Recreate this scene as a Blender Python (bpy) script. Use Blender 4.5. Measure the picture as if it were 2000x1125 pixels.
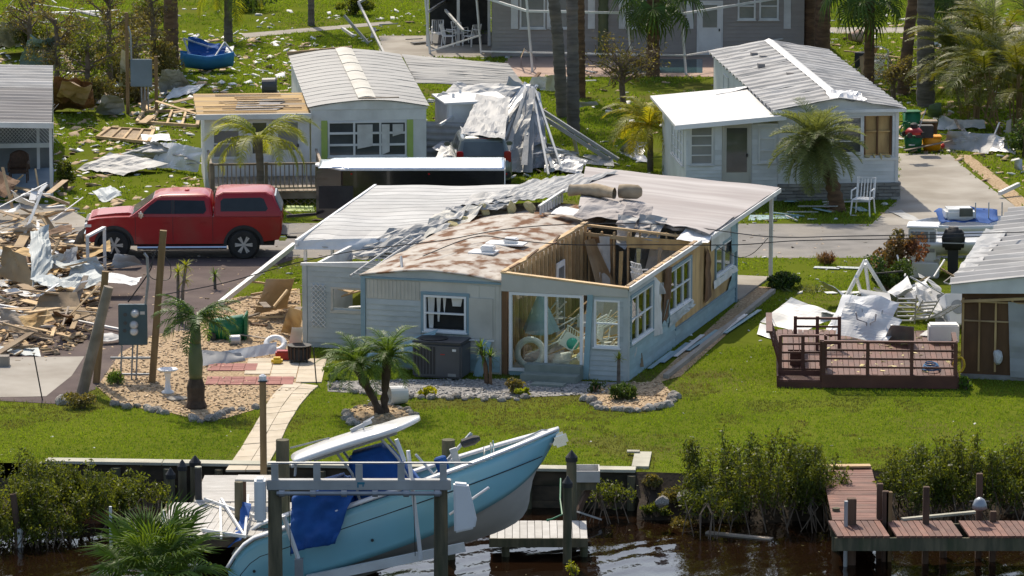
import bpy, bmesh, math, random
import numpy as np
from mathutils import Vector, Matrix, noise as mnoise
for o in list(bpy.data.objects): bpy.data.objects.remove(o)
SC = bpy.context.scene
COL = SC.collection
R = math.radians
PI = math.pi
# ------------------------------------------------------------------ camera
CAM_H, FPX, PITCH = 23.1, 9058.0, R(10.03)
cd = bpy.data.cameras.new('camera'); cam = bpy.data.objects.new('camera', cd); COL.objects.link(cam)
cam.location = (0, 0, CAM_H); cam.rotation_euler = (R(90)-PITCH, 0, 0)
cd.sensor_width = 36; cd.lens = FPX/2000*36; cd.clip_start = 1; cd.clip_end = 5000
SC.camera = cam
# ------------------------------------------------------------------ light
SUN_EL = R(50); SDX, SDY = 0.27, -1.0            # where the shadows fall on the ground
n_ = math.hypot(SDX, SDY)
sun_dir = Vector((SDX/n_*math.cos(SUN_EL), SDY/n_*math.cos(SUN_EL), -math.sin(SUN_EL)))
w = bpy.data.worlds.new('World'); SC.world = w; w.use_nodes = True
nt = w.node_tree; sky = nt.nodes.new('ShaderNodeTexSky'); sky.sky_type = 'NISHITA'; sky.sun_disc = False
sky.sun_elevation = SUN_EL; sky.sun_rotation = math.atan2(-SDX, -SDY); sky.altitude = 10; sky.air_density = 1.0; sky.dust_density = 2.0; sky.ozone_density = 0.3
nt.nodes['Background'].inputs['Strength'].default_value = 0.15
nt.links.new(sky.outputs['Color'], nt.nodes['Background'].inputs['Color'])
sl = bpy.data.lights.new('sun', 'SUN'); so = bpy.data.objects.new('sun', sl); COL.objects.link(so)
sl.energy = 3.9; sl.angle = R(0.53); sl.color = (1.0, 0.90, 0.75)
so.rotation_euler = sun_dir.to_track_quat('-Z', 'Y').to_euler(); so.location = (0, 160, 80)
vs = SC.view_settings; vs.view_transform = 'Standard'; vs.look = 'None'; vs.exposure = 0.22; vs.gamma = 1.0
# ------------------------------------------------------------------ helpers
def P(px, py, z=0.0):
    """point of the site at height z that was surveyed at this place of the photograph"""
    dx, du = px-1000.0, 562.5-py
    dy = du*math.sin(PITCH)+FPX*math.cos(PITCH); dz = du*math.cos(PITCH)-FPX*math.sin(PITCH)
    t = (z-CAM_H)/dz
    return Vector((dx*t, dy*t, z))
def PD(px, py, Y):
    """the same ray taken at distance Y"""
    q = P(px, py, -1.0); k = Y/q.y; return Vector((q.x*k, Y, CAM_H+(q.z-CAM_H)*k))
def S(py, z=0.0):
    """pixels per metre there"""
    return 1.0/(P(1001, py, z).x-P(1000, py, z).x)
def rng(s): return random.Random(s)
class MB:
    def __init__(s): s.v = []; s.f = []
    def add(s, vs_, fs_):
        n = len(s.v); s.v += [tuple(q) for q in vs_]; s.f += [tuple(i+n for i in f) for f in fs_]; return s
    def hexa(s, b, t):
        return s.add(list(b)+list(t), [(3,2,1,0),(4,5,6,7),(0,1,5,4),(1,2,6,5),(2,3,7,6),(3,0,4,7)])
    def box(s, c, d, rz=0, mat=None):
        x, y, z = d[0]/2, d[1]/2, d[2]/2; m = mat or Matrix.Rotation(rz, 3, 'Z'); c = Vector(c)
        q = [c+m@Vector(p) for p in ((-x,-y,-z),(x,-y,-z),(x,y,-z),(-x,y,-z),(-x,-y,z),(x,-y,z),(x,y,z),(-x,y,z))]
        return s.hexa(q[:4], q[4:])
    def bx(s, x0, x1, y0, y1, z0, z1):
        return s.box(((x0+x1)/2,(y0+y1)/2,(z0+z1)/2), (x1-x0,y1-y0,z1-z0))
    def beam(s, p, q, w, h, up=(0,0,1)):
        p, q = Vector(p), Vector(q); d = (q-p)
        if d.length < 1e-6: return s
        dn = d.normalized(); sd = dn.cross(Vector(up))
        if sd.length < 1e-3: sd = dn.cross(Vector((0,1,0)))
        sd.normalize(); u = sd.cross(dn).normalized(); a = sd*w/2; b = u*h/2
        return s.hexa([p-a-b, p+a-b, p+a+b, p-a+b], [q-a-b, q+a-b, q+a+b, q-a+b])
    def tube(s, pts, r, n=8, cap=True):
        pts = [Vector(p) for p in pts]; m = len(pts); rs = r if isinstance(r, (list, tuple)) else [r]*m
        prev = None; V = []
        for i in range(m):
            t = (pts[min(i+1, m-1)]-pts[max(i-1, 0)]).normalized()
            if prev is None:
                a = t.cross(Vector((0,0,1)));
                if a.length < 1e-2: a = t.cross(Vector((1,0,0)))
            else: a = prev-t*prev.dot(t)
            a.normalize(); b = t.cross(a); prev = a
            for k in range(n):
                th = 2*PI*k/n; V.append(pts[i]+a*math.cos(th)*rs[i]+b*math.sin(th)*rs[i])
        F = [(i*n+k, i*n+(k+1)%n, (i+1)*n+(k+1)%n, (i+1)*n+k) for i in range(m-1) for k in range(n)]
        if cap: F += [tuple(range(n-1, -1, -1)), tuple((m-1)*n+k for k in range(n))]
        return s.add(V, F)
    def lathe(s, prof, n=20, c=(0,0,0), ax='Z', cap=True):
        V = []
        for r, z in prof:
            for k in range(n):
                a = 2*PI*k/n; p = (r*math.cos(a), r*math.sin(a), z)
                if ax == 'Y': p = (p[0], z, p[1])
                if ax == 'X': p = (z, p[0], p[1])
                V.append((p[0]+c[0], p[1]+c[1], p[2]+c[2]))
        m = len(prof)
        F = [(i*n+k, i*n+(k+1)%n, (i+1)*n+(k+1)%n, (i+1)*n+k) for i in range(m-1) for k in range(n)]
        if cap: F += [tuple(range(n-1,-1,-1)), tuple((m-1)*n+k for k in range(n))]
        return s.add(V, F)
    def prism(s, poly, z0, z1, axis='Z'):
        n = len(poly)
        def p3(a, b, c): return (a,b,c) if axis == 'Z' else ((a,c,b) if axis == 'Y' else (c,a,b))
        V = [p3(a,b,z0) for a,b in poly]+[p3(a,b,z1) for a,b in poly]
        F = [tuple(range(n-1,-1,-1)), tuple(range(n,2*n))]+[(i,(i+1)%n,n+(i+1)%n,n+i) for i in range(n)]
        return s.add(V, F)
    def surf(s, fn, nu, nv, th=0.0):
        """grid surface fn(u,v) with real thickness th"""
        g = [[Vector(fn(i/nu, j/nv)) for i in range(nu+1)] for j in range(nv+1)]
        V = [p for r_ in g for p in r_]; W = nu+1
        F = [(j*W+i, j*W+i+1, (j+1)*W+i+1, (j+1)*W+i) for j in range(nv) for i in range(nu)]
        if th:
            N = []
            for j in range(nv+1):
                for i in range(nu+1):
                    a = g[j][min(i+1,nu)]-g[j][max(i-1,0)]; b = g[min(j+1,nv)][i]-g[max(j-1,0)][i]
                    c = a.cross(b); c = c.normalized() if c.length > 1e-9 else Vector((0,0,1)); N.append(g[j][i]-c*th)
            k = len(V); V += N; F += [tuple(q+k for q in reversed(f)) for f in F]
            b = [i for i in range(nu+1)]+[j*W+nu for j in range(1,nv+1)]+[nv*W+i for i in range(nu-1,-1,-1)]+[j*W for j in range(nv-1,0,-1)]
            F += [(b[(i+1)%len(b)], b[i], b[i]+k, b[(i+1)%len(b)]+k) for i in range(len(b))]
        return s.add(V, F)
    def mesh(s, name, mat, smooth=False):
        me = bpy.data.meshes.new(name); me.from_pydata(s.v, [], s.f); me.validate()
        if smooth: me.polygons.foreach_set('use_smooth', [True]*len(me.polygons))
        if mat: me.materials.append(mat)
        me.update(); return me
    def build(s, name, mat, parent=None, smooth=False, bev=0, seg=2, auto=None, loc=None, rz=0):
        me = s.mesh(name, mat, smooth or bool(auto))
        if bev or auto:
            bm = bmesh.new(); bm.from_mesh(me)
            bmesh.ops.recalc_face_normals(bm, faces=bm.faces)
            if bev:
                es = [e for e in bm.edges if len(e.link_faces) == 2 and e.calc_face_angle(0) > R(28)]
                bmesh.ops.bevel(bm, geom=es, offset=bev, segments=seg, affect='EDGES', clamp_overlap=True)
            if auto:
                for e in bm.edges:
                    if len(e.link_faces) == 2 and e.calc_face_angle(0) > R(auto): e.smooth = False
            bm.to_mesh(me); bm.free()
        return obj(name, me, parent, loc, rz)
def obj(name, me, parent=None, loc=None, rz=0, rot=None, sc=None):
    o = bpy.data.objects.new(name, me); COL.objects.link(o); o.parent = parent
    if loc is not None: o.location = loc
    if rz: o.rotation_euler.z = rz
    if rot is not None: o.rotation_euler = rot
    if sc is not None: o.scale = sc if hasattr(sc, '__len__') else (sc, sc, sc)
    return o
def tag(o, label, cat, group=None):
    o['label'] = label; o['category'] = cat
    if group: o['group'] = group
    return o
def thing(name, label, cat, loc=(0,0,0), rz=0, group=None):
    o = obj(name, None, None, loc, rz); o.empty_display_size = .3
    return tag(o, label, cat, group)
def struct(o, kind='structure'): o['kind'] = kind; return o
def nz(x, y=0, z=0): return mnoise.noise(Vector((x, y, z)))
def lerp(a, b, t): return a+(b-a)*t
# ------------------------------------------------------------------ materials
def mat(name, c1, c2=None, scale=3.0, rough=.7, metal=0.0, bump=0.0, bscale=None, stretch=(1,1,1), rnd=0.0, spec=.4, lo=.35, hi=.65, dirt=None, dscale=.7, damt=.5, dlo=.5, dhi=.7, coat=0, island=0.0):
    m = bpy.data.materials.new(name); m.use_nodes = True; t = m.node_tree; N = t.nodes; L = t.links; b = N['Principled BSDF']
    b.inputs['Roughness'].default_value = rough; b.inputs['Metallic'].default_value = metal; b.inputs['Specular IOR Level'].default_value = spec
    if coat: b.inputs['Coat Weight'].default_value = coat; b.inputs['Coat Roughness'].default_value = .04
    tc = N.new('ShaderNodeTexCoord'); mp = N.new('ShaderNodeMapping'); mp.inputs['Scale'].default_value = stretch
    L.new(tc.outputs['Object'], mp.inputs['Vector'])
    oi = N.new('ShaderNodeObjectInfo')
    va = N.new('ShaderNodeVectorMath'); va.operation = 'ADD'; L.new(mp.outputs[0], va.inputs[0])
    vm = N.new('ShaderNodeMath'); vm.operation = 'MULTIPLY'; vm.inputs[1].default_value = 37.0; L.new(oi.outputs['Random'], vm.inputs[0]); L.new(vm.outputs[0], va.inputs[1])
    def noise(sc, det=6):
        n = N.new('ShaderNodeTexNoise'); n.inputs['Scale'].default_value = sc; n.inputs['Detail'].default_value = det; L.new(va.outputs[0], n.inputs['Vector']); return n
    def ramp(src, a, c, l, h):
        r = N.new('ShaderNodeValToRGB'); r.color_ramp.elements[0].position = l; r.color_ramp.elements[1].position = h
        r.color_ramp.elements[0].color = (*a, 1); r.color_ramp.elements[1].color = (*c, 1); L.new(src, r.inputs[0]); return r
    c2 = c2 or tuple(q*.8 for q in c1)
    col = ramp(noise(scale).outputs['Fac'], c1, c2, lo, hi).outputs[0]
    if dirt:
        f = ramp(noise(dscale, 8).outputs['Fac'], (0,0,0), (damt,)*3, dlo, dhi)
        mx = N.new('ShaderNodeMix'); mx.data_type = 'RGBA'; L.new(f.outputs[0], mx.inputs['Factor']); L.new(col, mx.inputs['A']); mx.inputs['B'].default_value = (*dirt, 1); col = mx.outputs['Result']
    if rnd or island:
        src = oi.outputs['Random']
        if island: src = N.new('ShaderNodeNewGeometry').outputs['Random Per Island']
        mr = N.new('ShaderNodeMapRange'); a_ = island or rnd; mr.inputs['To Min'].default_value = 1-a_; mr.inputs['To Max'].default_value = 1+a_; L.new(src, mr.inputs[0])
        h = N.new('ShaderNodeHueSaturation'); L.new(mr.outputs[0], h.inputs['Value']); L.new(col, h.inputs['Color']); col = h.outputs[0]
    L.new(col, b.inputs['Base Color'])
    if bump:
        bn = N.new('ShaderNodeBump'); bn.inputs['Strength'].default_value = bump; bn.inputs['Distance'].default_value = .02
        L.new(noise(bscale or scale*6, 4).outputs['Fac'], bn.inputs['Height']); L.new(bn.outputs[0], b.inputs['Normal'])
    m['bsdf'] = b.name
    return m
def leafmat(name, c1, c2, scale=.9, trans=.35, island=.3, rough=.5):
    m = mat(name, c1, c2, scale=scale, rough=rough, spec=.3, island=island); t = m.node_tree; N = t.nodes; L = t.links
    b = N['Principled BSDF']; tr = N.new('ShaderNodeBsdfTranslucent'); mx = N.new('ShaderNodeMixShader'); mx.inputs[0].default_value = trans
    src = b.inputs['Base Color'].links[0].from_socket
    g = N.new('ShaderNodeMix'); g.data_type = 'RGBA'; g.blend_type = 'MULTIPLY'; g.inputs['Factor'].default_value = 1; L.new(src, g.inputs['A']); g.inputs['B'].default_value = (1.9, 1.7, .7, 1)
    L.new(g.outputs['Result'], tr.inputs['Color']); L.new(b.outputs[0], mx.inputs[1]); L.new(tr.outputs[0], mx.inputs[2])
    L.new(mx.outputs[0], N['Material Output'].inputs['Surface']); return m
def glassmat(name, tint=(.9,.97,.95), refl=.12):
    m = bpy.data.materials.new(name); m.use_nodes = True; t = m.node_tree; N = t.nodes; L = t.links; N.remove(N['Principled BSDF'])
    a = N.new('ShaderNodeBsdfTransparent'); a.inputs[0].default_value = (*tint, 1); g = N.new('ShaderNodeBsdfGlossy'); g.inputs['Roughness'].default_value = .02
    fr = N.new('ShaderNodeFresnel'); fr.inputs['IOR'].default_value = 1.5; ad = N.new('ShaderNodeMath'); ad.inputs[1].default_value = refl; L.new(fr.outputs[0], ad.inputs[0])
    mx = N.new('ShaderNodeMixShader'); L.new(ad.outputs[0], mx.inputs[0]); L.new(a.outputs[0], mx.inputs[1]); L.new(g.outputs[0], mx.inputs[2]); L.new(mx.outputs[0], N['Material Output'].inputs['Surface']); return m
M = {}
M['ground'] = mat('lawn_soil', (.12,.145,.018), (.09,.115,.014), scale=.35, rough=1, spec=0, bump=.6, bscale=14, dirt=(.12,.10,.04), dscale=.22, damt=.6, dlo=.54, dhi=.7)
M['blade'] = leafmat('grass_blade', (.165,.245,.024), (.115,.185,.019), scale=.25, trans=.42, island=.2)
M['blade_dry'] = leafmat('grass_blade_dry', (.17,.155,.055), (.11,.14,.03), scale=.3, trans=.25, island=.3)
M['road'] = mat('road_asphalt', (.27,.255,.235), (.20,.19,.175), scale=1.2, rough=.95, bump=.3, bscale=40, dirt=(.33,.30,.25), dscale=.4, damt=.6, spec=.1)
M['brown_asphalt'] = mat('brown_asphalt', (.125,.097,.09), (.10,.078,.072), scale=1.5, rough=.95, bump=.3, bscale=40, dirt=(.2,.16,.13), dscale=.5, damt=.5, spec=.1)
M['concrete'] = mat('concrete', (.40,.37,.32), (.31,.28,.235), scale=.8, rough=.9, bump=.2, bscale=30, dirt=(.2,.175,.14), dscale=.35, damt=.6, spec=.1)
M['gravel'] = mat('tan_gravel', (.50,.38,.24), (.30,.205,.12), scale=14, rough=.95, bump=1, bscale=22, lo=.42, hi=.58, dirt=(.3,.22,.12), dscale=.7, damt=.4, spec=.1)
M['pebble'] = mat('pebble', (.55,.42,.28), (.36,.26,.15), scale=5, rough=.9, island=.35)
M['pebble_white'] = mat('white_pebble', (.42,.40,.37), (.26,.25,.23), scale=5, rough=.9, island=.3)
M['white_gravel'] = mat('white_gravel', (.38,.365,.34), (.2,.19,.18), scale=14, rough=.95, bump=1, bscale=22, spec=.1)
M['paver'] = mat('cream_paver', (.60,.52,.40), (.53,.45,.33), scale=2.5, rough=.9, bump=.2, bscale=30, rnd=.06, dirt=(.36,.3,.2), dscale=1.5, damt=.4)
M['paver_red'] = mat('red_paver', (.36,.16,.13), (.28,.12,.10), scale=3, rough=.9, rnd=.12, bump=.2, bscale=30)
M['rock'] = mat('lime_rock', (.46,.43,.38), (.2,.18,.155), scale=5, rough=.95, bump=.8, bscale=20, rnd=.25, spec=.05)
M['dock_grey'] = mat('grey_deck_board', (.52,.50,.46), (.44,.42,.38), scale=3, rough=.8, rnd=.06, stretch=(1,1,1), bump=.15, dirt=(.3,.28,.24), dscale=1.2, damt=.4)
M['dock_red'] = mat('red_stained_board', (.20,.088,.06), (.125,.054,.038), scale=2.2, rough=.75, rnd=.22, bump=.3, bscale=20, dirt=(.22,.125,.09), dscale=1.6, damt=.5)
M['deck_red'] = mat('brown_stained_board', (.135,.05,.032), (.085,.032,.022), scale=2, rough=.65, rnd=.2, bump=.2, bscale=20, dirt=(.15,.07,.048), dscale=1.5, damt=.4)
M['piling'] = mat('treated_piling', (.165,.14,.085), (.085,.08,.05), scale=2.2, rough=.9, stretch=(3,3,.5), rnd=.2, bump=.5, bscale=14, dirt=(.05,.065,.03), dscale=1.3, damt=.7)
M['piling_brown'] = mat('brown_piling', (.14,.085,.055), (.075,.045,.032), scale=2.2, rough=.9, stretch=(3,3,.5), rnd=.15, bump=.4, bscale=14)
M['seawall'] = mat('seawall_board', (.115,.085,.055), (.05,.04,.028), scale=1.6, rough=.95, stretch=(1,1,2), rnd=.2, bump=.4, dirt=(.03,.04,.02), dscale=.8, damt=.6)
M['seacap'] = mat('seawall_cap', (.50,.48,.38), (.40,.385,.30), scale=1.6, rough=.9, rnd=.08, bump=.2, dirt=(.22,.2,.15), dscale=1.1, damt=.5)
M['lumber'] = mat('fresh_lumber', (.58,.42,.23), (.45,.30,.15), scale=2.2, rough=.8, stretch=(1,1,1), rnd=.3, bump=.2, dirt=(.25,.17,.10), dscale=1.2, damt=.5)
M['lumber_grey'] = mat('weathered_lumber', (.36,.30,.235), (.22,.175,.13), scale=2.2, rough=.9, rnd=.3, bump=.3)
M['post'] = mat('treated_post', (.28,.185,.085), (.19,.12,.055), scale=3, rough=.85, stretch=(3,3,.4), rnd=.12, bump=.3)
M['ply'] = mat('exposed_plywood', (.62,.43,.195), (.48,.31,.13), scale=1.3, rough=.85, stretch=(2,2,.6), rnd=.15, bump=.2, dirt=(.15,.08,.04), dscale=.9, damt=.6)
M['ply_dark'] = mat('dark_panelling', (.19,.10,.045), (.12,.06,.028), scale=1.4, rough=.8, stretch=(2,2,.5), rnd=.15, dirt=(.07,.04,.02), dscale=.9, damt=.5)
M['panel_tan'] = mat('torn_hardboard', (.42,.31,.19), (.31,.22,.13), scale=1.4, rough=.85, rnd=.25, dirt=(.2,.14,.09), dscale=1.2, damt=.5)
M['siding'] = mat('blue_grey_siding', (.47,.51,.50), (.42,.46,.455), scale=2, rough=.6, rnd=.03, dirt=(.25,.28,.27), dscale=1.1, damt=.65, dlo=.45, dhi=.75)
M['siding_blue'] = mat('faded_blue_siding', (.31,.46,.49), (.26,.40,.43), scale=2, rough=.6, rnd=.05, dirt=(.21,.27,.28), dscale=1.1, damt=.65, dlo=.45, dhi=.75)
M['beige'] = mat('beige_panel', (.56,.54,.475), (.50,.48,.42), scale=1.5, rough=.7, rnd=.03, dirt=(.36,.34,.29), dscale=1.1, damt=.65, dlo=.45, dhi=.75)
M['trim_blue'] = mat('blue_trim', (.235,.345,.395), (.20,.30,.35), scale=3, rough=.6)
M['white'] = mat('white_paint', (.74,.74,.72), (.66,.66,.645), scale=2, rough=.55, rnd=.04, dirt=(.45,.44,.41), dscale=1.1, damt=.65, dlo=.45, dhi=.75)
M['white_clean'] = mat('clean_white', (.8,.8,.79), (.75,.75,.74), scale=2, rough=.4, rnd=.02)
M['wsiding'] = mat('white_siding', (.70,.715,.71), (.63,.65,.65), scale=1.5, rough=.6, rnd=.03, dirt=(.46,.47,.45), dscale=1.1, damt=.65, dlo=.45, dhi=.75)
M['gsiding'] = mat('taupe_siding', (.345,.31,.28), (.30,.27,.245), scale=1.2, rough=.7, rnd=.03)
M['alu'] = mat('aluminium', (.50,.51,.52), (.4,.41,.42), scale=2, rough=.45, metal=.4, rnd=.12, dirt=(.33,.32,.31), dscale=1.2, damt=.4)
M['alu_white'] = mat('white_aluminium', (.42,.42,.405), (.33,.33,.32), scale=1.6, rough=.55, metal=.0, spec=.3, rnd=.12, dirt=(.36,.35,.33), dscale=.9, damt=.5)
M['roof_metal'] = mat('ribbed_metal_roof', (.36,.36,.355), (.26,.26,.255), scale=.8, rough=.6, metal=.0, spec=.25, stretch=(1,.5,1), rnd=.08, dirt=(.25,.24,.24), dscale=.6, damt=.6)
M['roof_old'] = mat('dull_metal_roof', (.25,.24,.235), (.17,.16,.155), scale=.9, rough=.65, metal=.0, spec=.2, stretch=(.25,1.6,1), rnd=.05, dirt=(.2,.18,.175), dscale=.8, damt=.6)
M['roof_over'] = mat('streaked_roof_over', (.44,.41,.39), (.31,.275,.26), scale=.8, rough=.7, stretch=(.22,1.8,1), dirt=(.27,.235,.22), dscale=.8, damt=.6, dlo=.45, dhi=.65)
M['roof_grey'] = mat('grey_pan_roof', (.31,.305,.285), (.25,.245,.23), scale=.6, rough=.6, stretch=(.4,1.5,1), rnd=.04, dirt=(.29,.28,.26), dscale=.8, damt=.5)
M['roof_white'] = mat('white_roof_coating', (.66,.65,.62), (.56,.55,.52), scale=.9, rough=.6, rnd=.03, dirt=(.5,.48,.44), dscale=.5, damt=.4)
M['rust'] = mat('rust_stained_roof', (.52,.485,.43), (.40,.345,.285), scale=4, rough=.8, spec=.15, stretch=(.8,.5,1), bump=.3, bscale=6, dirt=(.15,.066,.026), dscale=2.8, damt=1.0, dlo=.48, dhi=.61)
M['tarwood'] = mat('stripped_roof_boards', (.52,.36,.14), (.33,.2,.075), scale=2, rough=.85, stretch=(.3,3,1), dirt=(.16,.15,.14), dscale=.8, damt=.9)
M['win'] = mat('window_glass', (.05,.058,.058), (.09,.10,.10), scale=1.1, rough=.06, spec=.8, rnd=.3)
M['win_grey'] = mat('curtained_window_glass', (.25,.26,.255), (.17,.18,.18), scale=1.4, rough=.15, spec=.7, rnd=.15)
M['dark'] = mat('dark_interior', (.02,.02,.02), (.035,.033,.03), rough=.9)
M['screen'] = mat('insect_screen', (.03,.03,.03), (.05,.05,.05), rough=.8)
M['glass'] = glassmat('clear_glass', (.88,.95,.93), .03)
M['rimsilver'] = mat('alloy_rim', (.6,.59,.56), (.5,.49,.47), rough=.3, metal=.3)
M['chrome'] = mat('chrome', (.75,.75,.76), (.65,.65,.66), rough=.12, metal=1)
M['red'] = mat('red_car_paint', (.37,.008,.013), (.33,.007,.011), scale=1, rough=.35, spec=.35, coat=.25, dirt=(.26,.07,.05), dscale=1.1, damt=.4)
M['black'] = mat('black_gloss', (.012,.012,.014), (.02,.02,.022), scale=1, rough=.12, spec=.6, coat=.5)
M['blackmat'] = mat('black_plastic', (.022,.022,.023), (.035,.035,.035), rough=.6)
M['rubber'] = mat('tyre_rubber', (.022,.021,.02), (.045,.042,.038), rough=.9)
M['taillight'] = mat('tail_light_red', (.35,.01,.015), (.28,.01,.01), rough=.15)
M['lamp'] = mat('lamp_lens', (.75,.76,.76), (.6,.6,.6), rough=.1)
M['silver'] = mat('polished_sheet', (.66,.72,.78), (.58,.64,.70), scale=1, rough=.22, metal=.8)
M['suv'] = mat('grey_green_car_paint', (.17,.19,.175), (.15,.17,.155), rough=.3, metal=.3, coat=.6)
M['hull'] = mat('light_blue_gelcoat', (.26,.56,.64), (.24,.53,.61), scale=.6, rough=.16, spec=.5, coat=.4, dirt=(.25,.42,.48), dscale=.8, damt=.3)
M['hull_grey'] = mat('antifoul_grey', (.52,.50,.45), (.43,.41,.37), scale=1.2, rough=.7, stretch=(.5,1,1), dirt=(.2,.19,.16), dscale=.8, damt=.5)
M['gel'] = mat('white_gelcoat', (.76,.755,.73), (.71,.705,.68), scale=.8, rough=.25, coat=.3)
M['canvas'] = mat('blue_canvas', (.012,.085,.30), (.008,.06,.23), scale=2.5, rough=.85, bump=.3, bscale=6)
M['canvas2'] = mat('weathered_blue_canvas', (.02,.14,.34), (.04,.2,.4), scale=2, rough=.8, rnd=.2)
M['green'] = mat('green_plastic', (.012,.14,.055), (.01,.11,.04), rough=.4, rnd=.2)
M['orange'] = mat('orange_plastic', (.80,.33,.01), (.72,.28,.01), rough=.45)
M['yellow'] = mat('yellow_plastic', (.75,.50,.03), (.65,.42,.02), rough=.5)
M['redplastic'] = mat('red_plastic', (.5,.03,.03), (.4,.02,.02), rough=.4, rnd=.2)
M['teal'] = mat('teal_rubber', (.02,.42,.36), (.01,.34,.30), rough=.3)
M['cloth'] = mat('pale_cloth', (.66,.65,.62), (.52,.51,.48), scale=3, rough=.9, rnd=.12, bump=.4, bscale=5)
M['insul'] = mat('insulation', (.62,.54,.30), (.5,.42,.2), scale=5, rough=1, bump=.8, rnd=.15)
M['tanroll'] = mat('tan_fabric_roll', (.42,.34,.235), (.32,.25,.165), scale=4, rough=.95, bump=.6, bscale=8, rnd=.1)
M['wicker'] = mat('brown_wicker', (.10,.055,.035), (.065,.036,.022), scale=14, rough=.7)
M['ac'] = mat('grey_condenser_paint', (.085,.088,.092), (.07,.072,.076), scale=1.5, rough=.5, rnd=.05)
M['meter'] = mat('grey_blue_steel', (.19,.245,.285), (.165,.215,.25), scale=1.6, rough=.5, rnd=.06, dirt=(.13,.16,.18), dscale=1.4, damt=.4)
M['meter_dk'] = mat('teal_grey_steel', (.085,.14,.165), (.07,.12,.145), scale=1.6, rough=.5, dirt=(.06,.09,.10), dscale=1.4, damt=.4)
M['tint'] = mat('tinted_car_glass', (.012,.014,.015), (.02,.022,.024), rough=.08, spec=.35)
M['logo'] = mat('teal_print', (.03,.2,.28), (.02,.16,.24), rough=.5)
M['wire'] = mat('black_cable', (.02,.02,.02), (.03,.03,.03), rough=.6)
M['pipe'] = mat('grey_conduit', (.33,.35,.37), (.27,.29,.31), rough=.45, metal=.4)
M['mud'] = mat('dark_bank_mud', (.055,.038,.024), (.03,.022,.014), scale=1.2, rough=.95, bump=.8, bscale=9)
M['stone'] = mat('grey_stone_veneer', (.30,.285,.26), (.21,.20,.185), scale=3, rough=.9, rnd=.22, bump=.4)
M['pool'] = mat('pool_water', (.03,.075,.08), (.04,.09,.095), rough=.08, spec=.6)
M['terracotta'] = mat('pink_tan_flagging', (.45,.32,.25), (.38,.27,.21), scale=1, rough=.9)
M['bluecarpet'] = mat('blue_grey_floor', (.22,.28,.33), (.18,.235,.28), scale=.9, rough=.9)
M['shutter'] = mat('lime_shutter', (.36,.47,.12), (.32,.42,.10), rough=.6)
M['turf'] = mat('steps_grey_green', (.26,.29,.25), (.21,.235,.20), rough=.9, bump=.2)
M['trunk'] = mat('grey_palm_trunk', (.17,.15,.13), (.10,.086,.072), scale=2, rough=.95, stretch=(1,1,5), bump=.9, bscale=7, dirt=(.24,.19,.14), dscale=.6, damt=.5)
M['trunk_br'] = mat('brown_palm_trunk', (.185,.11,.06), (.095,.055,.032), scale=2.4, rough=.95, stretch=(1,1,4), bump=1, bscale=8, dirt=(.07,.05,.035), dscale=.9, damt=.6)
M['trunk_dk'] = mat('dark_fibre_trunk', (.055,.038,.027), (.1,.07,.048), scale=5, rough=1, bump=1, bscale=12)
M['crownshaft'] = mat('green_crownshaft', (.13,.14,.065), (.095,.11,.05), scale=2, rough=.5)
M['bark'] = mat('dry_bark', (.20,.15,.105), (.12,.085,.06), scale=4, rough=.95, bump=.6)
M['p_dark'] = leafmat('dark_palm_leaf', (.06,.115,.025), (.085,.145,.034))
M['p_mid'] = leafmat('green_palm_leaf', (.135,.215,.034), (.085,.15,.025))
M['p_yel'] = leafmat('yellow_palm_leaf', (.30,.31,.02), (.19,.235,.022), trans=.45)
M['p_gold'] = leafmat('golden_palm_leaf', (.36,.31,.02), (.20,.23,.02), trans=.45)
M['p_grey'] = leafmat('grey_green_palm_leaf', (.19,.225,.085), (.13,.165,.06))
M['l_mang'] = leafmat('mangrove_leaf', (.115,.14,.022), (.065,.09,.014), island=.55, trans=.42)
M['l_bush'] = leafmat('dark_bush_leaf', (.035,.075,.015), (.06,.10,.02), island=.4)
M['l_dry'] = leafmat('dry_leaf', (.19,.155,.055), (.115,.12,.035), island=.4)
M['l_red'] = leafmat('red_croton_leaf', (.20,.075,.05), (.11,.10,.04), island=.4)
M['l_areca'] = leafmat('areca_leaf', (.17,.165,.016), (.085,.115,.014), island=.35)
# ================================================================== SETTING
def flat(name, pts, z, m):
    o = MB().add([(p[0], p[1], z) for p in pts], [tuple(range(len(pts)))]).build(name, m)
    if o.data.polygons[0].normal.z < 0: o.data.flip_normals()
    return struct(o)
def W2(lst): return [(P(a, b).x, P(a, b).y) for a, b in lst]
HARD = []
def hard(poly): HARD.append(np.array(poly)); return poly
EDGE = [(-700,107.6),(-11,106.95),(2.9,105.95),(3.12,105.95),(4.2,105.75),(5.5,105.6),(7.2,105.8),(9.0,106.4),(12,106.5),(15,107),(700,107)]
flat('ground', EDGE+[(700,1600),(-700,1600)], 0, M['ground'])
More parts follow.
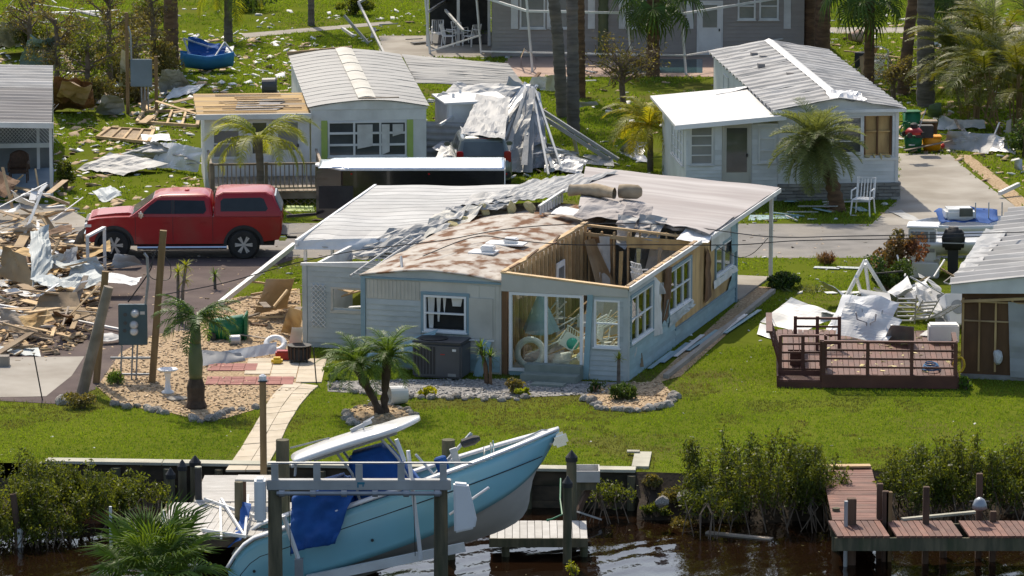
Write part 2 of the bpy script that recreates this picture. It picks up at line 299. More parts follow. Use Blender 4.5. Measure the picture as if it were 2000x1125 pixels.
# water
wm = bpy.data.materials.new('canal_water'); wm.use_nodes = True; t_ = wm.node_tree; b_ = t_.nodes['Principled BSDF']
b_.inputs['Base Color'].default_value = (.012,.006,.003,1); b_.inputs['Roughness'].default_value = .05; b_.inputs['IOR'].default_value = 1.33
tc = t_.nodes.new('ShaderNodeTexCoord'); mp = t_.nodes.new('ShaderNodeMapping'); mp.inputs['Scale'].default_value = (1,.38,1); mp.inputs['Rotation'].default_value = (0,0,R(-14)); t_.links.new(tc.outputs['Object'], mp.inputs[0])
n1 = t_.nodes.new('ShaderNodeTexNoise'); n1.inputs['Scale'].default_value = 2.6; n1.inputs['Detail'].default_value = 3; t_.links.new(mp.outputs[0], n1.inputs[0])
n2 = t_.nodes.new('ShaderNodeTexWave'); n2.inputs['Scale'].default_value = .9; n2.inputs['Distortion'].default_value = 5; n2.inputs['Detail'].default_value = 2; n2.bands_direction = 'Y'; t_.links.new(mp.outputs[0], n2.inputs[0])
ma = t_.nodes.new('ShaderNodeMath'); ma.operation = 'MULTIPLY_ADD'; ma.inputs[1].default_value = .35; t_.links.new(n2.outputs['Fac'], ma.inputs[0]); t_.links.new(n1.outputs['Fac'], ma.inputs[2])
bn = t_.nodes.new('ShaderNodeBump'); bn.inputs['Strength'].default_value = .2; bn.inputs['Distance'].default_value = .09; t_.links.new(ma.outputs[0], bn.inputs['Height']); t_.links.new(bn.outputs[0], b_.inputs['Normal'])
WZ = -.88
flat('canal_water', [(-700,-300),(700,-300),(700,112),(-700,112)], WZ, wm)
# natural banks
def bank(name, pts, drop, z0=0.0):
    mb = MB(); n = len(pts)
    for i in range(n-1):
        a, b = Vector(pts[i]), Vector(pts[i+1]); k = max(1, min(40, int((b-a).length/.4)))
        mb.surf(lambda u, v: (lerp(a.x,b.x,u)+.12*nz(u*9,v*5), lerp(a.y,b.y,u)-v*drop+.25*nz(lerp(a.x,b.x,u)*1.3,v*2)*v, z0-1.3*v**.8+.14*nz(lerp(a.x,b.x,u)*2,v*3,4)*(v>0)), k, 6)
    return struct(mb.build(name, M['mud'], smooth=True))
bank('bank', EDGE[2:], 1.9)
bank('bank_left', [(-700,107.3),(-30,107.2),(-11,106.85),(-8.2,106.7)], 2.6, -.35)
# roads and hard standing
def area(name, px, m, z): 
    p = W2(px); hard(p); return flat(name, p, z, m)
RY0, RY1 = P(1700,503).y, P(1700,438).y
flat('road', hard([(-400,RY0+.3),(-13,RY0-.2),(0,RY0),(13,RY0-.1),(400,RY0),(400,RY1),(12,RY1),(0,RY1+.2),(-400,RY1)]), .006, M['road'])
area('brown_driveway', [(20,470),(230,502),(590,502),(520,524),(440,575),(370,645),(300,655),(235,690),(205,752),(120,790),(-30,782),(-200,700),(-100,520)], M['brown_asphalt'], .010)
area('right_driveway', [(1752,392),(1755,300),(1855,302),(1905,345),(1995,412),(2010,440),(1700,440)], M['concrete'], .010)
area('left_slab', [(-60,700),(165,697),(140,735),(90,775),(-60,778)], M['concrete'], .016)
area('left_driveway_apron', [(-80,395),(120,400),(190,440),(-80,470)], M['concrete'], .012)
area('gravel_bed', [(190,756),(235,690),(300,655),(370,645),(440,585),(585,565),(600,740),(575,758),(500,800),(440,818),(390,822),(330,806),(230,792)], M['gravel'], .014)
area('front_gravel_bed', [(1138,775),(1190,752),(1290,745),(1318,775),(1300,795),(1230,803),(1160,795)], M['gravel'], .014)
area('palm_ring_bed', [(672,806),(700,792),(760,790),(800,800),(805,815),(760,832),(690,830)], M['gravel'], .014)
area('white_gravel_strip', [(640,745),(800,742),(1000,742),(1235,748),(1180,770),(1000,778),(830,778),(640,765)], M['white_gravel'], .012)
area('side_gravel_strip', [(1262,755),(1475,560),(1520,562),(1330,735)], M['gravel'], .012)
area('pool_deck', [(1000,106),(1600,106),(1560,150),(960,150)], M['terracotta'], .010)
area('pool_patio', [(740,70),(960,70),(960,112),(740,112)], M['concrete'], .008)
area('pool', [(1225,116),(1372,116),(1372,143),(1215,143)], M['pool'], .016)
area('back_lane', [(1560,54),(2300,52),(2300,62),(1560,66)], M['concrete'], .010)
area('back_lane_left', [(470,66),(760,42),(770,47),(480,74)], M['concrete'], .010)
area('edge_strip_right', [(1868,303),(1895,303),(2010,395),(1990,410)], M['gravel'], .014)
def kerb(name, pts, w_=.14, h=.12, m='concrete'):
    mb = MB()
    for a, b in zip(pts[:-1], pts[1:]): mb.beam((a[0],a[1],h/2), (b[0],b[1],h/2), w_, h)
    return struct(mb.build(name, M[m]))
kerb('house_side_kerb', W2([(1300,740),(1510,572)]))
# pavers of the path and the patio
path = thing('garden_path', 'curving cream paver path from patio down to grey dock', 'path', P(520,840))
pl = W2([(440,921),(470,878),(494,838),(516,798),(538,766),(560,748)]); pr = W2([(518,921),(545,872),(562,832),(588,790),(607,768),(622,756)])
hard(pl+pr[::-1])
def poly_at(pts, t):
    f = t*(len(pts)-1); i = min(int(f), len(pts)-2); a, b = Vector(pts[i]), Vector(pts[i+1]); return a.lerp(b, f-i)
NR = 17
def paver(parent, q, z, m, th=.05):
    c = sum((Vector((a[0],a[1])) for a in q), Vector((0,0)))/4; q = [c+(Vector((a[0],a[1]))-c)*.965 for a in q]
    MB().hexa([(a.x,a.y,z-th) for a in q], [(a.x,a.y,z) for a in q]).build('paver', M[m], parent, loc=-parent.location)
r_ = rng(5)
for i in range(NR):
    a0, a1, b0, b1 = poly_at(pl,i/NR), poly_at(pl,(i+1)/NR), poly_at(pr,i/NR), poly_at(pr,(i+1)/NR)
    for k in range(2):
        u0, u1 = k/2, (k+1)/2
        paver(path, [a0.lerp(b0,u0), a0.lerp(b0,u1), a1.lerp(b1,u1), a1.lerp(b1,u0)], .03+r_.uniform(0,.012), 'paver')
patio = thing('patio', 'cream paver patio beside the blue house corner', 'patio', P(580,725))
x0, x1, y0, y1 = P(478,725).x, P(634,725).x, P(600,756).y, P(600,702).y
hard([(x0,y0),(x1,y0),(x1,y1),(x0,y1)])
nx, ny = int((x1-x0)/.52), int((y1-y0)/.52)
for i in range(nx):
    for j in range(ny):
        if j < 3 and i < 3-j: continue
        gx, gy = x0+(x1-x0)*i/nx, y0+(y1-y0)*j/ny; dx, dy = (x1-x0)/nx, (y1-y0)/ny
        paver(patio, [(gx,gy),(gx+dx,gy),(gx+dx,gy+dy),(gx,gy+dy)], .028+r_.uniform(0,.01), 'paver')
rp = thing('red_paver_band', 'band of red pavers crossing the gravel bed to the patio', 'paving', P(480,745))
for (ax, bx_, py0, py1) in ((400,572,753,738),(404,500,726,712)):
    xa, xb, ya, yb = P(ax,py0).x, P(bx_,py0).x, P(500,py0).y, P(500,py1).y; n = int((xb-xa)/.3)
    for i in range(n):
        for j in range(4):
            paver(rp, [(xa+(xb-xa)*(i+a)/n, ya+(yb-ya)*(j+b)/4) for a,b in ((0,0),(1,0),(1,1),(0,1))], .034+r_.uniform(0,.008), 'paver_red')
# ---------------------------------------------------------------- scatter helpers
def inside(poly, X, Y):
    c = np.zeros(len(X), bool); n = len(poly); j = n-1
    for i in range(n):
        xi, yi = poly[i]; xj, yj = poly[j]
        k = ((yi > Y) != (yj > Y)) & (X < (xj-xi)*(Y-yi)/((yj-yi) or 1e-9)+xi); c ^= k; j = i
    return c
def edge_y(X): return np.interp(X, [e[0] for e in EDGE], [e[1] for e in EDGE])
def np_mesh(name, V, F, m, smooth=False):
    me = bpy.data.meshes.new(name); nv, nf = len(V), len(F); k = F.shape[1]
    me.vertices.add(nv); me.vertices.foreach_set('co', V.astype(np.float32).ravel())
    me.loops.add(nf*k); me.loops.foreach_set('vertex_index', F.astype(np.int32).ravel())
    me.polygons.add(nf); me.polygons.foreach_set('loop_start', np.arange(0, nf*k, k, dtype=np.int32)); me.polygons.foreach_set('loop_total', np.full(nf, k, np.int32))
    me.update(calc_edges=True); me.materials.append(m); return me
def vnoise(X, Y, s, seed=0):
    rs = np.random.RandomState(seed); G_ = rs.rand(64,64); x, y = X*s, Y*s
    xi, yi = np.floor(x).astype(int), np.floor(y).astype(int); fx, fy = x-xi, y-yi; fx = fx*fx*(3-2*fx); fy = fy*fy*(3-2*fy)
    g = lambda a, b: G_[a%64, b%64]
    return (g(xi,yi)*(1-fx)+g(xi+1,yi)*fx)*(1-fy)+(g(xi,yi+1)*(1-fx)+g(xi+1,yi+1)*fx)*fy
def lawn(name, x0, x1, y0, y1, dens, h, wd, seed, m, label, dry=False, cut=.0):
    rs = np.random.RandomState(seed); n = int((x1-x0)*(y1-y0)*dens); X = rs.uniform(x0,x1,n); Y = rs.uniform(y0,y1,n)
    ok = Y > edge_y(X)+.05
    JX, JY = X+rs.normal(0,.07,n), Y+rs.normal(0,.16,n)
    for p in HARD: ok &= ~inside(p, JX, JY)
    b = .6*vnoise(X,Y,.35,1)+.4*vnoise(X,Y,1.3,2); ok &= (b > .60) if dry else (b < .60+rs.uniform(-.12,.12,n))
    X, Y = X[ok], Y[ok]; n = len(X); V = []; nb = 3
    for k in range(nb):
        a = rs.uniform(0,2*PI,n); hh = h*rs.uniform(.5,1.25,n); ln = rs.uniform(0,.9,n)*hh; wx = wd*rs.uniform(.6,1.3,n); la = rs.uniform(0,2*PI,n)
        ox, oy = X+rs.normal(0,.03,n), Y+rs.normal(0,.03,n)
        V += [np.stack([ox-np.cos(a)*wx, oy-np.sin(a)*wx, np.zeros(n)],1), np.stack([ox+np.cos(a)*wx, oy+np.sin(a)*wx, np.zeros(n)],1), np.stack([ox+np.cos(la)*ln, oy+np.sin(la)*ln, hh],1)]
    V = np.stack(V,1).reshape(-1,3); F = np.arange(len(V)).reshape(-1,3)
    o = obj(name, np_mesh(name, V, F, m)); o['kind'] = 'stuff'; o['label'] = label; o['category'] = 'grass'; return o
def scatter_bits(name, label, cat, x0, x1, y0, y1, n, s0, s1, m, seed, poly=None, flatn=.5, avoid=True, z=0):
    rs = np.random.RandomState(seed); X = rs.uniform(x0,x1,n); Y = rs.uniform(y0,y1,n); ok = Y > edge_y(X)
    if poly is not None:
        ok = np.zeros(n,bool)
        for p in poly: ok |= inside(np.array(p), X, Y)
    if avoid:
        for p in HARD[1:]: ok &= ~inside(p, X, Y)
    ok &= vnoise(X,Y,.5,seed+3) > (.35 if avoid else -1)
    X, Y = X[ok], Y[ok]; n = len(X)
    base = np.array([(-1,-1,-.4),(1,-1,-.4),(1,1,-.4),(-1,1,-.4),(-.8,-.9,.4),(.9,-.8,.5),(.8,.9,.3),(-.9,.7,.5)]); fc = np.array([(3,2,1,0),(4,5,6,7),(0,1,5,4),(1,2,6,5),(2,3,7,6),(3,0,4,7)])
    sx = np.exp(rs.uniform(math.log(s0), math.log(s1), n)); an = rs.uniform(0,2*PI,n); sc = np.stack([sx, sx*rs.uniform(.35,1,n), sx*flatn*rs.uniform(.5,1.3,n)],1)
    V = base[None]*sc[:,None]*(1+rs.uniform(-.25,.25,(n,8,3))); tl = rs.normal(0,.25,(n,2)); V[:,:,2] += V[:,:,0]*tl[:,0,None]+V[:,:,1]*tl[:,1,None]
    c, s = np.cos(an)[:,None], np.sin(an)[:,None]; x = V[:,:,0]*c-V[:,:,1]*s; y = V[:,:,0]*s+V[:,:,1]*c
    V = np.stack([x+X[:,None], y+Y[:,None], V[:,:,2]+z+sc[:,2:3]*.5],2).reshape(-1,3); F = (fc[None]+(np.arange(n)*8)[:,None,None]).reshape(-1,4)
    o = obj(name, np_mesh(name, V, F, m)); o['kind'] = 'stuff'; o['label'] = label; o['category'] = cat; return o
# ---------------------------------------------------------------- foliage
def leaf_mesh(name, C, size, m, seed=0, asp=.5, up=.0):
    """leaf-sized diamond faces at the points C"""
    rs = np.random.RandomState(seed); n = len(C); d = rs.normal(0,1,(n,3)); d[:,2] += up; d /= np.linalg.norm(d,axis=1)[:,None]
    e = np.cross(d, rs.normal(0,1,(n,3))); e /= np.linalg.norm(e,axis=1)[:,None]+1e-9; f = np.cross(d,e); s = size*rs.uniform(.6,1.4,(n,1))
    V = np.stack([C-d*s*.5, C+e*s*asp*.5+f*s*.08, C+d*s*.5, C-e*s*asp*.5+f*s*.08],1).reshape(-1,3)
    return np_mesh(name, V, np.arange(n*4).reshape(-1,4), m)
def lobes(seed, n, rx, ry, rz, zc, k=9, fill=.35, lob=.45):
    """points through the volume of an uneven crown of k lobes"""
    rs = np.random.RandomState(seed); L = rs.normal(0,1,(k,3)); L /= np.linalg.norm(L,axis=1)[:,None]; L *= rs.uniform(.25,.85,(k,1)); r0 = rs.uniform(.28,.55,k)*lob/.45
    i = rs.randint(0,k,n); q = rs.normal(0,1,(n,3)); q /= np.linalg.norm(q,axis=1)[:,None]; q *= (rs.uniform(fill,1,(n,1)))**.5*rs.uniform(.8,1.12,(n,1))
    C = (L[i]+q*r0[i][:,None])*np.array([rx,ry,rz]); C[:,2] += zc; C[:,2] = np.maximum(C[:,2], .03); return C
def bush(name, label, px, py, rx, rz, n, leaf, m, seed, cat='bush', ry=None, stems=5, mstem='bark', z=0.0, asp=.5, up=.3, k=10, group=None):
    t = thing(name, label, cat, P(px,py,z), 0, group); rs = rng(seed)
    obj('crown', leaf_mesh('crown', lobes(seed,n,rx,ry or rx,rz,rz*.95,k), leaf, m, seed, asp, up), t)
    mb = MB()
    for i in range(stems):
        a = rs.uniform(0,2*PI); q = (math.cos(a)*rx*.5, math.sin(a)*rx*.5, rz*1.3); mb.tube([(q[0]*.15,q[1]*.15,-.05),(q[0]*.5,q[1]*.5,rz*.6),q], [.03,.022,.01], 5)
    mb.build('stem', M[mstem], t); return t
def frond_mesh(name, L, n, ll, droop, wd=.028, lift=.25, hang=.35, m='p_mid', seed=0, torn=0.0, r0=.025):
    rs = rng(seed); V = []; F = []; mb = MB(); pts = []; p = Vector((0,0,0)); K = 14
    for i in range(K+1):
        t = i/K; pts.append(p.copy()); a = -droop*(t**1.3); p = p+Vector((math.cos(a),0,math.sin(a)))*(L/K)
    mb.tube(pts, [r0*(1-.85*i/K) for i in range(K+1)], 4, False)
    for i in range(n):
        t = .10+.90*i/(n-1); f = t*K; j = min(int(f),K-1); b = pts[j].lerp(pts[j+1], f-j); tg = (pts[j+1]-pts[j]).normalized(); nu = Vector((-tg.z,0,tg.x))
        prof = (math.sin(PI*min(1,(t*.86+.12)))**.7)
        for sd in (-1,1):
            if rs.random() < torn: continue
            l = ll*prof*rs.uniform(.8,1.15); sw = rs.uniform(.45,.75)
            d = (Vector((0,sd,0))*math.cos(sw)+tg*math.sin(sw)+nu*lift*rs.uniform(.5,1.4)).normalized(); wv = tg*wd*rs.uniform(.8,1.2)
            md = b+d*l*.5; tip = b+d*l*.95+Vector((0,0,-1))*l*hang*rs.uniform(.5,1.4)
            mb.add([b-wv*.5,b+wv*.5,md+wv*.5,md-wv*.5,tip], [(0,1,2,3),(3,2,4)])
    return mb.mesh(name, M[m])
def fan_mesh(name, Lp, Rr, n, m, droop=.5, seed=0, span=2.3, fold=.25, wd=.05):
    rs = rng(seed); mb = MB(); pts = [(Lp*t,0,-.12*Lp*t*t) for t in (0,.5,1)]; mb.tube(pts, [.022,.016,.012], 4, False); o = Vector(pts[-1])
    for i in range(n):
        a = -span+2*span*i/(n-1); l = Rr*(1-.25*abs(a)/span)*rs.uniform(.9,1.08); d = Vector((math.cos(a), math.sin(a), fold*abs(math.sin(a))-.1)).normalized()
        sd = Vector((-math.sin(a), math.cos(a), 0)); md = o+d*l*.55; tip = o+d*l*.95-Vector((0,0,1))*l*droop*rs.uniform(.35,1.1)
        mb.add([o, md-sd*wd*.6*rs.uniform(.8,1.1), md+sd*wd*.6, tip+Vector((0,0,.02)), md+Vector((0,0,.03))], [(0,1,4),(0,4,2),(1,3,4),(4,3,2)])
    return mb.mesh(name, M[m])
def trunk_mb(pts, rs_, n=9, seed=0, ring=.0):
    r = rng(seed); m = []; rr = []; pts = [Vector(p) for p in pts]
    for i in range(len(pts)-1):
        k = max(2, int((pts[i+1]-pts[i]).length/.14))
        for j in range(k):
            t = j/k; m.append(pts[i].lerp(pts[i+1],t)); rr.append(lerp(rs_[i],rs_[i+1],t)*(1+ring*(r.uniform(-1,1))+ring*(1 if j%2 else -1)))
    m.append(pts[-1]); rr.append(rs_[-1]); return MB().tube(m, rr, n)
def palm(name, label, loc, pts, radii, fm, nf, seed, tm='trunk', ring=.04, el=(-.5,1.1), scale=(.85,1.1), cat='palm tree', az=None, skirt=None, group=None, roll=.3, top=None):
    t = thing(name, label, cat, loc, 0, group); trunk_mb(pts, radii, 10, seed, ring).build('trunk', M[tm], t, smooth=True); r = rng(seed+1); c = Vector(top or pts[-1])
    for i in range(nf):
        a = (2*PI*i*.381966+r.uniform(-.25,.25)) if az is None else az[i%len(az)]+r.uniform(-.2,.2); e = lerp(el[1],el[0],(i+.5)/nf)+r.uniform(-.12,.12); s = r.uniform(*scale)
        o = obj('frond', fm[i%len(fm)], t, c, rot=Matrix.Rotation(a,3,'Z').to_4x4().to_3x3().to_euler(), sc=s)
        o.rotation_euler = (Matrix.Rotation(a,3,'Z')@Matrix.Rotation(-e,3,'Y')@Matrix.Rotation(r.uniform(-roll,roll),3,'X')).to_euler()
    return t
def rock_mesh(seed):
    r = rng(seed); bm = bmesh.new(); bmesh.ops.create_icosphere(bm, subdivisions=2, radius=1)
    for v in bm.verts: v.co *= 1+.38*nz(v.co.x*1.3+seed*3.1, v.co.y*1.3, v.co.z*1.3)+.14*nz(v.co.x*4+seed, v.co.y*4, v.co.z*4); v.co.z *= .75
    me = bpy.data.meshes.new('rock'); bm.to_mesh(me); bm.free(); me.materials.append(M['rock']); return me
ROCKS = [rock_mesh(i) for i in range(6)]
def rock_line(name, label, px, size, seed, step=.8, z=0.0):
    size *= .62; pts = [P(a,b,z) for a,b in px]; t = thing(name, label, 'rocks', pts[0]); r = rng(seed)
    for a, b in zip(pts[:-1], pts[1:]):
        n = max(1, int((b-a).length/(size*1.25*step)))
        for i in range(n):
            q = a.lerp(b, (i+r.uniform(.2,.8))/n); s = size*r.uniform(.35,.75)
            obj('rock', ROCKS[r.randrange(6)], t, (q.x-pts[0].x+r.uniform(-.06,.06), q.y-pts[0].y+r.uniform(-.2,.2), s*.35), rot=(r.uniform(-.4,.4),r.uniform(-.4,.4),r.uniform(0,6.3)), sc=s)
    return t
# crumpled or plain sheets
def sheet(name, label, cat, q, m, nu=14, nv=10, amp=.1, ribs=0, rh=.02, seed=0, group=None, th=.006, freq=1.6, parent=None, curl=0.0, sm=False, tear=0.0):
    """sheet of material between four corners a b c d: buckled by amp, with ribs along u"""
    a, b, c, d = [Vector(p) for p in q]; nrm = (b-a).cross(d-a).normalized(); Lu = ((b-a).length+(c-d).length)/2; Lv = ((d-a).length+(c-b).length)/2; r = rng(seed)
    te = [r.uniform(-tear,tear) for _ in range(40)]
    if ribs: nv = ribs*4
    def fn(u, v):
        uu = u*(1+te[int(v*nv)%40]) if tear else u
        p = a.lerp(b,uu).lerp(d.lerp(c,uu),v); x, y = u*Lu*freq, v*Lv*freq
        k = amp*(nz(x+seed*7.7,y,seed)+.5*abs(nz(x*2.1,y*2.1+seed,3.3))*2-.3)
        if ribs: k += rh*(1 if int(round(v*nv))%4 in (1,2) else 0)
        k += curl*math.sin(u*PI)
        return p+nrm*k
    o = MB().surf(fn, nu, nv, th).build(name, m if not isinstance(m,str) else M[m], parent, smooth=sm)
    if label: tag(o, label, cat, group)
    return o
def plank(p, q, w=.09, h=.04, m='lumber', label='loose plank lying in the rubble', name='plank', cat='plank', group=None, parent=None):
    p, q = Vector(p), Vector(q); d = q-p; c = (p+q)/2
    o = MB().beam(p-c, q-c, w, h).build(name, M[m], parent, loc=c)
    if label: tag(o, label, cat, group)
    return o
# ================================================================== BUILDING HELPERS
def plane(kind, off):
    """front: u=x facing -y; right: u=y facing +x; left: u=y facing -x; back: u=x facing +y. d = distance proud of the wall"""
    return {'front': lambda u,d,w: (u, off-d, w), 'right': lambda u,d,w: (off+d, u, w), 'left': lambda u,d,w: (off-d, u, w), 'back': lambda u,d,w: (u, off+d, w)}[kind]
def pbox(mb, pf, u0, u1, w0, w1, d0, d1):
    q = [pf(u0,d1,w0), pf(u1,d1,w0), pf(u1,d0,w0), pf(u0,d0,w0)]; t = [pf(u0,d1,w1), pf(u1,d1,w1), pf(u1,d0,w1), pf(u0,d0,w1)]
    return mb.hexa(q, t)
def rects(u0, u1, w0, w1, holes):
    us = sorted({u0,u1}|{h for a in holes for h in a[:2] if u0 < h < u1}); ws = sorted({w0,w1}|{h for a in holes for h in a[2:] if w0 < h < w1}); out = []
    for j in range(len(ws)-1):
        run = None
        for i in range(len(us)-1):
            cu, cw = (us[i]+us[i+1])/2, (ws[j]+ws[j+1])/2; hole = any(a[0] < cu < a[1] and a[2] < cw < a[3] for a in holes)
            if hole:
                if run: out.append((run[0],run[1],ws[j],ws[j+1])); run = None
            else: run = (run[0] if run else us[i], us[i+1])
        if run: out.append((run[0],run[1],ws[j],ws[j+1]))
    return out
def wall(parent, pf, u0, u1, w0, w1, m, holes=(), th=.09, name='wall'):
    mb = MB()
    for r in rects(u0,u1,w0,w1,holes): pbox(mb, pf, *r, -th, 0)
    return mb.build(name, M[m], parent)
def siding(parent, pf, u0, u1, w0, w1, m, holes=(), course=.13, d=.004, name='siding_board', vert=False):
    n = max(1, round((w1-w0)/course)); c = (w1-w0)/n
    for k in range(n):
        a, b = w0+k*c, w0+(k+1)*c; iv = [(u0,u1)]
        for h in holes:
            if h[2] < (a+b)/2 < h[3]:
                nv = []
                for s, e in iv:
                    if h[0] > s: nv.append((s, min(e,h[0])))
                    if h[1] < e: nv.append((max(s,h[1]), e))
                iv = [q for q in nv if q[1]-q[0] > .02]
        for s, e in iv:
            mb = MB(); mb.hexa([pf(s,d+.026,a), pf(e,d+.026,a), pf(e,d,a), pf(s,d,a)], [pf(s,d+.007,b-.004), pf(e,d+.007,b-.004), pf(e,d,b-.004), pf(s,d,b-.004)]); mb.build(name, M[m], parent)
def ribs(parent, pf, u0, u1, w0, w1, m, step=.1, d=.004, name='panel_rib'):
    mb = MB(); n = max(1,int((u1-u0)/step)); pbox(mb, pf, u0, u1, w0, w1, 0, d)
    for k in range(n): pbox(mb, pf, u0+(k+.25)*(u1-u0)/n, u0+(k+.75)*(u1-u0)/n, w0, w1, d, d+.012)
    return mb.build(name, M[m], parent)
def window(parent, pf, u0, u1, w0, w1, nu=1, nw=2, fm='white', gm='win', fw=.05, d=.03, sill=True, deep=-.06, panes=True, mw=None):
    mb = MB(); mw = mw or fw*.7
    for a in ((u0,u0+fw,w0,w1),(u1-fw,u1,w0,w1),(u0+fw,u1-fw,w1-fw,w1),(u0+fw,u1-fw,w0,w0+fw)): pbox(mb, pf, *a, deep, d)
    for i in range(1,nu): c = lerp(u0,u1,i/nu); pbox(mb, pf, c-mw/2, c+mw/2, w0+fw, w1-fw, deep, d-.006)
    for k in range(1,nw):
        c = lerp(w0,w1,k/nw)
        for i in range(nu): pbox(mb, pf, lerp(u0,u1,i/nu)+(fw if i == 0 else mw/2), lerp(u0,u1,(i+1)/nu)-(fw if i == nu-1 else mw/2), c-mw/2, c+mw/2, deep, d-.01)
    if sill: pbox(mb, pf, u0-.03, u1+.03, w0-.035, w0-.002, deep, d+.04)
    f = mb.build('window', M[fm], parent)
    if panes:
        for i in range(nu):
            for k in range(nw):
                g = MB(); a, b = lerp(u0,u1,i/nu)+(fw if i == 0 else mw/2), lerp(u0,u1,(i+1)/nu)-(fw if i == nu-1 else mw/2); c, e = lerp(w0,w1,k/nw)+(fw if k == 0 else mw/2), lerp(w0,w1,(k+1)/nw)-(fw if k == nw-1 else mw/2)
                pbox(g, pf, a, b, c, e, -.03+.008*(k%2), -.022+.008*(k%2)); g.build('pane', M[gm], f)
    return f
def door(parent, pf, u0, u1, w0, w1, m='white', glass=None, gm='win_grey', knob=True):
    d_ = pbox(MB(), pf, u0, u1, w0, w1, -.03, .03).build('door', M[m], parent); fr = MB()
    for a in ((u0-.07,u0,w0,w1+.07),(u1,u1+.07,w0,w1+.07),(u0,u1,w1,w1+.07)): pbox(fr, pf, *a, -.02, .05)
    fr.build('frame', M[m], d_)
    if glass: pbox(MB(), pf, *glass, .03, .036).build('pane', M[gm], d_)
    if knob: pbox(MB(), pf, u1-.1, u1-.05, w0+.95, w0+1.05, .03, .08).build('handle', M['blackmat'], d_)
    return d_
def ribbed_roof(parent, q, n, m, ribw=.2, rh=.03, th=.02, name='roof_panel', sag=0, warp=.01, seed=0, smooth=False, sub=None):
    """roof plane a b (eave) c d (ridge), ribs run a->d, made of n separate panels laid along a->b"""
    a, b, c, d = [Vector(p) for p in q]; nrm = (b-a).cross(d-a).normalized()
    for k in range(n):
        u0, u1 = k/n, (k+1)/n-.0005; wd = (b-a).length/n; nr = max(1, int(wd/ribw)); N = nr*6
        def fn(u, v):
            p = a.lerp(b,lerp(u0,u1,u)).lerp(d.lerp(c,lerp(u0,u1,u)),v); i = int(round(u*N))%6
            return p+nrm*((rh if i in (2,3) else 0)+warp*nz(k*3.3+u*2,v*5,seed)-sag*math.sin(v*PI))
        MB().surf(fn, N, sub or 6, th).build(name, M[m], parent)
# ================================================================== THE WRECKED BLUE HOUSE
HZ = R(-16); HO = P(1225,745)
HM = Matrix.Translation(HO)@Matrix.Rotation(HZ,4,'Z')
def HL(x, y, z=0): return HM@Vector((x,y,z))
H = thing('mobile_home', 'wrecked pale blue mobile home with torn open roof and rusty metal top', 'house', HO, HZ)
hard([tuple(HL(*c)[:2]) for c in ((-7.1,0),(0,0),(0,12),(-7.1,12))])
FR = plane('front',0); RT = plane('right',0)
floor = MB().bx(-7.05,-.05,.05,11.95,-.02,.10).build('floor', M['concrete'], H)
# --- lanai front
LX = -3.35
fas = MB().hexa([(LX,-.05,2.2),(.02,-.05,2.2),(.02,.04,2.2),(LX,.04,2.2)], [(LX,-.05,2.66),(.02,-.05,2.40),(.02,.04,2.40),(LX,.04,2.66)]).build('fascia', M['beige'], H)
MB().hexa([(LX-.02,-.06,2.665),(.05,-.06,2.405),(.05,.12,2.405),(LX-.02,.12,2.665)], [(LX-.02,-.06,2.705),(.05,-.06,2.445),(.05,.12,2.445),(LX-.02,.12,2.705)]).build('top_plate', M['lumber'], H)
MB().bx(-3.34,-3.2,-.03,.05,.0,2.2).build('corner_post', M['ply_dark'], H)
sl_ = window(H, FR, -3.15, -1.18, .12, 2.19, 2, 1, 'white_clean', 'glass', .075, .04, False, mw=.07)
MB().hexa([(-1.17,-.06,0),(-1.02,-.06,0),(-1.02,.02,0),(-1.17,.02,0)], [(-1.05,-.06,2.22),(-.9,-.06,2.22),(-.9,.02,2.22),(-1.05,.02,2.22)]).build('corner_trim', M['siding_blue'], H)
wh = [(-.88,-.2,.86,2.1)]
wall(H, FR, -1.0, -.003, 0, 2.2, 'siding', wh); siding(H, FR, -1.0, -.08, .0, 2.2, 'siding', wh)
window(H, FR, -.88, -.2, .86, 2.1, 1, 2, 'white_clean', 'glass', .05)
MB().bx(-.10,.035,-.036,.10,.01,2.36).build('corner_trim', M['siding'], H)
wall(H, FR, -3.15, -1.18, -.02, .11, 'siding_blue')
# --- main box front
mh = [(-5.45,-4.3,1.05,2.0)]
wall(H, FR, -7.1, -3.36, 0, 2.4, 'beige', mh)
ribs(H, FR, -7.0, -5.55, 1.85, 2.33, 'beige'); siding(H, FR, -7.02, -5.52, .55, 1.83, 'siding', course=.14); siding(H, FR, -7.02, -3.4, .05, .5, 'siding_blue', course=.15)
ribs(H, FR, -4.28, -3.42, .55, 2.3, 'beige', .43); ribs(H, FR, -5.48, -4.3, .52, 1.0, 'beige', .16)
pbox(MB(), FR, -4.22, -3.58, .92, 1.98, .02, .05).build('shutter_board', M['beige'], H); pbox(MB(), FR, -4.3, -3.55, .86, .91, .02, .07).build('shutter_rail', M['white'], H)
window(H, FR, -5.45, -4.3, 1.05, 2.0, 1, 2, 'white_clean', 'win', .055, .05, panes=False)
MB().bx(-5.39,-4.36,.15,.17,1.11,1.95).build('dark_room_backing', M['dark'], H)  # the unlit room's shade, painted as a near-black sheet behind the open frame
for k, (a, b, c) in enumerate(((-5.36,-5.17,1.12),(-5.12,-5.0,1.3),(-4.95,-4.86,1.5),(-4.72,-4.42,1.72))):
    sheet('torn_curtain', None, None, [(a,.04,1.94),(b,.04,1.94),(b-.05,.05,c),(a+.03,.05,c)], 'cloth', 6, 8, .03, seed=k, parent=H)
f_ = MB()
for a in ((-5.53,-5.46,.99,2.08),(-4.29,-4.22,.99,2.08)): pbox(f_, FR, *a, 0, .035)
pbox(f_, FR, -5.46,-4.29,2.01,2.08,0,.035); pbox(f_, FR, -5.46,-4.29,.985,1.01,0,.035); f_.build('window_trim', M['trim_blue'], H)
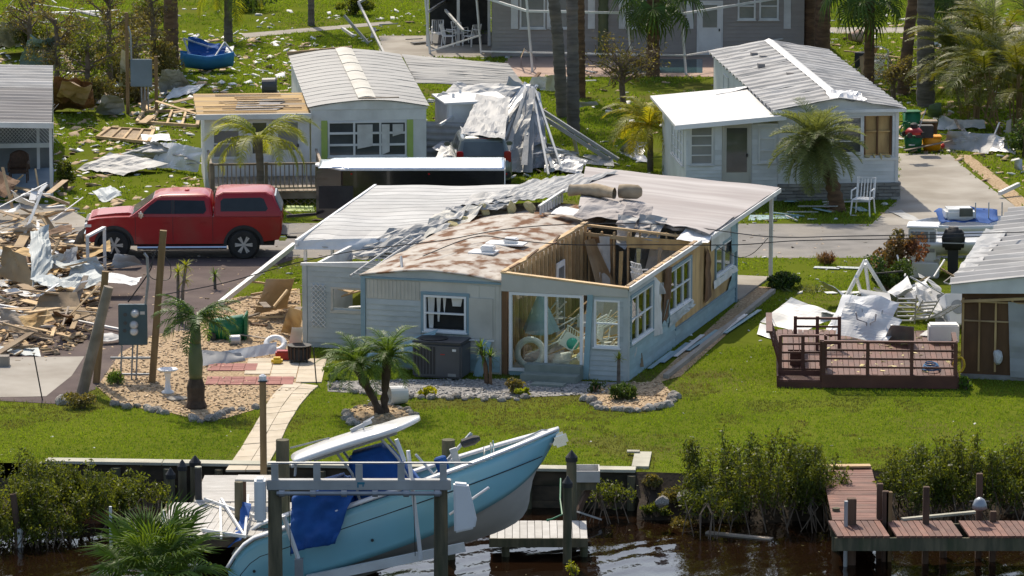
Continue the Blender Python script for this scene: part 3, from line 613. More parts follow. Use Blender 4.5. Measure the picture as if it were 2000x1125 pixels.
MB().bx(-7.16,-7.04,-.05,.1,0,2.42).build('corner_trim', M['trim_blue'], H); MB().bx(-7.1,-3.36,-.045,-.002,2.36,2.41).build('eave_trim', M['trim_blue'], H)
NA = 16
arch = lambda t: 2.42+.20*math.sin(PI*t)
gp = [(-7.12,2.412)]+[(lerp(-7.12,-3.37,i/NA), arch(i/NA)) for i in range(NA+1)]+[(-3.37,2.412)]
MB().prism(gp, -.02, .05, 'Y').build('gable_panel', M['siding'], H)
MB().surf(lambda u,v: (lerp(-7.2,-3.37,u)+.0, lerp(-.07,9.6,v), arch(u)+.03+.018*nz(u*7,v*16)+.03*nz(u*2,v*5,2)), 24, 60, .03).build('rusty_roof', M['rust'], H, smooth=True)
MB().surf(lambda u,v: (lerp(-7.15,-3.4,u), lerp(9.6,12,v), arch(u)-.02), 8, 4, .03).build('rear_roof', M['rust'], H, smooth=True)
wall(H, plane('left',-7.1), 0.1, 12, 0, 2.4, 'siding'); wall(H, plane('back',12), -7.1, -.05, 0, 2.38, 'siding')
# roof vents and cables on the rusty roof
for (x,y,w_,h_) in ((-4.75,3.1,.5,.16),(-4.55,4.6,.75,.14)):
    v_ = MB().bx(x-w_*.7,x+w_*.7,y-.3,y+.3,2.63,2.67).build('roof_vent', M['white_clean'], H); MB().bx(x-.05,x+.3,y-.16,y+.16,2.67,2.67+h_).build('vent_cap', M['white_clean'], v_, bev=.03)
MB().tube([(-6.2,.5,2.52),(-6.35,.9,2.80)], .035, 8).build('vent_pipe', M['pipe'], H)
# --- right wall
rh_ = [(.3,2.55,.92,2.12),(4.3,6.7,1.0,2.12),(9.6,11.7,1.1,1.9)]
wall(H, RT, .05, 12, 0, 2.36, 'ply', rh_)
siding(H, RT, .12, 5.0, .0, .86, 'siding_blue', course=.125); siding(H, RT, 5.0, 12, .02, .42, 'siding_blue', course=.13)
siding(H, RT, .12, 2.62, .86, 2.34, 'siding', rh_[:1], .13)
pbox(MB(), RT, 5.0, 12, .43, .50, .0, .05).build('base_trim', M['trim_blue'], H)
window(H, RT, .3, 2.55, .92, 2.12, 3, 2, 'white_clean', 'glass', .035); window(H, RT, 4.3, 6.7, 1.0, 2.12, 3, 2, 'white_clean', 'glass', .035); window(H, RT, 9.6, 11.7, 1.1, 1.9, 2, 1, 'white_clean', 'win', .05)
for h in rh_:
    f_ = MB()
    for a in ((h[0]-.08,h[0],h[2]-.08,h[3]+.08),(h[1],h[1]+.08,h[2]-.08,h[3]+.08),(h[0],h[1],h[3],h[3]+.08),(h[0],h[1],h[2]-.08,h[2]-.037)): pbox(f_, RT, *a, .0, .045)
    f_.build('window_trim', M['trim_blue'], H)
def rsheet(name, q, m, **k): return sheet(name, None, None, [RT(*p) for p in q], m, parent=H, **k)
rsheet('torn_sheathing', [(2.66,.03,.7),(3.5,.06,.62),(3.3,.05,2.0),(2.66,.03,2.3)], 'white', amp=.03, seed=3, tear=.06)
rsheet('torn_sheathing', [(3.55,.05,.8),(4.15,.05,1.0),(4.1,.16,2.32),(3.6,.12,2.34)], 'ply_dark', amp=.05, seed=4, tear=.05)
rsheet('torn_sheathing', [(3.0,.09,1.75),(3.5,.12,1.7),(3.45,.1,2.0),(3.05,.09,2.05)], 'alu_white', amp=.08, seed=5)
rsheet('sagging_siding', [(4.2,.06,.66),(6.9,.12,.8),(6.85,.06,.97),(4.2,.05,.93)], 'siding', amp=.07, seed=6, tear=.05)
rsheet('sagging_siding', [(9.3,.06,.82),(12.0,.08,.9),(11.9,.05,1.06),(9.3,.05,1.05)], 'white', amp=.04, seed=9)
rsheet('torn_sheathing', [(8.2,.07,.62),(8.9,.08,.75),(8.75,.07,1.9),(8.3,.07,2.2)], 'ply_dark', amp=.05, seed=7)
rsheet('torn_sheathing', [(8.95,.04,1.93),(11.3,.04,1.93),(11.3,.04,2.36),(8.95,.04,2.36)], 'white', amp=.02, seed=8)
rsheet('torn_siding', [(11.35,.05,1.5),(12.05,.07,1.45),(12.05,.05,2.36),(11.35,.04,2.36)], 'siding_blue', amp=.05, seed=10, tear=.05)
rsheet('torn_siding', [(10.9,.05,.5),(12.04,.05,.5),(12.04,.05,1.02),(11.4,.05,.9)], 'siding_blue', amp=.03, seed=12)
for k in range(5): rsheet('torn_siding', [(3.4+k*.5,.05,.8-.02*k),(3.9+k*.5,.05,.8),(3.8+k*.5,.05,.95+.08*math.sin(k*2)),(3.5+k*.5,.05,.92)], 'siding_blue', amp=.03, seed=20+k)
MB().bx(-.06,.06,11.94,12.07,0,2.36).build('corner_trim', M['trim_blue'], H)
mb = MB().beam((-.05,-.02,2.42),(-.05,8.2,2.42),.16,.05); mb.build('top_plate', M['lumber'], H); MB().beam((.07,-.03,2.41),(.07,8.2,2.41),.05,.12).build('gutter_edge', M['white'], H)
for k in range(9): plank((-.05,k*.95+.2,2.455), (-.05,k*.95+.85,2.462), .10, .02, 'panel_tan', None, 'top_plate_scrap', parent=H)
# --- stud wall between the lanai and the main box
SX = -3.36
for k in range(21): MB().bx(SX+.0,SX+.09,.1+k*.4,.145+k*.4,.10,2.62).build('stud', M['lumber'], H)
MB().beam((SX+.05,-.0,2.68),(SX+.05,8.1,2.70),.12,.09).build('top_plate', M['lumber'], H)
for k in range(6):
    a = .1+k*1.33; MB().bx(SX-.03,SX-.004,a,a+1.3,.1,2.3-.22*(k%2)).build('wall_panel', M['ply_dark' if k%3 else 'ply'], H)
MB().bx(SX+.1,SX+.14,4.9,5.7,.1,2.1).build('inner_door', M['white'], H); MB().bx(SX+.14,SX+.16,5.05,5.55,.25,1.95).build('inner_door_panel', M['win_grey'], H)
# --- rear partition with header
for k, x in enumerate((-3.2,-2.85,-2.5,-2.1,-.55,-.2)): MB().bx(x,x+.05,8.0,8.09,.1,2.5-.06*x*-1*0).build('stud', M['lumber'], H)
MB().beam((SX+.1,8.05,2.66),(-.02,8.05,2.44),.1,.06).build('top_plate', M['lumber'], H); MB().beam((-2.1,7.97,2.26),(-.15,7.97,2.22),.05,.3).build('header', M['ply'], H); MB().beam((SX+.1,7.99,2.42),(-2.1,7.99,2.34),.05,.1).build('header', M['lumber'], H)
for k in range(8): MB().beam((-2.0+k*.25,8.05,2.36),(-2.0+k*.25,8.05,2.56),.04,.04).build('cripple', M['lumber'], H)
MB().bx(SX+.12,-2.55,8.1,8.14,.1,2.4).build('wall_panel', M['panel_tan'], H); MB().bx(-.75,-.05,8.1,8.14,.1,2.35).build('wall_panel', M['beige'], H)
sheet('hanging_panel', None, None, [(-3.2,7.6,2.3),(-2.95,7.7,2.35),(-2.0,7.8,.3),(-2.6,7.5,.2)], 'panel_tan', amp=.12, seed=31, parent=H, curl=.2)
sheet('hanging_cloth', None, None, [(-2.85,7.85,2.4),(-2.55,7.85,2.4),(-2.5,7.8,.7),(-2.7,7.8,.6)], 'cloth', amp=.08, seed=32, parent=H)
# --- roof over the rear half
RO = [(.25,7.8,2.58),(.25,16.2,2.62),(-5.6,16.4,3.02),(-4.3,9.9,2.98)]
def ro(u, v):   # u: right->left, v: front->back
    f = [Vector(q) for q in ((.28,7.9,2.52),(-3.9,9.6,2.86),(-5.55,16.4,2.92),(.28,16.3,2.56))]
    p = f[0].lerp(f[1],u).lerp(f[3].lerp(f[2],u),v)
    p.z += .04*nz(u*4,v*5)+(.10*max(0,.25-v)*4*abs(nz(u*6,7)) if v < .25 else 0); p.y += (.5*nz(u*5,3)+.25*nz(u*14,8))*(1-v)**3*(1 if u > .1 else 0); return p
MB().surf(ro, 30, 30, .07).build('roof_over', M['roof_over'], H, smooth=False)
def ro2(u, v): p = ro(lerp(.0,.72,u), lerp(-.02,.33,v)); p.z += .085+.05*math.sin(u*PI)*(1-v); return p
MB().surf(ro2, 20, 10, .02).build('roof_over_lap', M['roof_over'], H)
mb = MB()
for k in range(9):
    pass
MB().beam((.31,7.8,2.50),(.31,16.35,2.54),.04,.12).build('eave_trim', M['white'], H)
for (x,y) in ((.14,15.9),(-2.6,16.1),(-5.3,16.1)): MB().bx(x-.05,x+.05,y-.05,y+.05,0,2.54-.06*x).build('porch_post', M['white'], H)
MB().bx(-5.3,.1,12.1,16.0,-.02,.06).build('rear_slab', M['concrete'], H)
hard([tuple(HL(*c)[:2]) for c in ((-5.3,12),(.1,12),(.1,16),(-5.3,16))])
# crumpled membrane at the torn edge
for k, (q, m_, am) in enumerate([
    ([(-3.9,9.0,2.74),(-2.2,8.6,2.74),(-2.1,9.4,3.0),(-3.7,9.9,3.12)], 'roof_over', .16), ([(-2.5,8.3,2.66),(-1.5,8.2,2.66),(-1.7,9.3,3.08),(-2.4,9.3,3.12)], 'roof_over', .2),
    ([(-1.9,8.0,2.3),(-1.2,7.9,2.35),(-1.1,8.5,2.9),(-1.9,8.6,2.95)], 'alu_white', .22), ([(-2.4,7.9,2.2),(-2.1,7.8,2.1),(-1.9,8.5,2.85),(-2.5,8.6,2.9)], 'alu_white', .2),
    ([(-4.6,9.2,2.76),(-3.8,9.0,2.74),(-3.6,9.7,2.8),(-4.5,9.9,2.86)], 'white', .12), ([(-.6,7.55,2.46),(.3,7.5,2.42),(.35,8.3,2.62),(-.5,8.4,2.66)], 'white_clean', .1)]):
    sheet('torn_membrane', None, None, q, m_, 14, 12, am*.6, seed=40+k, parent=H, freq=1.5)
t = thing('fabric_roll', 'tan padded fabric roll slumped on the grey roof over', 'roll', HL(-3.6,11.2,2.93), HZ)
def roll(u, v):
    a = 2*PI*v; r = .2*(1+.2*nz(u*7,math.cos(a),math.sin(a)))*(1-.1*math.sin(u*9)); return (lerp(-1.0,.35,u), .25*math.sin(u*4)+r*1.25*math.cos(a), .17+r*math.sin(a)*.85)
MB().surf(roll, 22, 12).build('roll_body', M['tanroll'], t, smooth=True); MB().lathe([(.02,0),(.19,.02),(.21,.2),(.2,.55),(.12,.66),(.02,.67)], 14, (.38,.16,.18), 'X').build('roll_end', M['tanroll'], t, smooth=True)
# --- left shed wall with opening and lattice
ax0, ax1, ay = -9.5, -7.2, 2.3; LF = plane('front',ay); oh = [(-8.68,-7.37,1.05,1.6)]
wall(H, LF, ax0, ax1, 0, 2.2, 'siding', oh, .06); siding(H, LF, ax0+.1, ax1-.02, 0, 2.2, 'siding', oh, .135)
MB().bx(ax0-.04,ax0+.09,ay-.04,ay+.06,0,2.2).build('corner_trim', M['siding'], H); MB().hexa([(ax0-.08,ay-.05,2.2),(ax1,ay-.05,2.21),(ax1,ay+.07,2.21),(ax0-.08,ay+.07,2.2)], [(ax0-.08,ay-.05,2.26),(ax1,ay-.05,2.40),(ax1,ay+.07,2.40),(ax0-.08,ay+.07,2.26)]).build('top_trim', M['white'], H)
f_ = MB()
for a in ((-8.74,-8.68,1.0,1.66),(-7.37,-7.31,1.0,1.66),(-8.68,-7.37,1.6,1.66),(-8.76,-7.29,.96,1.04)): pbox(f_, LF, *a, -.03, .04)
f_.build('window_frame', M['beige'], H)
f_ = MB()
for i in range(-4,12):
    for sgn in (1,-1):
        z0 = .55+i*.13; p, q = Vector((-9.28,ay-.05,z0)), Vector((-8.88,ay-.05,z0+.4))
        if sgn < 0: p.x, q.x = q.x, p.x
        def clip(p, q):
            a, b = max(p.z,.55), min(q.z,1.72)
            if b-a < .05: return None
            return p.lerp(q,(a-p.z)/(q.z-p.z)), p.lerp(q,(b-p.z)/(q.z-p.z))
        c_ = clip(p,q)
        if c_: f_.beam(c_[0]+Vector((0,-.004*sgn,0)), c_[1]+Vector((0,-.004*sgn,0)), .008, .035, (0,1,0))
f_.build('lattice', M['white_clean'], H)
wall(H, plane('left',ax0), ay+.1, 6.2, 0, 2.1, 'white', [(3.2,4.6,.9,1.7)])
hard([tuple(HL(*c)[:2]) for c in ((-11,2.2),(-7.1,2.2),(-7.1,15),(-11,15))])
# --- carport awning fallen at the left
C = thing('carport_roof', 'white pan carport roof buckled along the left side of the wrecked house', 'carport', HO, HZ)
def cp(u, v):
    p = Vector((-10.9,6.0,2.2)).lerp(Vector((-7.6,7.0,2.42)),u).lerp(Vector((-11.7,15.6,2.28)).lerp(Vector((-6.4,15.4,2.55)),u),v)
    p.z += .07*nz(u*3,v*4)-.30*(max(0,.2-v)/.2)**1.5*(.4+.6*u)+.22*(max(0,u-.75)/.25)*nz(v*7,3)-.10*math.sin(PI*u)*(1-v); p.y += .5*nz(u*6,1)*(1-v)**4; return p
for k in range(16):
    MB().surf(lambda u,v: (lambda p: p+Vector((0,0,.006*(1-v))))(cp(u, lerp(k/16,(k+1)/16+.003,v))), 14, 4, .015).build('roof_pan', M['alu_white'], C, smooth=False)
MB().beam((-10.95,5.95,2.16),(-11.75,15.65,2.24),.07,.14).build('gutter', M['white_clean'], C)
sheet('front_fascia', None, None, [(-11.0,5.9,1.98),(-7.9,6.4,2.0),(-7.8,6.7,2.34),(-11.0,6.0,2.2)], 'white', amp=.10, seed=51, parent=C, freq=1.2)
for (x,y) in ((-10.8,6.3),(-11.4,10.5),(-11.5,15.2)): MB().bx(x-.04,x+.04,y-.04,y+.04,0,2.1).build('post', M['white_clean'], C)
sheet('crumpled_flap', None, None, [(-9.3,5.7,1.9),(-7.3,6.3,2.1),(-7.0,7.6,2.62),(-8.6,7.0,2.5)], 'alu_white', 14, 12, .22, seed=54, parent=C, freq=1.0)
sheet('crumpled_flap', None, None, [(-7.9,6.6,2.3),(-6.9,7.2,2.4),(-6.6,9.6,2.85),(-7.7,9.2,2.75)], 'beige', 14, 12, .2, seed=55, parent=C, freq=1.1)
sheet('crumpled_flap', None, None, [(-7.8,9.0,2.6),(-6.8,9.4,2.7),(-6.2,11.6,2.95),(-7.6,11.6,2.75)], 'alu_white', 14, 12, .2, seed=56, parent=C, freq=1.1)
sheet('hanging_soffit', None, None, [(-9.6,5.7,1.75),(-7.6,6.2,1.9),(-7.6,7.2,2.3),(-9.6,6.5,2.15)], 'alu_white', amp=.14, seed=53, parent=C)
K = thing('crumpled_roof', 'crumpled ribbed aluminium roof sheets heaped behind the rusty roof', 'metal sheet', HO, HZ)
for k, (q, am, n) in enumerate([([(-7.4,9.6,2.75),(-5.0,10.6,2.95),(-4.4,15.8,3.0),(-6.9,15.5,2.66)], .07, 10), ([(-7.5,9.0,2.62),(-6.1,9.6,2.78),(-5.6,10.8,2.92),(-7.3,10.6,2.74)], .16, 4), ([(-7.7,7.3,2.42),(-7.05,8.3,2.6),(-6.9,10.0,2.75),(-7.6,9.8,2.6)], .13, 3)]):
    sheet('ribbed_sheet', None, None, q[1:]+q[:1] if k == 0 else q, 'alu_white', 18, 10, am, ribs=n, rh=.035, seed=60+k, parent=K)
for k in range(9): MB().bx(-4.95+k*.0,-4.9,9.3+k*.28,9.36+k*.28,2.68,2.92).build('broken_joist', M['white'], K)
MB().beam((-4.93,9.2,2.93),(-4.93,11.8,3.0),.08,.05).build('joist_rail', M['white'], K)
for k, p in enumerate(((-7.0,8.8,2.55),(-6.6,9.5,2.72),(-5.4,9.9,2.78),(-7.05,8.0,2.5),(-5.9,9.8,2.74))):
    tag(obj('insulation_clump', ROCKS[k], None, HL(*p), rot=(k,k*2,k*3), sc=(.2,.13,.1)), ('second','third','fifth','first','fourth')[k]+' yellow insulation clump from the left on the rusty roof edge', 'insulation', 'insulation along the roof edge').data = (lambda me: (me.materials.clear(), me.materials.append(M['insul']), me)[2])(ROCKS[k].copy())
# broken ladder-like eave frame at the left eave
E = thing('eave_ladder', 'white aluminium railing frame lying along the left eave', 'railing', HO, HZ)
for dx in (0,.32): MB().tube([(-7.65+dx,.6,2.28),(-7.55+dx,3.0,2.5-.02),(-7.5+dx,5.4,2.6)], .03, 6).build('rail', M['alu_white'], E)
for k in range(13): MB().tube([(-7.64,.8+k*.37,2.32+k*.022),(-7.33,.8+k*.37,2.30+k*.022)], .018, 6).build('rung', M['alu_white'], E)
# --- steps
s_ = thing('front_steps', 'grey green two tread steps below the sliding glass door', 'steps', HL(-1.9,-.35), HZ)
for k in range(2): MB().bx(-.75,.75,-.42+k*.42,.02+k*.3,0,.19+k*.19).build('tread', M['turf'], s_, bev=.015)
tag(MB().bx(-.45,.4,-.18,.18,0,.06).build('stepping_stone', M['turf'], None, loc=HL(-1.75,-1.15,0.01), rz=HZ), 'flat grey stepping slab in front of the glass door steps', 'slab')
# --- things inside the lanai
def hplank(p, q, m='white', w=.06, h=.03, label='white frame member tangled behind the glass door', name='frame_member', cat='debris'):
    return plank(HL(*p), HL(*q), w, h, m, label, name, cat, 'wreckage inside the glass porch')
r = rng(8)
for k in range(44):
    x, y = r.uniform(-3.1,-.6), r.uniform(.5,4.5); a = r.uniform(-1.1,1.1); l = r.uniform(.6,1.7); z = r.uniform(.3,1.1)
    hplank((x-l*.4*math.cos(a),y,max(.12,z-l*.4*abs(math.sin(a)))), (x+l*.4*math.cos(a),y+r.uniform(-.3,.3),min(2.1,z+l*.5*abs(math.sin(a)))), *(lambda m_: (m_, r.uniform(.03,.08), .03, ('white','tan','silver')[(m_ in ('lumber','ply'))+2*(m_ == 'alu')]+(' long' if l > 1.15 else ' short')+' frame member behind the porch glass'+(', left' if x < -2.3 else (', right' if x > -1.4 else ', middle'))+(' near' if y < 2.5 else ' far'))) (r.choice(['white_clean','white_clean','lumber','ply','alu'])))
for k in range(14):
    x, y = r.uniform(-3.0,-.5), r.uniform(1.0,6.5); q = [HL(x,y,.15), HL(x+r.uniform(.5,1.0),y+r.uniform(-.3,.3),.15), HL(x+r.uniform(.4,1.0),y+.4,r.uniform(.7,1.5)), HL(x,y+.3,r.uniform(.7,1.4))]
    sheet('fallen_board', ('first','second','third','fourth','fifth','sixth','seventh','eighth','ninth','tenth','eleventh','twelfth','thirteenth','fourteenth')[sorted(range(14)).index(k)]+' fallen board leaning inside the open porch', 'board', q, r.choice(['panel_tan','ply','beige','siding','cloth']), 6, 6, .05, seed=k, group='boards inside the porch', th=.02)
tr = MB()
for a in range(20):
    pass
tor = [(math.cos(2*PI*i/28)*.34, 0, .34+.09+math.sin(2*PI*i/28)*.34) for i in range(29)]
o = MB().tube(tor, .085, 10, False).build('swim_ring', M['cloth'], None, smooth=True, loc=HL(-2.72,.35,.11), rz=HZ); o.rotation_euler.x = R(-14); tag(o, 'pale green swim ring leaning inside the sliding glass door', 'swim ring')
def uv(name, label, cat, c, r_, m, sc=(1,1,1)):
    o = MB().lathe([(r_*math.sin(PI*i/14)+.001, r_-r_*math.cos(PI*i/14)) for i in range(15)], 20).build(name, M[m], None, smooth=True, loc=c); o.scale = sc; return tag(o, label, cat)
uv('beach_ball', 'teal green ball among the tangled chairs behind the glass', 'ball', HL(-1.62,.6,.62), .17, 'teal'); uv('float', 'small white ball at the right edge of the glass door', 'ball', HL(-1.34,.4,.38), .12, 'white_clean')
for k, (x,y,z) in enumerate(((-2.2,.5,.1),(-1.7,.5,.1),(-.5,.6,.5))): tag(sheet('cushion', None, None, [HL(x,y,z), HL(x+.5,y,z), HL(x+.5,y+.35,z+.4), HL(x,y+.35,z+.35)], 'insul' if k == 1 else 'cloth', 8, 8, .12, seed=70+k, th=.08, sm=True), ('cream cushion low in the left of the right glass pane','yellow tan cushion low in the right glass pane','pale cushion behind the narrow porch window')[k], 'cushion')
def plastic_chair(name, label, loc, rz, sc=1, tilt=(0,0), group=None):
    t = thing(name, label, 'chair', loc, rz, group); t.rotation_euler = (tilt[0],tilt[1],rz); t.scale = (sc,)*3
    MB().bx(-.23,.23,-.22,.22,.40,.43).build('seat', M['white_clean'], t, bev=.01)
    for sx in (-.22,.22):
        for sy in (-.21,.21): MB().tube([(sx,sy,.4),(sx*1.15,sy*1.2,0)], .02, 6).build('leg', M['white_clean'], t)
        MB().tube([(sx*1.1,.2,.65),(sx*1.1,-.2,.64),(sx*1.1,-.22,.42)], .02, 6).build('armrest', M['white_clean'], t)
    for k in range(6): MB().tube([(-.2+k*.08,.22,.42),(-.2+k*.08,.33,.88)], .013, 5).build('back_slat', M['white_clean'], t)
    MB().tube([(-.23,.21,.42),(-.23,.34,.9),(.23,.34,.9),(.23,.21,.42)], .02, 6).build('back_frame', M['white_clean'], t); return t
for k in range(3): plastic_chair('plastic_chair', ('lowest','middle','uppermost')[k]+' white plastic chair of the stack inside the roofless room', HL(-1.3,7.0,.72+k*.14), HZ+2.4, 1, group='stacked chairs in the roofless room')
for k in range(2): plastic_chair('patio_chair', ('left','right')[k]+' overturned white patio chair behind the glass door', HL(-1.75+k*.35,.9+k*.3,.75+.2*k), HZ+k, .9, (R(70),R(30)))
tag(sheet('sofa_panel', None, None, [HL(-2.0,9.2,.5), HL(-.6,9.0,.5), HL(-.7,9.8,1.7), HL(-1.9,9.8,1.8)], 'cloth', 10, 10, .2, seed=81, th=.05), 'dim pale mattress leaning in the dark back room', 'mattress')
# --- wrecked siding leaning by the front, front garden things
tag(sheet('fallen_siding', None, None, [HL(-6.9,-.9,.05), HL(-5.2,-.55,.75), HL(-5.0,-.2,1.15), HL(-6.8,-.4,.5)], 'siding_blue', 10, 8, .05, ribs=4, rh=.02, seed=90), 'strip of blue siding fallen slantwise under the front window', 'siding')
tag(sheet('fallen_siding', None, None, [HL(-4.0,-.4,.0), HL(-3.75,-.5,.0), HL(-3.6,-.1,.85), HL(-3.85,-.05,.9)], 'siding_blue', 5, 8, .04, seed=91), 'blue siding scrap standing right of the grey condenser', 'siding')
for k in range(7): tag(plank(HL(.18+.12*k,1.6+k*.9,.05), HL(.2+.14*k,4.0+k*1.1,.07+.03*(k%3)), .12, .015, ('siding_blue','trim_blue','white')[k%3], None, 'siding_strip'), ('first','second','third','fourth','fifth','sixth','seventh')[k]+' fallen siding strip along the right wall counted from the front', 'siding strip', 'siding strips on the ground by the right wall')
A = thing('air_conditioner', 'dark grey condenser unit standing before the pale house wall', 'air conditioner', HL(-4.75,-.75,.05), HZ)
MB().bx(-.66,.66,-.44,.44,0,.9).build('cabinet', M['ac'], A, bev=.05, seg=3, auto=40); MB().bx(-.68,.68,-.46,.46,.9,.95).build('lid', M['ac'], A, bev=.03); MB().lathe([(.36,.95),(.37,.97),(.33,.975),(.02,.965)], 24, (-.2,0,0)).build('fan_grille', M['blackmat'], A)
for k in range(7): MB().bx(-.6+k*.085,-.55+k*.085,-.452,-.435,.1,.82).build('louvre', M['blackmat'], A)
MB().bx(.1,.22,-.449,-.44,.62,.64).build('badge', M['redplastic'], A); MB().bx(.42,.52,-.449,-.44,.72,.78).build('label_plate', M['white'], A); MB().bx(.3,.52,-.449,-.44,.06,.14).build('data_plate', M['win_grey'], A)

r = rng(19)
for k in range(16):
    x, y, z = r.uniform(-9.2,-7.4), r.uniform(2.9,5.2), r.uniform(.15,1.3); a = r.uniform(0,PI); l = r.uniform(.3,.8)
    plank(HL(x-l*math.cos(a),y,z), HL(x+l*math.cos(a),y+l*math.sin(a)*.5,z+r.uniform(-.1,.5)), r.choice((.08,.2,.3)), .03, *(lambda m_: (m_, {'lumber':'tan','white':'white','panel_tan':'brown','cloth':'pale','redplastic':'red'}[m_]+(' low' if z < .7 else ' high')+' scrap board seen through the shed opening'+(', left' if x < -8.3 else ', right')))(r.choice(('lumber','white','panel_tan','cloth','redplastic'))), 'scrap_board', 'board', 'scraps behind the shed opening')

t = thing('picnic_table', 'low pale table under the stacked chairs in the roofless room', 'table', HL(-1.3,7.0,.1), HZ); MB().bx(-.6,.6,-.4,.4,.56,.61).build('top', M['lumber_grey'], t); [MB().bx(x-.04,x+.04,y-.04,y+.04,0,.56).build('leg', M['lumber_grey'], t) for x in (-.5,.5) for y in (-.32,.32)]
t = thing('beach_umbrella', 'blue grey beach umbrella leaning behind the left glass pane', 'umbrella', HL(-2.75,1.6,.1), HZ); t.rotation_euler.x = R(8); MB().tube([(0,0,0),(.05,0,1.95)], .02, 6).build('pole', M['white_clean'], t); MB().surf(lambda u,v: (.05+.45*v*math.cos(2*PI*u)*(1+.1*math.cos(16*PI*u)), .45*v*math.sin(2*PI*u), 1.95-1.1*v), 32, 5, .01).build('canopy', M['trim_blue'], t)
for k,(x,y,w_,z0,z1,tl,m_,lb) in enumerate(((-2.0,8.7,.7,.5,1.9,.3,'cloth','pale mattress standing at the left of the dark back room'),(-1.4,8.9,.6,.6,2.1,.5,'beige','beige panel leaning in the middle of the dark back room'),(-.9,8.5,.5,.5,1.7,-.3,'panel_tan','tan panel leaning at the right of the dark back room'),(-2.4,9.4,.5,.8,2.2,.2,'win_grey','grey panel deep in the dark back room'),(-1.1,8.35,.35,.9,1.5,.4,'white','white slab above the stacked chairs'))):
    tag(sheet('loose_sheeting', None, None, [HL(x,y,z0), HL(x+w_,y+.1,z0+.05), HL(x+w_+tl,y+.4,z1), HL(x+tl,y+.3,z1)], m_, 8, 8, .12, seed=130+k, th=.04), lb, 'panel board')
for k,(x,z,l) in enumerate(((-2.9,2.2,1.1),(-1.8,2.1,.7),(-1.2,2.15,.5),(-.45,2.1,.9),(-2.3,2.0,1.3))): sheet('hanging_strip', None, None, [(x,7.9,z),(x+.12,7.9,z),(x+.1,7.8,z-l),(x+.02,7.8,z-l)], ('cloth','insul','panel_tan','white','ply')[k], 3, 8, .08, seed=140+k, parent=H)
r = rng(55)
for k in range(9): plank((SX+.1,.4+k*.85,2.72), (SX+.15+r.uniform(0,.2),.7+k*.85+r.uniform(0,.4),2.78+r.uniform(-.04,.08)), .06, .03, r.choice(('lumber','panel_tan','ply_dark')), None, 'splinter', parent=H)
# ================================================================== WATERFRONT
SWL = [Vector((-11,106.95,0)), Vector((2.9,105.95,0))]; sdir = (SWL[1]-SWL[0]).normalized(); SWR = math.atan2(sdir.y, sdir.x)
sw = thing('seawall', 'timber seawall with pale cap boards along the canal edge', 'seawall', SWL[1], SWR)
L_ = (SWL[1]-SWL[0]).length
for k in range(5): MB().bx(-L_+k*L_/5, -L_+(k+1)*L_/5-.012, -.12, .28, .0, .07).build('cap_board', M['seacap'], sw, bev=.008)
for k in range(3): MB().bx(-L_, 0, -.02-.02*k, .12, -.02-.34*(k+1), -.34*k-.03).build('sheet_board', M['seawall'], sw)
MB().bx(-L_,0,-.01,.1,-1.5,-1.05).build('sheet_board', M['seawall'], sw)
for k in range(12): MB().lathe([(.1,-1.4),(.1,-.06)], 10, (-L_+.5+k*(L_-.6)/11,-.16,0)).build('piling', M['piling'], sw, smooth=False)
MB().bx(-.12,.28,.3,1.95,.001,.071).build('cap_board', M['seacap'], sw); MB().bx(.0,.12,.0,1.9,-1.4,-.01).build('sheet_board', M['seawall'], sw); MB().bx(-.3,.0,1.75,1.95,.075,.11).build('cap_board', M['seacap'], sw)
def piling(px, py, top, r=.12, z0=WZ-.6, m='piling', label='', cap=None, zb=WZ, square=False, name='piling', lean=(0,0), ring=None):
    b = P(px,py,zb); t = thing(name, label, 'piling', (b.x,b.y,zb)); q = [(0,0,z0-zb),(lean[0]*.5,lean[1]*.5,(top-zb)*.5),(lean[0],lean[1],top-zb)]
    if square: MB().beam(q[0],q[2],r*2,r*2,(0,1,0)).build('shaft', M[m], t, bev=.01)
    else: MB().tube(q, [r*1.04,r,r*.96], 14).build('shaft', M[m], t, smooth=False, auto=40)
    h = top-zb
    if cap == 'cone': MB().lathe([(r*1.15,h-.10),(r*1.18,h),(.01,h+.16)], 14, (lean[0],lean[1],0)).build('cap', M['blackmat'], t)
    if cap == 'flat': MB().lathe([(r*1.05,h),(r*1.05,h+.02)], 14).build('cap', M['seacap'], t)
    if ring: MB().lathe([(r*1.12,ring[0]-zb),(r*1.12,ring[1]-zb)], 14).build('sleeve', M['white'], t)
    return t
# ---- left dock: walkway + head
def boards(parent, x0, x1, y0, y1, z, w_, m, along='x', th=.04, gap=.012, seed=0, name='board', skip=0, skew=0.0):
    r = rng(seed); n = int(round(((y1-y0) if along == 'x' else (x1-x0))/w_))
    for k in range(n):
        if r.random() < skip: continue
        dz = r.uniform(-.004,.006)
        if along == 'x': a = y0+(y1-y0)*k/n; MB().hexa([(x0,a,z-th+dz),(x1,a,z-th+dz),(x1,a+(y1-y0)/n-gap,z-th+dz),(x0,a+(y1-y0)/n-gap,z-th+dz)], [(x0,a,z+dz),(x1,a,z+dz),(x1,a+(y1-y0)/n-gap,z+dz),(x0,a+(y1-y0)/n-gap,z+dz)]).build(name, M[m], parent)
        else: a = x0+(x1-x0)*k/n; e = a+(x1-x0)/n-gap; MB().hexa([(a-skew,y0,z-th+dz),(e-skew,y0,z-th+dz),(e,y1,z-th+dz),(a,y1,z-th+dz)], [(a-skew,y0,z+dz),(e-skew,y0,z+dz),(e,y1,z+dz),(a,y1,z+dz)]).build(name, M[m], parent)
DZ = -.02
d0 = P(400,928,DZ); d1 = P(379,979,DZ); dk = thing('grey_dock', 'pale grey plank dock running out from the paver path', 'dock', (d0.x,d0.y,0))
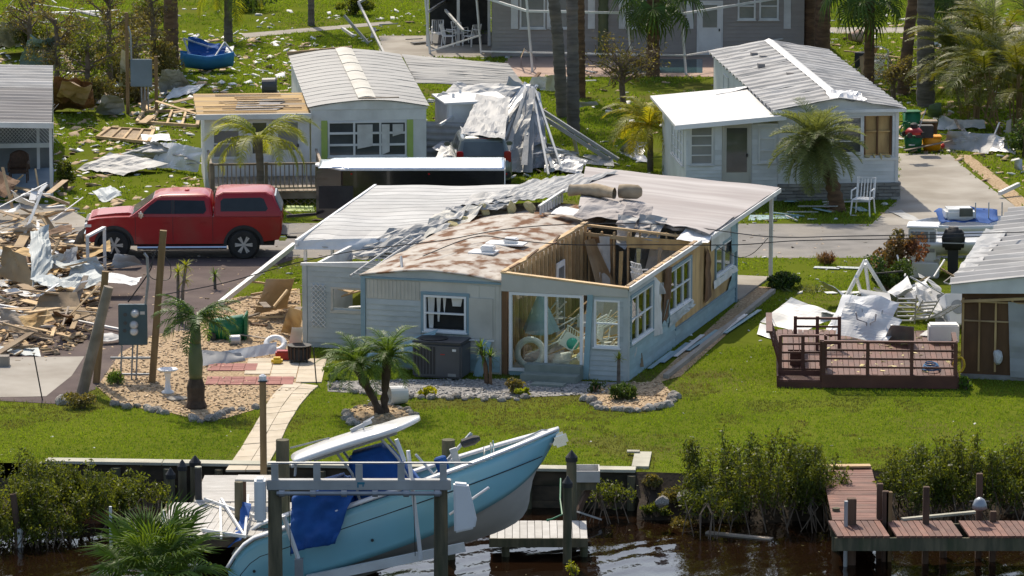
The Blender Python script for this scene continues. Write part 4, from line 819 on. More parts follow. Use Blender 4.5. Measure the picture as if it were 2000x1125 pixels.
wx = P(548,928,DZ).x-d0.x; ln = d0.y-d1.y
MB().bx(-.1,wx,-ln,-.2,DZ-.22,DZ-.05).build('frame', M['seawall'], dk)
n = int(ln/.14)
for k in range(n):
    y = -ln+k*ln/n; sx = (d1.x-d0.x)*(-y/ln); MB().bx(sx, wx, y, y+ln/n-.012, DZ-.04, DZ).build('board', M['dock_grey'], dk)
e0, e1 = P(350,981,DZ-.03), P(333,1046,DZ-.03); hx = P(740,1000,DZ).x-d0.x
boards(dk, e0.x-d0.x-.1, hx, e1.y-d0.y, e0.y-d0.y-.02, DZ-.03, .16, 'dock_grey', 'y', skew=.28); MB().bx(e0.x-d0.x-.3,hx,e1.y-d0.y+.03,e0.y-d0.y-.1,DZ-.3,DZ-.075).build('frame', M['seawall'], dk)
# ---- right floating platform
f0 = P(992,1017,-.42); f1 = P(957,1051,-.42); fx = P(1146,1017,-.42).x
fl = thing('low_dock', 'low pale grey plank platform right of the boat bow', 'dock', (f0.x,f0.y,0)); boards(fl, f1.x-f0.x, fx-f0.x, f1.y-f0.y, 0, -.42, .17, 'dock_grey', 'y', skew=.0)
MB().bx(f1.x-f0.x-.02,fx-f0.x,f1.y-f0.y-.05,f1.y-f0.y-.01,-.62,-.42).build('fascia', M['piling'], fl); MB().bx(f1.x-f0.x,fx-f0.x-.02,f1.y-f0.y,-.02,-.6,-.47).build('frame', M['seawall'], fl)
for sx in (.15,1.9): MB().lathe([(.09,-1.6),(.09,-.47)], 10, (sx-.2,f1.y-f0.y+.2,0)).build('leg', M['piling'], fl)
# ---- pilings
piling(334,1000,.02,.10,cap='cone',label='leftmost of three capped pilings beside the grey dock', zb=WZ)
piling(357,992,.12,.10,cap='cone',label='middle of three capped pilings beside the grey dock'); piling(382,985,.14,.12,cap='cone',label='rightmost of three capped pilings beside the grey dock')
piling(219,1010,-.03,.055,m='piling_brown',label='thin brown stake behind the white pipe in the left water',square=True); piling(246,1022,-.16,.06,m='piling_brown',label='short brown stake in the water left of the grey dock',square=True)
piling(38,1068,.34,.075,m='piling_brown',label='brown stake with white sleeve at the left mangroves',ring=(WZ,-.45),lean=(-.12,0))
piling(217,1074,.12,.035,m='white',label='slim white pipe standing in the left water',name='pipe_marker'); piling(320,1090,.22,.035,m='white',label='slim white pipe behind the fan palm',name='pipe_marker')
piling(388,975,.72,.075,m='blackmat',label='dark square post with pale top at the walkway corner',cap='flat',square=True,zb=-.02,z0=-.6,name='dock_post')
piling(467,1018,.85,.10,label='green brown piling standing on the dock left of the boat',zb=-.05)
piling(1116,1010,.98,.12,cap='cone',label='tall capped piling behind the boat bow',zb=-.42,z0=-1.6); piling(1108,1100,.95,.10,cap='cone',label='slender dark capped piling in front of low dock',zb=WZ)
# lamp post on the path
t = thing('lamp_post', 'tall square timber post with small lamp beside the path', 'post', P(515,935)); MB().bx(-.075,.075,-.075,.075,-.5,2.3).build('shaft', M['post'], t, bev=.008); MB().bx(-.11,.11,-.11,.11,2.3,2.33).build('lamp_base', M['blackmat'], t); MB().lathe([(.08,2.33),(.09,2.43),(.03,2.47)],8).build('lamp', M['lamp'], t)
# fish table
t = thing('cleaning_table', 'pale fish cleaning table beside the timber post', 'table', P(503,985,DZ)); MB().prism([(-.5,-.1),(.45,-.2),(.6,0),(.55,.35),(-.45,.4)], .55, .6).build('top', M['dock_grey'], t); [MB().bx(x-.04,x+.04,y-.04,y+.04,0,.55).build('leg', M['piling_brown'], t) for x,y in ((-.3,.1),(.35,.1))]
# ---- boat lift
def lift_post(px, py, top, lab): return piling(px, py, top, .155, label=lab, zb=WZ)
lq = [PD(537,1000,97.0), PD(861,1000,97.0), PD(553,1000,100.9), PD(876,1000,100.9)]; lp = [(0,0)]*4
lab = ['front left lift piling before the boat stern','front right lift piling before the boat hull','rear left lift piling behind the white lift beam','rear right lift piling hidden behind the boat side']
lw = [Vector((q.x,q.y,WZ)) for q in lq]; BZ = PD(537,950,97.0).z
for q,l_ in zip(lw,lab): o = piling(500,1100,BZ-.07 if q.y < 98 else BZ+.2,.155,label=l_); o.location = q
A0, A1 = Vector((lw[0].x-.05,lw[0].y,BZ)), Vector((lw[1].x+.12,lw[1].y,BZ))
lf = thing('boat_lift', 'white aluminium boat lift beam with rail across two pilings', 'boat lift', A0)
ll_ = (A1-A0).length
MB().bx(-.12,ll_+.1,-.12,.10,-.06,.16).build('top_beam', M['alu_white'], lf, bev=.015); MB().tube([(.1,-.2,-.11),(ll_-.1,-.2,-.11)], .045, 10).build('drive_pipe', M['pipe'], lf)
for k in range(6): MB().lathe([(.075,0),(.075,.12)],10,(.15+k*(ll_-.4)/5,-.2,-.11),'X').build('coupling', M['pipe'], lf)
for k in range(5): MB().bx(-.02+k*(ll_-.12)/4, .13+k*(ll_-.12)/4, -.08, .02, .16, .50).build('rail_post', M['alu_white'], lf)
lg = MB().bx(1.82,1.98,-.124,-.121,.07,.12); lg.bx(1.82,1.85,-.124,-.121,.0,.068); lg.bx(1.93,1.96,-.124,-.121,.02,.068); lg.build('maker_mark', M['logo'], lf); MB().bx(1.58,1.68,-.124,-.121,.03,.055).build('maker_mark', M['pipe'], lf)
MB().tube([(-.1,-.03,.52),(ll_+.55,-.03,.52)], .022, 8).build('rail', M['alu'], lf)
MB().bx(-.38,-.14,-.25,.15,-.75,.2).build('motor_box', M['white_clean'], lf, bev=.05)
mb_ = MB().prism([(0,0),(.32,-.03),(.5,-.8),(.46,-1.0),(.02,-1.1)], -.12, .12, 'Y').build('motor_box', M['white_clean'], lf, bev=.04, loc=(ll_+.15,-.12,.12))
for x in (.35,ll_-.7): MB().tube([(x,-.16,-.1),(x+.02,.3,-1.6)], .008, 5).build('cable', M['wire'], lf)
# ---- the blue boat on the lift
BP = R(18.2); BL = 7.75; BR = Matrix.Rotation(R(1.5),3,'Z')@Matrix.Rotation(-BP,3,'Y')@Matrix.Rotation(R(-5.5),3,'X')
bo = PD(550,1035,97.95)-BR@Vector((1.4,-1.2,1.67))
bt = thing('boat', 'light blue centre console boat tilted bow up on the lift', 'boat', bo); bt.rotation_euler = BR.to_euler()
def station(t):   # t 0 stern 1 bow : half beam, keel z, chine z, chine half beam, gunwale z
    hb = 1.28*(1-max(0,(t-.42)/.58)**3.0)*(.93+.07*min(1,t/.3)); kz = 1.15*max(0,(t-.72)/.28)**2.2; cz = .42+.16*t+.62*max(0,(t-.5)/.5)**2; cb = hb*(.90-.25*max(0,(t-.5)/.5)); gz = 1.62+.08*t-.45*max(0,(.1-t)/.1)**1.6
    return hb, kz, cz, cb, gz
def xpos(t, zf): return BL*t-(.95*(1-zf))*max(0,(t-.8)/.2)**1.5 if t > .8 else BL*t
NS = 30
def hull_side(sd):
    def fn(u, v):
        t = u; hb, kz, cz, cb, gz = station(t); f = v; y = lerp(cb,hb,f**.75)+.05*math.sin(PI*f); z = lerp(cz,gz,f)
        return (xpos(t, .45+.55*f), sd*max(y,.012), z)
    return MB().surf(fn, NS, 8, .03 if sd < 0 else -.03)
def hull_bot(sd):
    def fn(u, v):
        t = u; hb, kz, cz, cb, gz = station(t); return (xpos(t,.45*v), sd*max(lerp(0,cb,v),.004), lerp(kz,cz,v**1.15)+(.02 if int(v*6)%2 else 0))
    return MB().surf(fn, NS, 6)
for sd in (-1,1): hull_side(sd).build('hull_side', M['hull'], bt, smooth=True); hull_bot(sd).build('hull_bottom', M['hull_grey'], bt, smooth=True)
hb, kz, cz, cb, gz = station(0)
MB().prism([(0,kz),(cb,cz),(hb,gz-.25),(-hb,gz-.25),(-cb,cz)], -.02, .02, 'X').build('transom', M['hull'], bt)
for sd in (-1,1):
    pts = []
    for i in range(NS+1):
        t = i/NS; hb, kz, cz, cb, gz = station(t); pts.append((xpos(t,1), sd*max(hb-.06,.0), gz+.02))
    MB().surf(lambda u,v: (lambda i,f,p,q: (lerp(p[0],q[0],f), (lerp(p[1],q[1],f))+sd*lerp(.10,-.16,v)*(1 if abs(p[1])>.2 else abs(p[1])/.2), lerp(p[2],q[2],f)+.05*math.sin(v*PI)))(min(int(u*NS),NS-1), u*NS-min(int(u*NS),NS-1), pts[min(int(u*NS),NS-1)], pts[min(int(u*NS),NS-1)+1]), NS*2, 5, .04 if sd > 0 else -.04).build('gunwale', M['gel'], bt, smooth=True)
    q = [(p[0], sd*(station(i/NS)[0]+.005), station(i/NS)[4]-.36) for i,p in enumerate(pts) if i < NS-1]; MB().tube(q, .012, 5).build('rub_line', M['blackmat'], bt)
def deckf(u, v): t = lerp(.0,.93,u); hb = station(t)[0]-.1; return (BL*t, lerp(-hb,hb,v), .95+.08*t+(.4*max(0,(t-.62)/.1) if t < .72 else .4+.1*(t-.72)))
MB().surf(deckf, 24, 6, .03).build('deck', M['gel'], bt)
for (x,z) in ((.55,1.0),(3.2,.85),(5.2,1.1)): MB().lathe([(.035,0),(.035,.02)],8,(x,-station(x/BL)[0]-.015,z),'Y').build('drain_port', M['blackmat'], bt)
# console, covers and T-top
MB().prism([(3.05,.95),(4.7,.95),(4.45,1.75),(4.05,2.62),(3.2,2.66),(3.1,1.9)], -.62, .62, 'Y').build('console_cover', M['canvas'], bt, bev=.09, seg=3, smooth=True)
MB().prism([(2.2,.95),(3.1,.95),(3.05,2.25),(2.4,2.28)], -.62, .62, 'Y').build('seat_cover', M['canvas'], bt, bev=.1, seg=3, smooth=True)
sheet('loose_cover', None, None, [(1.45,-1.74,1.2),(2.45,-1.74,1.1),(3.3,-1.22,2.14),(1.85,-1.2,2.3)], 'canvas', 22, 18, .16, seed=5, parent=bt, sm=True, freq=2.0)
sheet('stern_cover', None, None, [(1.8,-.8,2.15),(3.2,-.78,2.05),(3.0,.9,2.0),(1.9,.9,2.0)], 'canvas', 14, 12, .14, seed=6, parent=bt, sm=True)
def top(u, v):
    y = lerp(-.95,.95,v); e = 1-(2*v-1)**4; f = u; x0 = 2.0+.12*(2*v-1)**2; x1 = 4.95-.5*(2*v-1)**2; return (lerp(x0,x1,f), y, 2.98+.10*e*math.sin(PI*min(1,f*1.2+.05))**.5)
tt = MB().surf(top, 20, 14, .09).build('t_top', M['gel'], bt, smooth=True)
MB().surf(lambda u,v: (lerp(2.5,4.4,u), lerp(-.7,.7,v), 2.87), 4, 4, .06).build('liner', M['win_grey'], tt)
for y in (-.6,.6):
    MB().tube([(4.4,y*.8,1.2),(4.25,y,2.3),(4.0,y*1.05,2.9)], .03, 8).build('t_top_leg', M['alu_white'], bt); MB().tube([(3.15,y*1.1,1.2),(3.2,y*1.1,2.3),(3.0,y*1.05,2.9)], .03, 8).build('t_top_leg', M['alu_white'], bt); MB().tube([(2.4,y,2.86),(4.6,y,2.88)], .025, 8).build('t_top_rail', M['alu_white'], bt)
for k in range(5): MB().tube([(2.1,-.5+k*.09,2.92),(1.98,-.5+k*.09,2.62)], .025, 6).build('rod_holder', M['alu'], bt)
MB().bx(1.98,2.06,-.6,.1,2.82,2.88).build('rod_rack', M['alu'], bt)
MB().beam((3.4,.2,3.11),(3.9,.25,3.17),.12,.08).build('radio_mount', M['alu'], bt); MB().tube([(2.9,.3,3.1),(2.0,.5,3.14)], .02, 6).build('outrigger', M['alu_white'], bt); MB().tube([(3.7,-.2,3.08),(3.75,-.2,3.24),(4.0,-.1,3.28)], .02, 6).build('antenna', M['alu'], bt)
# bow gear, trolling motor, anchor
MB().beam((4.75,-.3,1.6),(5.9,.1,2.25),.09,.06).build('trolling_shaft', M['alu'], bt); MB().lathe([(.02,0),(.1,.05),(.11,.3),(.05,.45)],10,(5.6,0,2.1),'X').build('trolling_motor', M['blackmat'], bt); MB().lathe([(.13,1.45),(.14,2.0),(.1,2.03)],12,(5.1,-.4,0)).build('blue_bucket', M['canvas'], bt)
MB().bx(5.35,5.5,-.35,-.2,1.5,2.1).build('bow_tower', M['alu'], bt); MB().tube([(4.85,.1,1.6),(4.6,.0,2.2)], .03,6).build('loose_pipe', M['gel'], bt)
MB().box((BL-.05,0,1.52),(.34,.22,.3)).build('anchor_roller', M['chrome'], bt, bev=.06); MB().tube([(BL-.9,-.1,1.78),(BL-.35,0,1.84),(BL-.1,0,1.74)], .02, 6).build('bow_rail', M['alu'], bt)
for x,y in ((6.0,-.5),(6.15,-.2),(6.2,.1)): MB().tube([(x,y,1.6),(x+.1,y,1.95)], .02,6).build('bow_cleat', M['chrome'], bt)
# ---- cradle under the boat
cr = thing('lift_cradle', 'white cradle beam slanting under the tilted boat', 'cradle', lw[1])
for dy in (.25,1.25):
    p, q = PD(600,1132,97.4+dy), PD(908,1068,97.4+dy); MB().beam(p-lw[1], q-lw[1], .09, .2).build('cradle_beam', M['white'], cr)
def pole(a, b, r_, m, label, name='pole', cat='pole', depth=None):
    p, q = PD(a[0],a[1],depth), PD(b[0],b[1],depth)
    return tag(MB().tube([p*0, q-p], r_, 8).build(name, M[m], None, loc=p), label, cat)
pole((822,1092,0),(797,880,0),.045,'white_clean','long white guide pole leaning against the boat side',depth=97.35); pole((790,900,0),(774,858,0),.045,'white_clean','short white pole top beside the blue console',depth=97.2)
pole((584,1095,0),(554,1008,0),.05,'white_clean','white guide pole leaning on the boat stern quarter',depth=97.35); pole((878,1005,0),(955,952,0),.03,'white_clean','thin white bar resting slantwise on the hull',depth=97.6)
tag(MB().bx(-.09,.09,-.09,.09,0,.42).build('pole_boot', M['pipe'], None, loc=PD(584,1128,97.3)), 'dark boot at the foot of the stern guide pole', 'fitting')
# ---- twisted white frame and blue tarp at the dock edge
fr = thing('fallen_rack', 'bent white aluminium frame with members fallen on the dock edge', 'frame', P(440,1040,DZ))
o_ = P(440,1040,DZ)
for a, b in (((400,975,.05),(530,1020,.05)),((430,980,.0),(432,1050,-.02)),((432,975,.05),(478,1048,.0)),((485,968,.35),(478,1048,0)),((395,1035,0),(480,1048,0))): MB().beam(P(*a)-o_, P(*b)-o_, .05, .07).build('member', M['white'], fr)
tag(sheet('blue_tarp', None, None, [P(443,1068,-.3), P(470,1055,-.1), P(492,985,.35), P(478,985,.35)], 'canvas', 10, 12, .12, seed=9, sm=True), 'crumpled blue tarp hanging at the dock edge behind the palm', 'tarp')
# ---- grey wooden tray / box by the bow
t = thing('bait_tray', 'grey wooden tray on a post right of the boat bow', 'tray', P(1143,985,-.42)); MB().bx(-.25,.3,-.35,.35,.62,.66).build('tray_floor', M['white'], t)
for a in ((-.28,-.25,-.38,.38),(.3,.33,-.38,.38),(-.25,.3,-.38,-.35),(-.25,.3,.35,.38)): MB().bx(*a,.60,.86).build('tray_side', M['dock_grey'], t)
MB().bx(-.2,.25,-.3,.3,.4,.6).build('frame', M['piling'], t); MB().beam((.1,0,.4),(-.25,-.2,-.3),.1,.1).build('brace', M['piling_brown'], t); MB().bx(-.05,.1,-.1,.05,.66,.74).build('block', M['lumber_grey'], t)
tag(plank(P(1130,1000,-.5), P(1172,1014,-.75), .14, .04, 'dock_grey', None, 'loose_board'), 'loose grey board hanging off the low dock', 'board')
g_ = MB().tube([P(1095,935,.0),P(1094,975,-.2),P(1098,1005,-.40),P(1078,1014,-.40),P(1068,1016,-.40)], .02, 6).build('garden_hose', M['green'], None); tag(g_, 'green garden hose trailing over the low dock', 'hose')
# ---- red dock at the right
RZ = .03
a0 = P(1605,912,RZ); a1 = P(1626,1015,RZ); rd = thing('red_dock', 'weathered red stained plank dock at the right bank', 'dock', (a0.x,a0.y,0)); wst = P(1702,912,RZ).x-a0.x; sk = a1.x-a0.x; L2 = a0.y-a1.y
r = rng(3); n = 24
for k in range(n):
    y = -L2+k*L2/n; f = -y/L2; x_ = sk*f*1.0; MB().hexa([(x_,y,RZ-.04),(x_+wst,y,RZ-.04),(x_+wst,y+L2/n-.014,RZ-.04),(x_,y+L2/n-.014,RZ-.04)], [(x_,y,RZ+r.uniform(-.006,.006)),(x_+wst,y,RZ),(x_+wst,y+L2/n-.014,RZ+r.uniform(-.006,.006)),(x_,y+L2/n-.014,RZ)]).build('board', M['dock_red'], rd)
h0 = P(1618,1018,RZ); h1 = P(1632,1047,RZ); X0, X1 = h0.x-a0.x, 8.6
for k in range(30):
    x = X0+k*.145
    if k in (8,19): continue
    MB().hexa([(x+.1,h1.y-a0.y,RZ-.045),(x+.23,h1.y-a0.y,RZ-.045),(x+.13,h0.y-a0.y+.05,RZ-.045),(x,h0.y-a0.y+.05,RZ-.045)], [(x+.1,h1.y-a0.y,RZ),(x+.23,h1.y-a0.y,RZ+.004),(x+.13,h0.y-a0.y+.05,RZ),(x,h0.y-a0.y+.05,RZ+.004)]).build('board', M['dock_red'], rd)
for y in (h1.y-a0.y+.02, h0.y-a0.y-.05): MB().bx(X0+.05,X0+4.6,y,y+.06,RZ-.34,RZ-.05).build('stringer', M['piling'], rd)
for x_ in (.1,wst-.1): MB().beam((x_+.0,-.05,RZ-.2),(x_+sk,-L2,RZ-.2),.06,.26).build('stringer', M['piling'], rd)
tag(plank(P(1604,911,RZ+.05), P(1700,910,RZ+.05), .25, .05, 'lumber', None, 'sill_board'), 'fresh yellow board across the landward end of the red dock', 'board')
tag(plank(P(1762,1014,RZ+.03), P(1905,1000,RZ+.03), .12, .05, 'seacap', None, 'loose_board'), 'pale loose board lying along the red dock head', 'board')
for (x,y,tp,l_) in ((1718,1012,.82,'tallest post of the pair at the red dock corner'),(1729,1018,.72,'shorter front post of the pair at the red dock corner'),(1807,1100,.86,'square brown post in the middle of the red dock front'),(1912,1012,1.05,'brown post carrying the hanging lamp shade'),(1938,1096,.26,'short brown post at the right of the red dock front'),(1736,1018,.70,'pale brown post touching the pair at the dock corner')):
    piling(x,y,tp,.07,m='piling_brown' if 'pale' not in l_ else 'post',label=l_,square=True,zb=RZ if y < 1050 else WZ,z0=WZ-.5,name='dock_post')
piling(1662,1102,.62,.10,m='piling_brown',label='brown post with white pipe strapped on at the dock end',square=True)
piling(1651,1106,.60,.045,m='alu',label='pale metal pipe strapped to the dock end post',name='pipe_marker'); piling(1632,1075,.1,.09,label='low rotten piling at the red dock left edge'); piling(1842,1088,-.06,.08,label='stub piling under the red dock fascia',m='piling_brown')
t = thing('hanging_lamp', 'grey bell shaped lamp shade hanging on the dock post', 'lamp', P(1912,990,.42)); t.location.y -= .15; MB().lathe([(.17,0),(.16,.09),(.11,.2),(.03,.25)],16).build('shade', M['pipe'], t, smooth=True); MB().lathe([(.12,-.03),(.155,.0)],16).build('lens', M['win'], t); MB().beam((-.22,.06,.14),(.22,.06,.14),.03,.03).build('cross_arm', M['blackmat'], t)
tag(plank(P(1380,1040,WZ+.02), P(1508,1053,WZ+.01), .16, .05, 'lumber_grey', None, 'floating_plank'), 'weathered plank floating by the mangrove roots', 'plank')
rock_line('bank_rocks', 'pale rocks exposed on the bank beside the seawall end', [(1282,985),(1310,975),(1340,972),(1390,975)], .7, 4, .6, -.3)
for k,(x,v,rr,m_) in enumerate(((3.3,.12,.3,'l_dry'),(3.35,.5,.35,'l_mang'),(3.3,.85,.35,'l_dry'),(3.8,.3,.4,'l_dry'),(3.9,.7,.4,'l_dry'),(4.3,.15,.4,'l_mang'),(4.5,.5,.45,'l_dry'),(4.4,.9,.4,'l_mang'),(5.2,.6,.5,'l_dry'))):
    o = bush('bank_brush', ('first','second','third','fourth','fifth','sixth','seventh','eighth','ninth')[k]+' clump of dry brush from the seawall end along the bank', 1290, 960, rr, .17, 900, .085, M[m_], 300+k, cat='brush', group='brush on the bank', stems=9); o.location = (x, 105.8-1.9*v, -1.3*v**.8-.05)
# ---- mangroves
def mangrove(label, px, py, rx, ry, h, n, seed, z=-.5, m='l_mang', roots=9, leaf=.085):
    t = thing('mangrove_shrub', label, 'shrub', P(px,py,z), 0, 'mangroves along the canal'); rs = np.random.RandomState(seed); r = rng(seed); C = []; st = MB(); ns = int(26*rx)
    for i in range(ns):
        a = r.uniform(0,2*PI); q = math.sqrt(r.random()); bx_, by = q*math.cos(a)*rx, q*math.sin(a)*ry; hh = h*r.uniform(.55,1.08)*(1-.35*q*q); lx, ly = r.uniform(-.3,.3), r.uniform(-.3,.3)
        st.tube([(bx_*.8,by*.8,-.1),(bx_+lx*.5,by+ly*.5,hh*.5),(bx_+lx,by+ly,hh)], [.018,.013,.006], 4, False); k = n//ns; tt_ = rs.beta(1.5,1.2,k)
        C.append(np.stack([bx_+lx*tt_+rs.normal(0,.14,k)*(1.1-.6*tt_), by+ly*tt_+rs.normal(0,.14,k)*(1.1-.6*tt_), hh*tt_*1.03+rs.normal(0,.05,k)+.05],1))
    C = np.concatenate(C); obj('crown', leaf_mesh('crown', C, leaf, M[m], seed, .42, .6), t); st.build('branches', M['bark'], t)['kind'] = 'stuff'; rt = MB()
    for i in range(roots):
        x = r.uniform(-rx,rx); y = -ry*math.sqrt(max(0,1-(x/rx)**2))*r.uniform(.5,1.0); rt.tube([(x,y*.7,.35),(x+r.uniform(-.2,.2),y-.15,.15),(x+r.uniform(-.3,.3),y-.3-r.uniform(0,.2),-.5)], [.016,.014,.012], 4, False)
    rt.build('roots', M['bark'], t)['kind'] = 'stuff'; return t
mangrove('tall mangrove shrub left of the red dock', 1480, 985, 1.75, 1.1, 1.75, 15000, 21); mangrove('small low mangrove right of the bank rocks', 1395, 1005, .7, .6, .7, 2600, 22); mangrove('mangrove shrub pressed against the red dock left side', 1580, 985, .65, 1.0, 1.5, 5500, 23)
mangrove('mangrove shrub behind the middle of the red dock head', 1800, 985, 1.2, 1.0, 1.35, 8500, 24); mangrove('bushy mangrove behind the hanging lamp shade', 1900, 980, 1.4, 1.2, 1.55, 10500, 25); mangrove('mangrove at the right edge behind the red dock', 2010, 982, 1.4, 1.2, 1.6, 9500, 26)
mangrove('leftmost mangrove thicket at the water edge', 20, 1010, 1.5, 1.3, 1.45, 11500, 27); mangrove('mangrove thicket between left edge and seawall cap', 130, 1000, 1.3, 1.2, 1.15, 9500, 28); mangrove('low mangrove below the left seawall', 255, 992, .8, .8, .75, 4500, 29); mangrove('front mangrove dipping into the left water', 60, 1050, 1.1, .8, .9, 7000, 30, z=-.8)
mangrove('sprig of mangrove on the seawall left of the bank', 1180, 985, .5, .3, .55, 900, 31, z=-.55, roots=10); 
bush('sprout', 'yellow green sprout poking up at the lower picture edge', 1122, 1128, .22, .2, 260, .07, M['p_yel'], 33, z=WZ)
# ---- front fan palm
FAN = [fan_mesh('frond', .75, .8, 26, 'p_mid', .35, k, 2.2, .3, .034) for k in range(3)]
fp = P(300,1150,WZ); palm('fan_palm', 'spiky grey green fan palm in the near left corner', PD(300,1125,93.5)-Vector((0,0,1.5)), [(0,0,-2),(0,0,.5),(0,.05,1.5)], [.16,.15,.13], FAN, 34, 44, 'trunk_dk', el=(-.15,1.35), scale=(1.0,1.35))

scatter_bits('water_litter', 'leaves and small scraps floating on the canal', 'debris', -12, 14, 92, 106, 420, .01, .035, M['l_dry'], 51, poly=[[(-12,92),(14,92),(14,105),(-12,105)]], flatn=.2, avoid=False, z=WZ)
# ================================================================== VEHICLES
def wheel(parent, x, y, r_, w_, side, spokes=6, rim='chrome'):
    o = MB().lathe([(r_*.62,-w_/2),(r_*.93,-w_/2),(r_,-w_*.36),(r_,w_*.36),(r_*.93,w_/2),(r_*.62,w_/2)], 28, (0,0,0), 'Y', False).build('wheel', M['rubber'], parent, auto=40, loc=(x,y,r_))
    MB().lathe([(r_*.63,-w_*.3),(r_*.66,-w_*.46),(r_*.60,-w_*.46),(r_*.56,-w_*.1),(.02,-w_*.08),(.02,w_*.3),(r_*.63,w_*.3)] if side < 0 else [(r_*.63,w_*.3),(r_*.66,w_*.46),(r_*.60,w_*.46),(r_*.56,w_*.1),(.02,w_*.08),(.02,-w_*.3)], 28, ax='Y').build('rim', M['blackmat'], o)
    for k in range(spokes):
        a = 2*PI*k/spokes
        for da in (-.13,.13): MB().beam((.08*r_*math.cos(a),side*w_*.40,.08*r_*math.sin(a)), (r_*.61*math.cos(a+da),side*w_*.42,r_*.61*math.sin(a+da)), r_*.11, .025, (0,1,0)).build('spoke', M[rim], o)
    MB().lathe([(r_*.14,side*w_*.36),(r_*.13,side*w_*.47),(.01,side*w_*.48)], 14, ax='Y').build('hub', M[rim], o); return o
def arc(cx, cz, r_, a0, a1, n=10): return [(cx+r_*math.cos(lerp(a0,a1,i/n)), cz+r_*math.sin(lerp(a0,a1,i/n))) for i in range(n+1)]
TX = P(170,497).x; T = thing('pickup_truck', 'red crew cab pickup truck with matching topper parked on the road', 'truck', (TX, P(228,497).y+.05, 0), R(1.5))
WB0, WB1, TR, TW = .87, 4.70, .43, 1.0     # wheel centres, tyre radius, half width
prof = [(.04,.55),(.32,.52)]+arc(WB0,.44,.53,PI-.12,.12)+[(1.45,.46),(4.12,.46)]+arc(WB1,.44,.53,PI-.12,.12)+[(5.28,.52),(5.76,.58),(5.82,.80),(5.80,1.26),(3.62,1.27),(2.1,1.27),(1.5,1.28),(.9,1.27),(.35,1.23),(.10,1.17),(.03,.95)]
MB().prism(prof, -TW, TW, 'Y').build('body', M['red'], T, bev=.045, seg=2, auto=35)
def loft(name, secs, m, parent, **k):
    """secs: list of (z, x0, x1, halfwidth, inset ends)"""
    mb = MB(); V = []
    for z, x0, x1, hw, c in secs: V += [(x0+c,-hw,z),(x1-c,-hw,z),(x1,-hw+c,z),(x1,hw-c,z),(x1-c,hw,z),(x0+c,hw,z),(x0,hw-c,z),(x0,-hw+c,z)]
    n = 8; F = [(i*n+j, i*n+(j+1)%n, (i+1)*n+(j+1)%n, (i+1)*n+j) for i in range(len(secs)-1) for j in range(n)]+[tuple(range(n-1,-1,-1)), tuple((len(secs)-1)*n+j for j in range(n))]
    return mb.add(V,F).build(name, m, parent, **k)
loft('cab', [(1.24,1.22,3.79,.97,.05),(1.32,1.40,3.79,.955,.05),(1.80,2.04,3.74,.80,.06),(1.87,2.18,3.68,.76,.10),(1.91,2.45,3.5,.66,.2)], M['red'], T, bev=.03, auto=35)
loft('topper', [(1.25,3.81,5.84,.96,.03),(1.36,3.81,5.82,.945,.04),(1.88,3.86,5.58,.83,.06),(1.97,3.98,5.48,.76,.12),(2.0,4.15,5.35,.6,.2)], M['red'], T, bev=.03, auto=35)
MB().prism([(.14,1.2),(1.3,1.26),(1.42,1.30),(1.3,1.36),(.9,1.34),(.35,1.28)], -.66, .66, 'Y').build('hood', M['red'], T, bev=.02)
def sidequad(name, pts, m, sd, hw0, z0, hw1, z1, off, parent=T, th=.012):
    f = lambda z: lerp(hw0,hw1,(z-z0)/(z1-z0))+off
    V = [(x, sd*f(z), z) for x,z in pts]; I = [(x, sd*(f(z)-th), z) for x,z in pts]; n = len(pts)
    mb = MB().add(V+I, [tuple(range(n)), tuple(range(2*n-1,n-1,-1))]+[(i,(i+1)%n,n+(i+1)%n,n+i) for i in range(n)]); return mb.build(name, M[m], parent, auto=50)
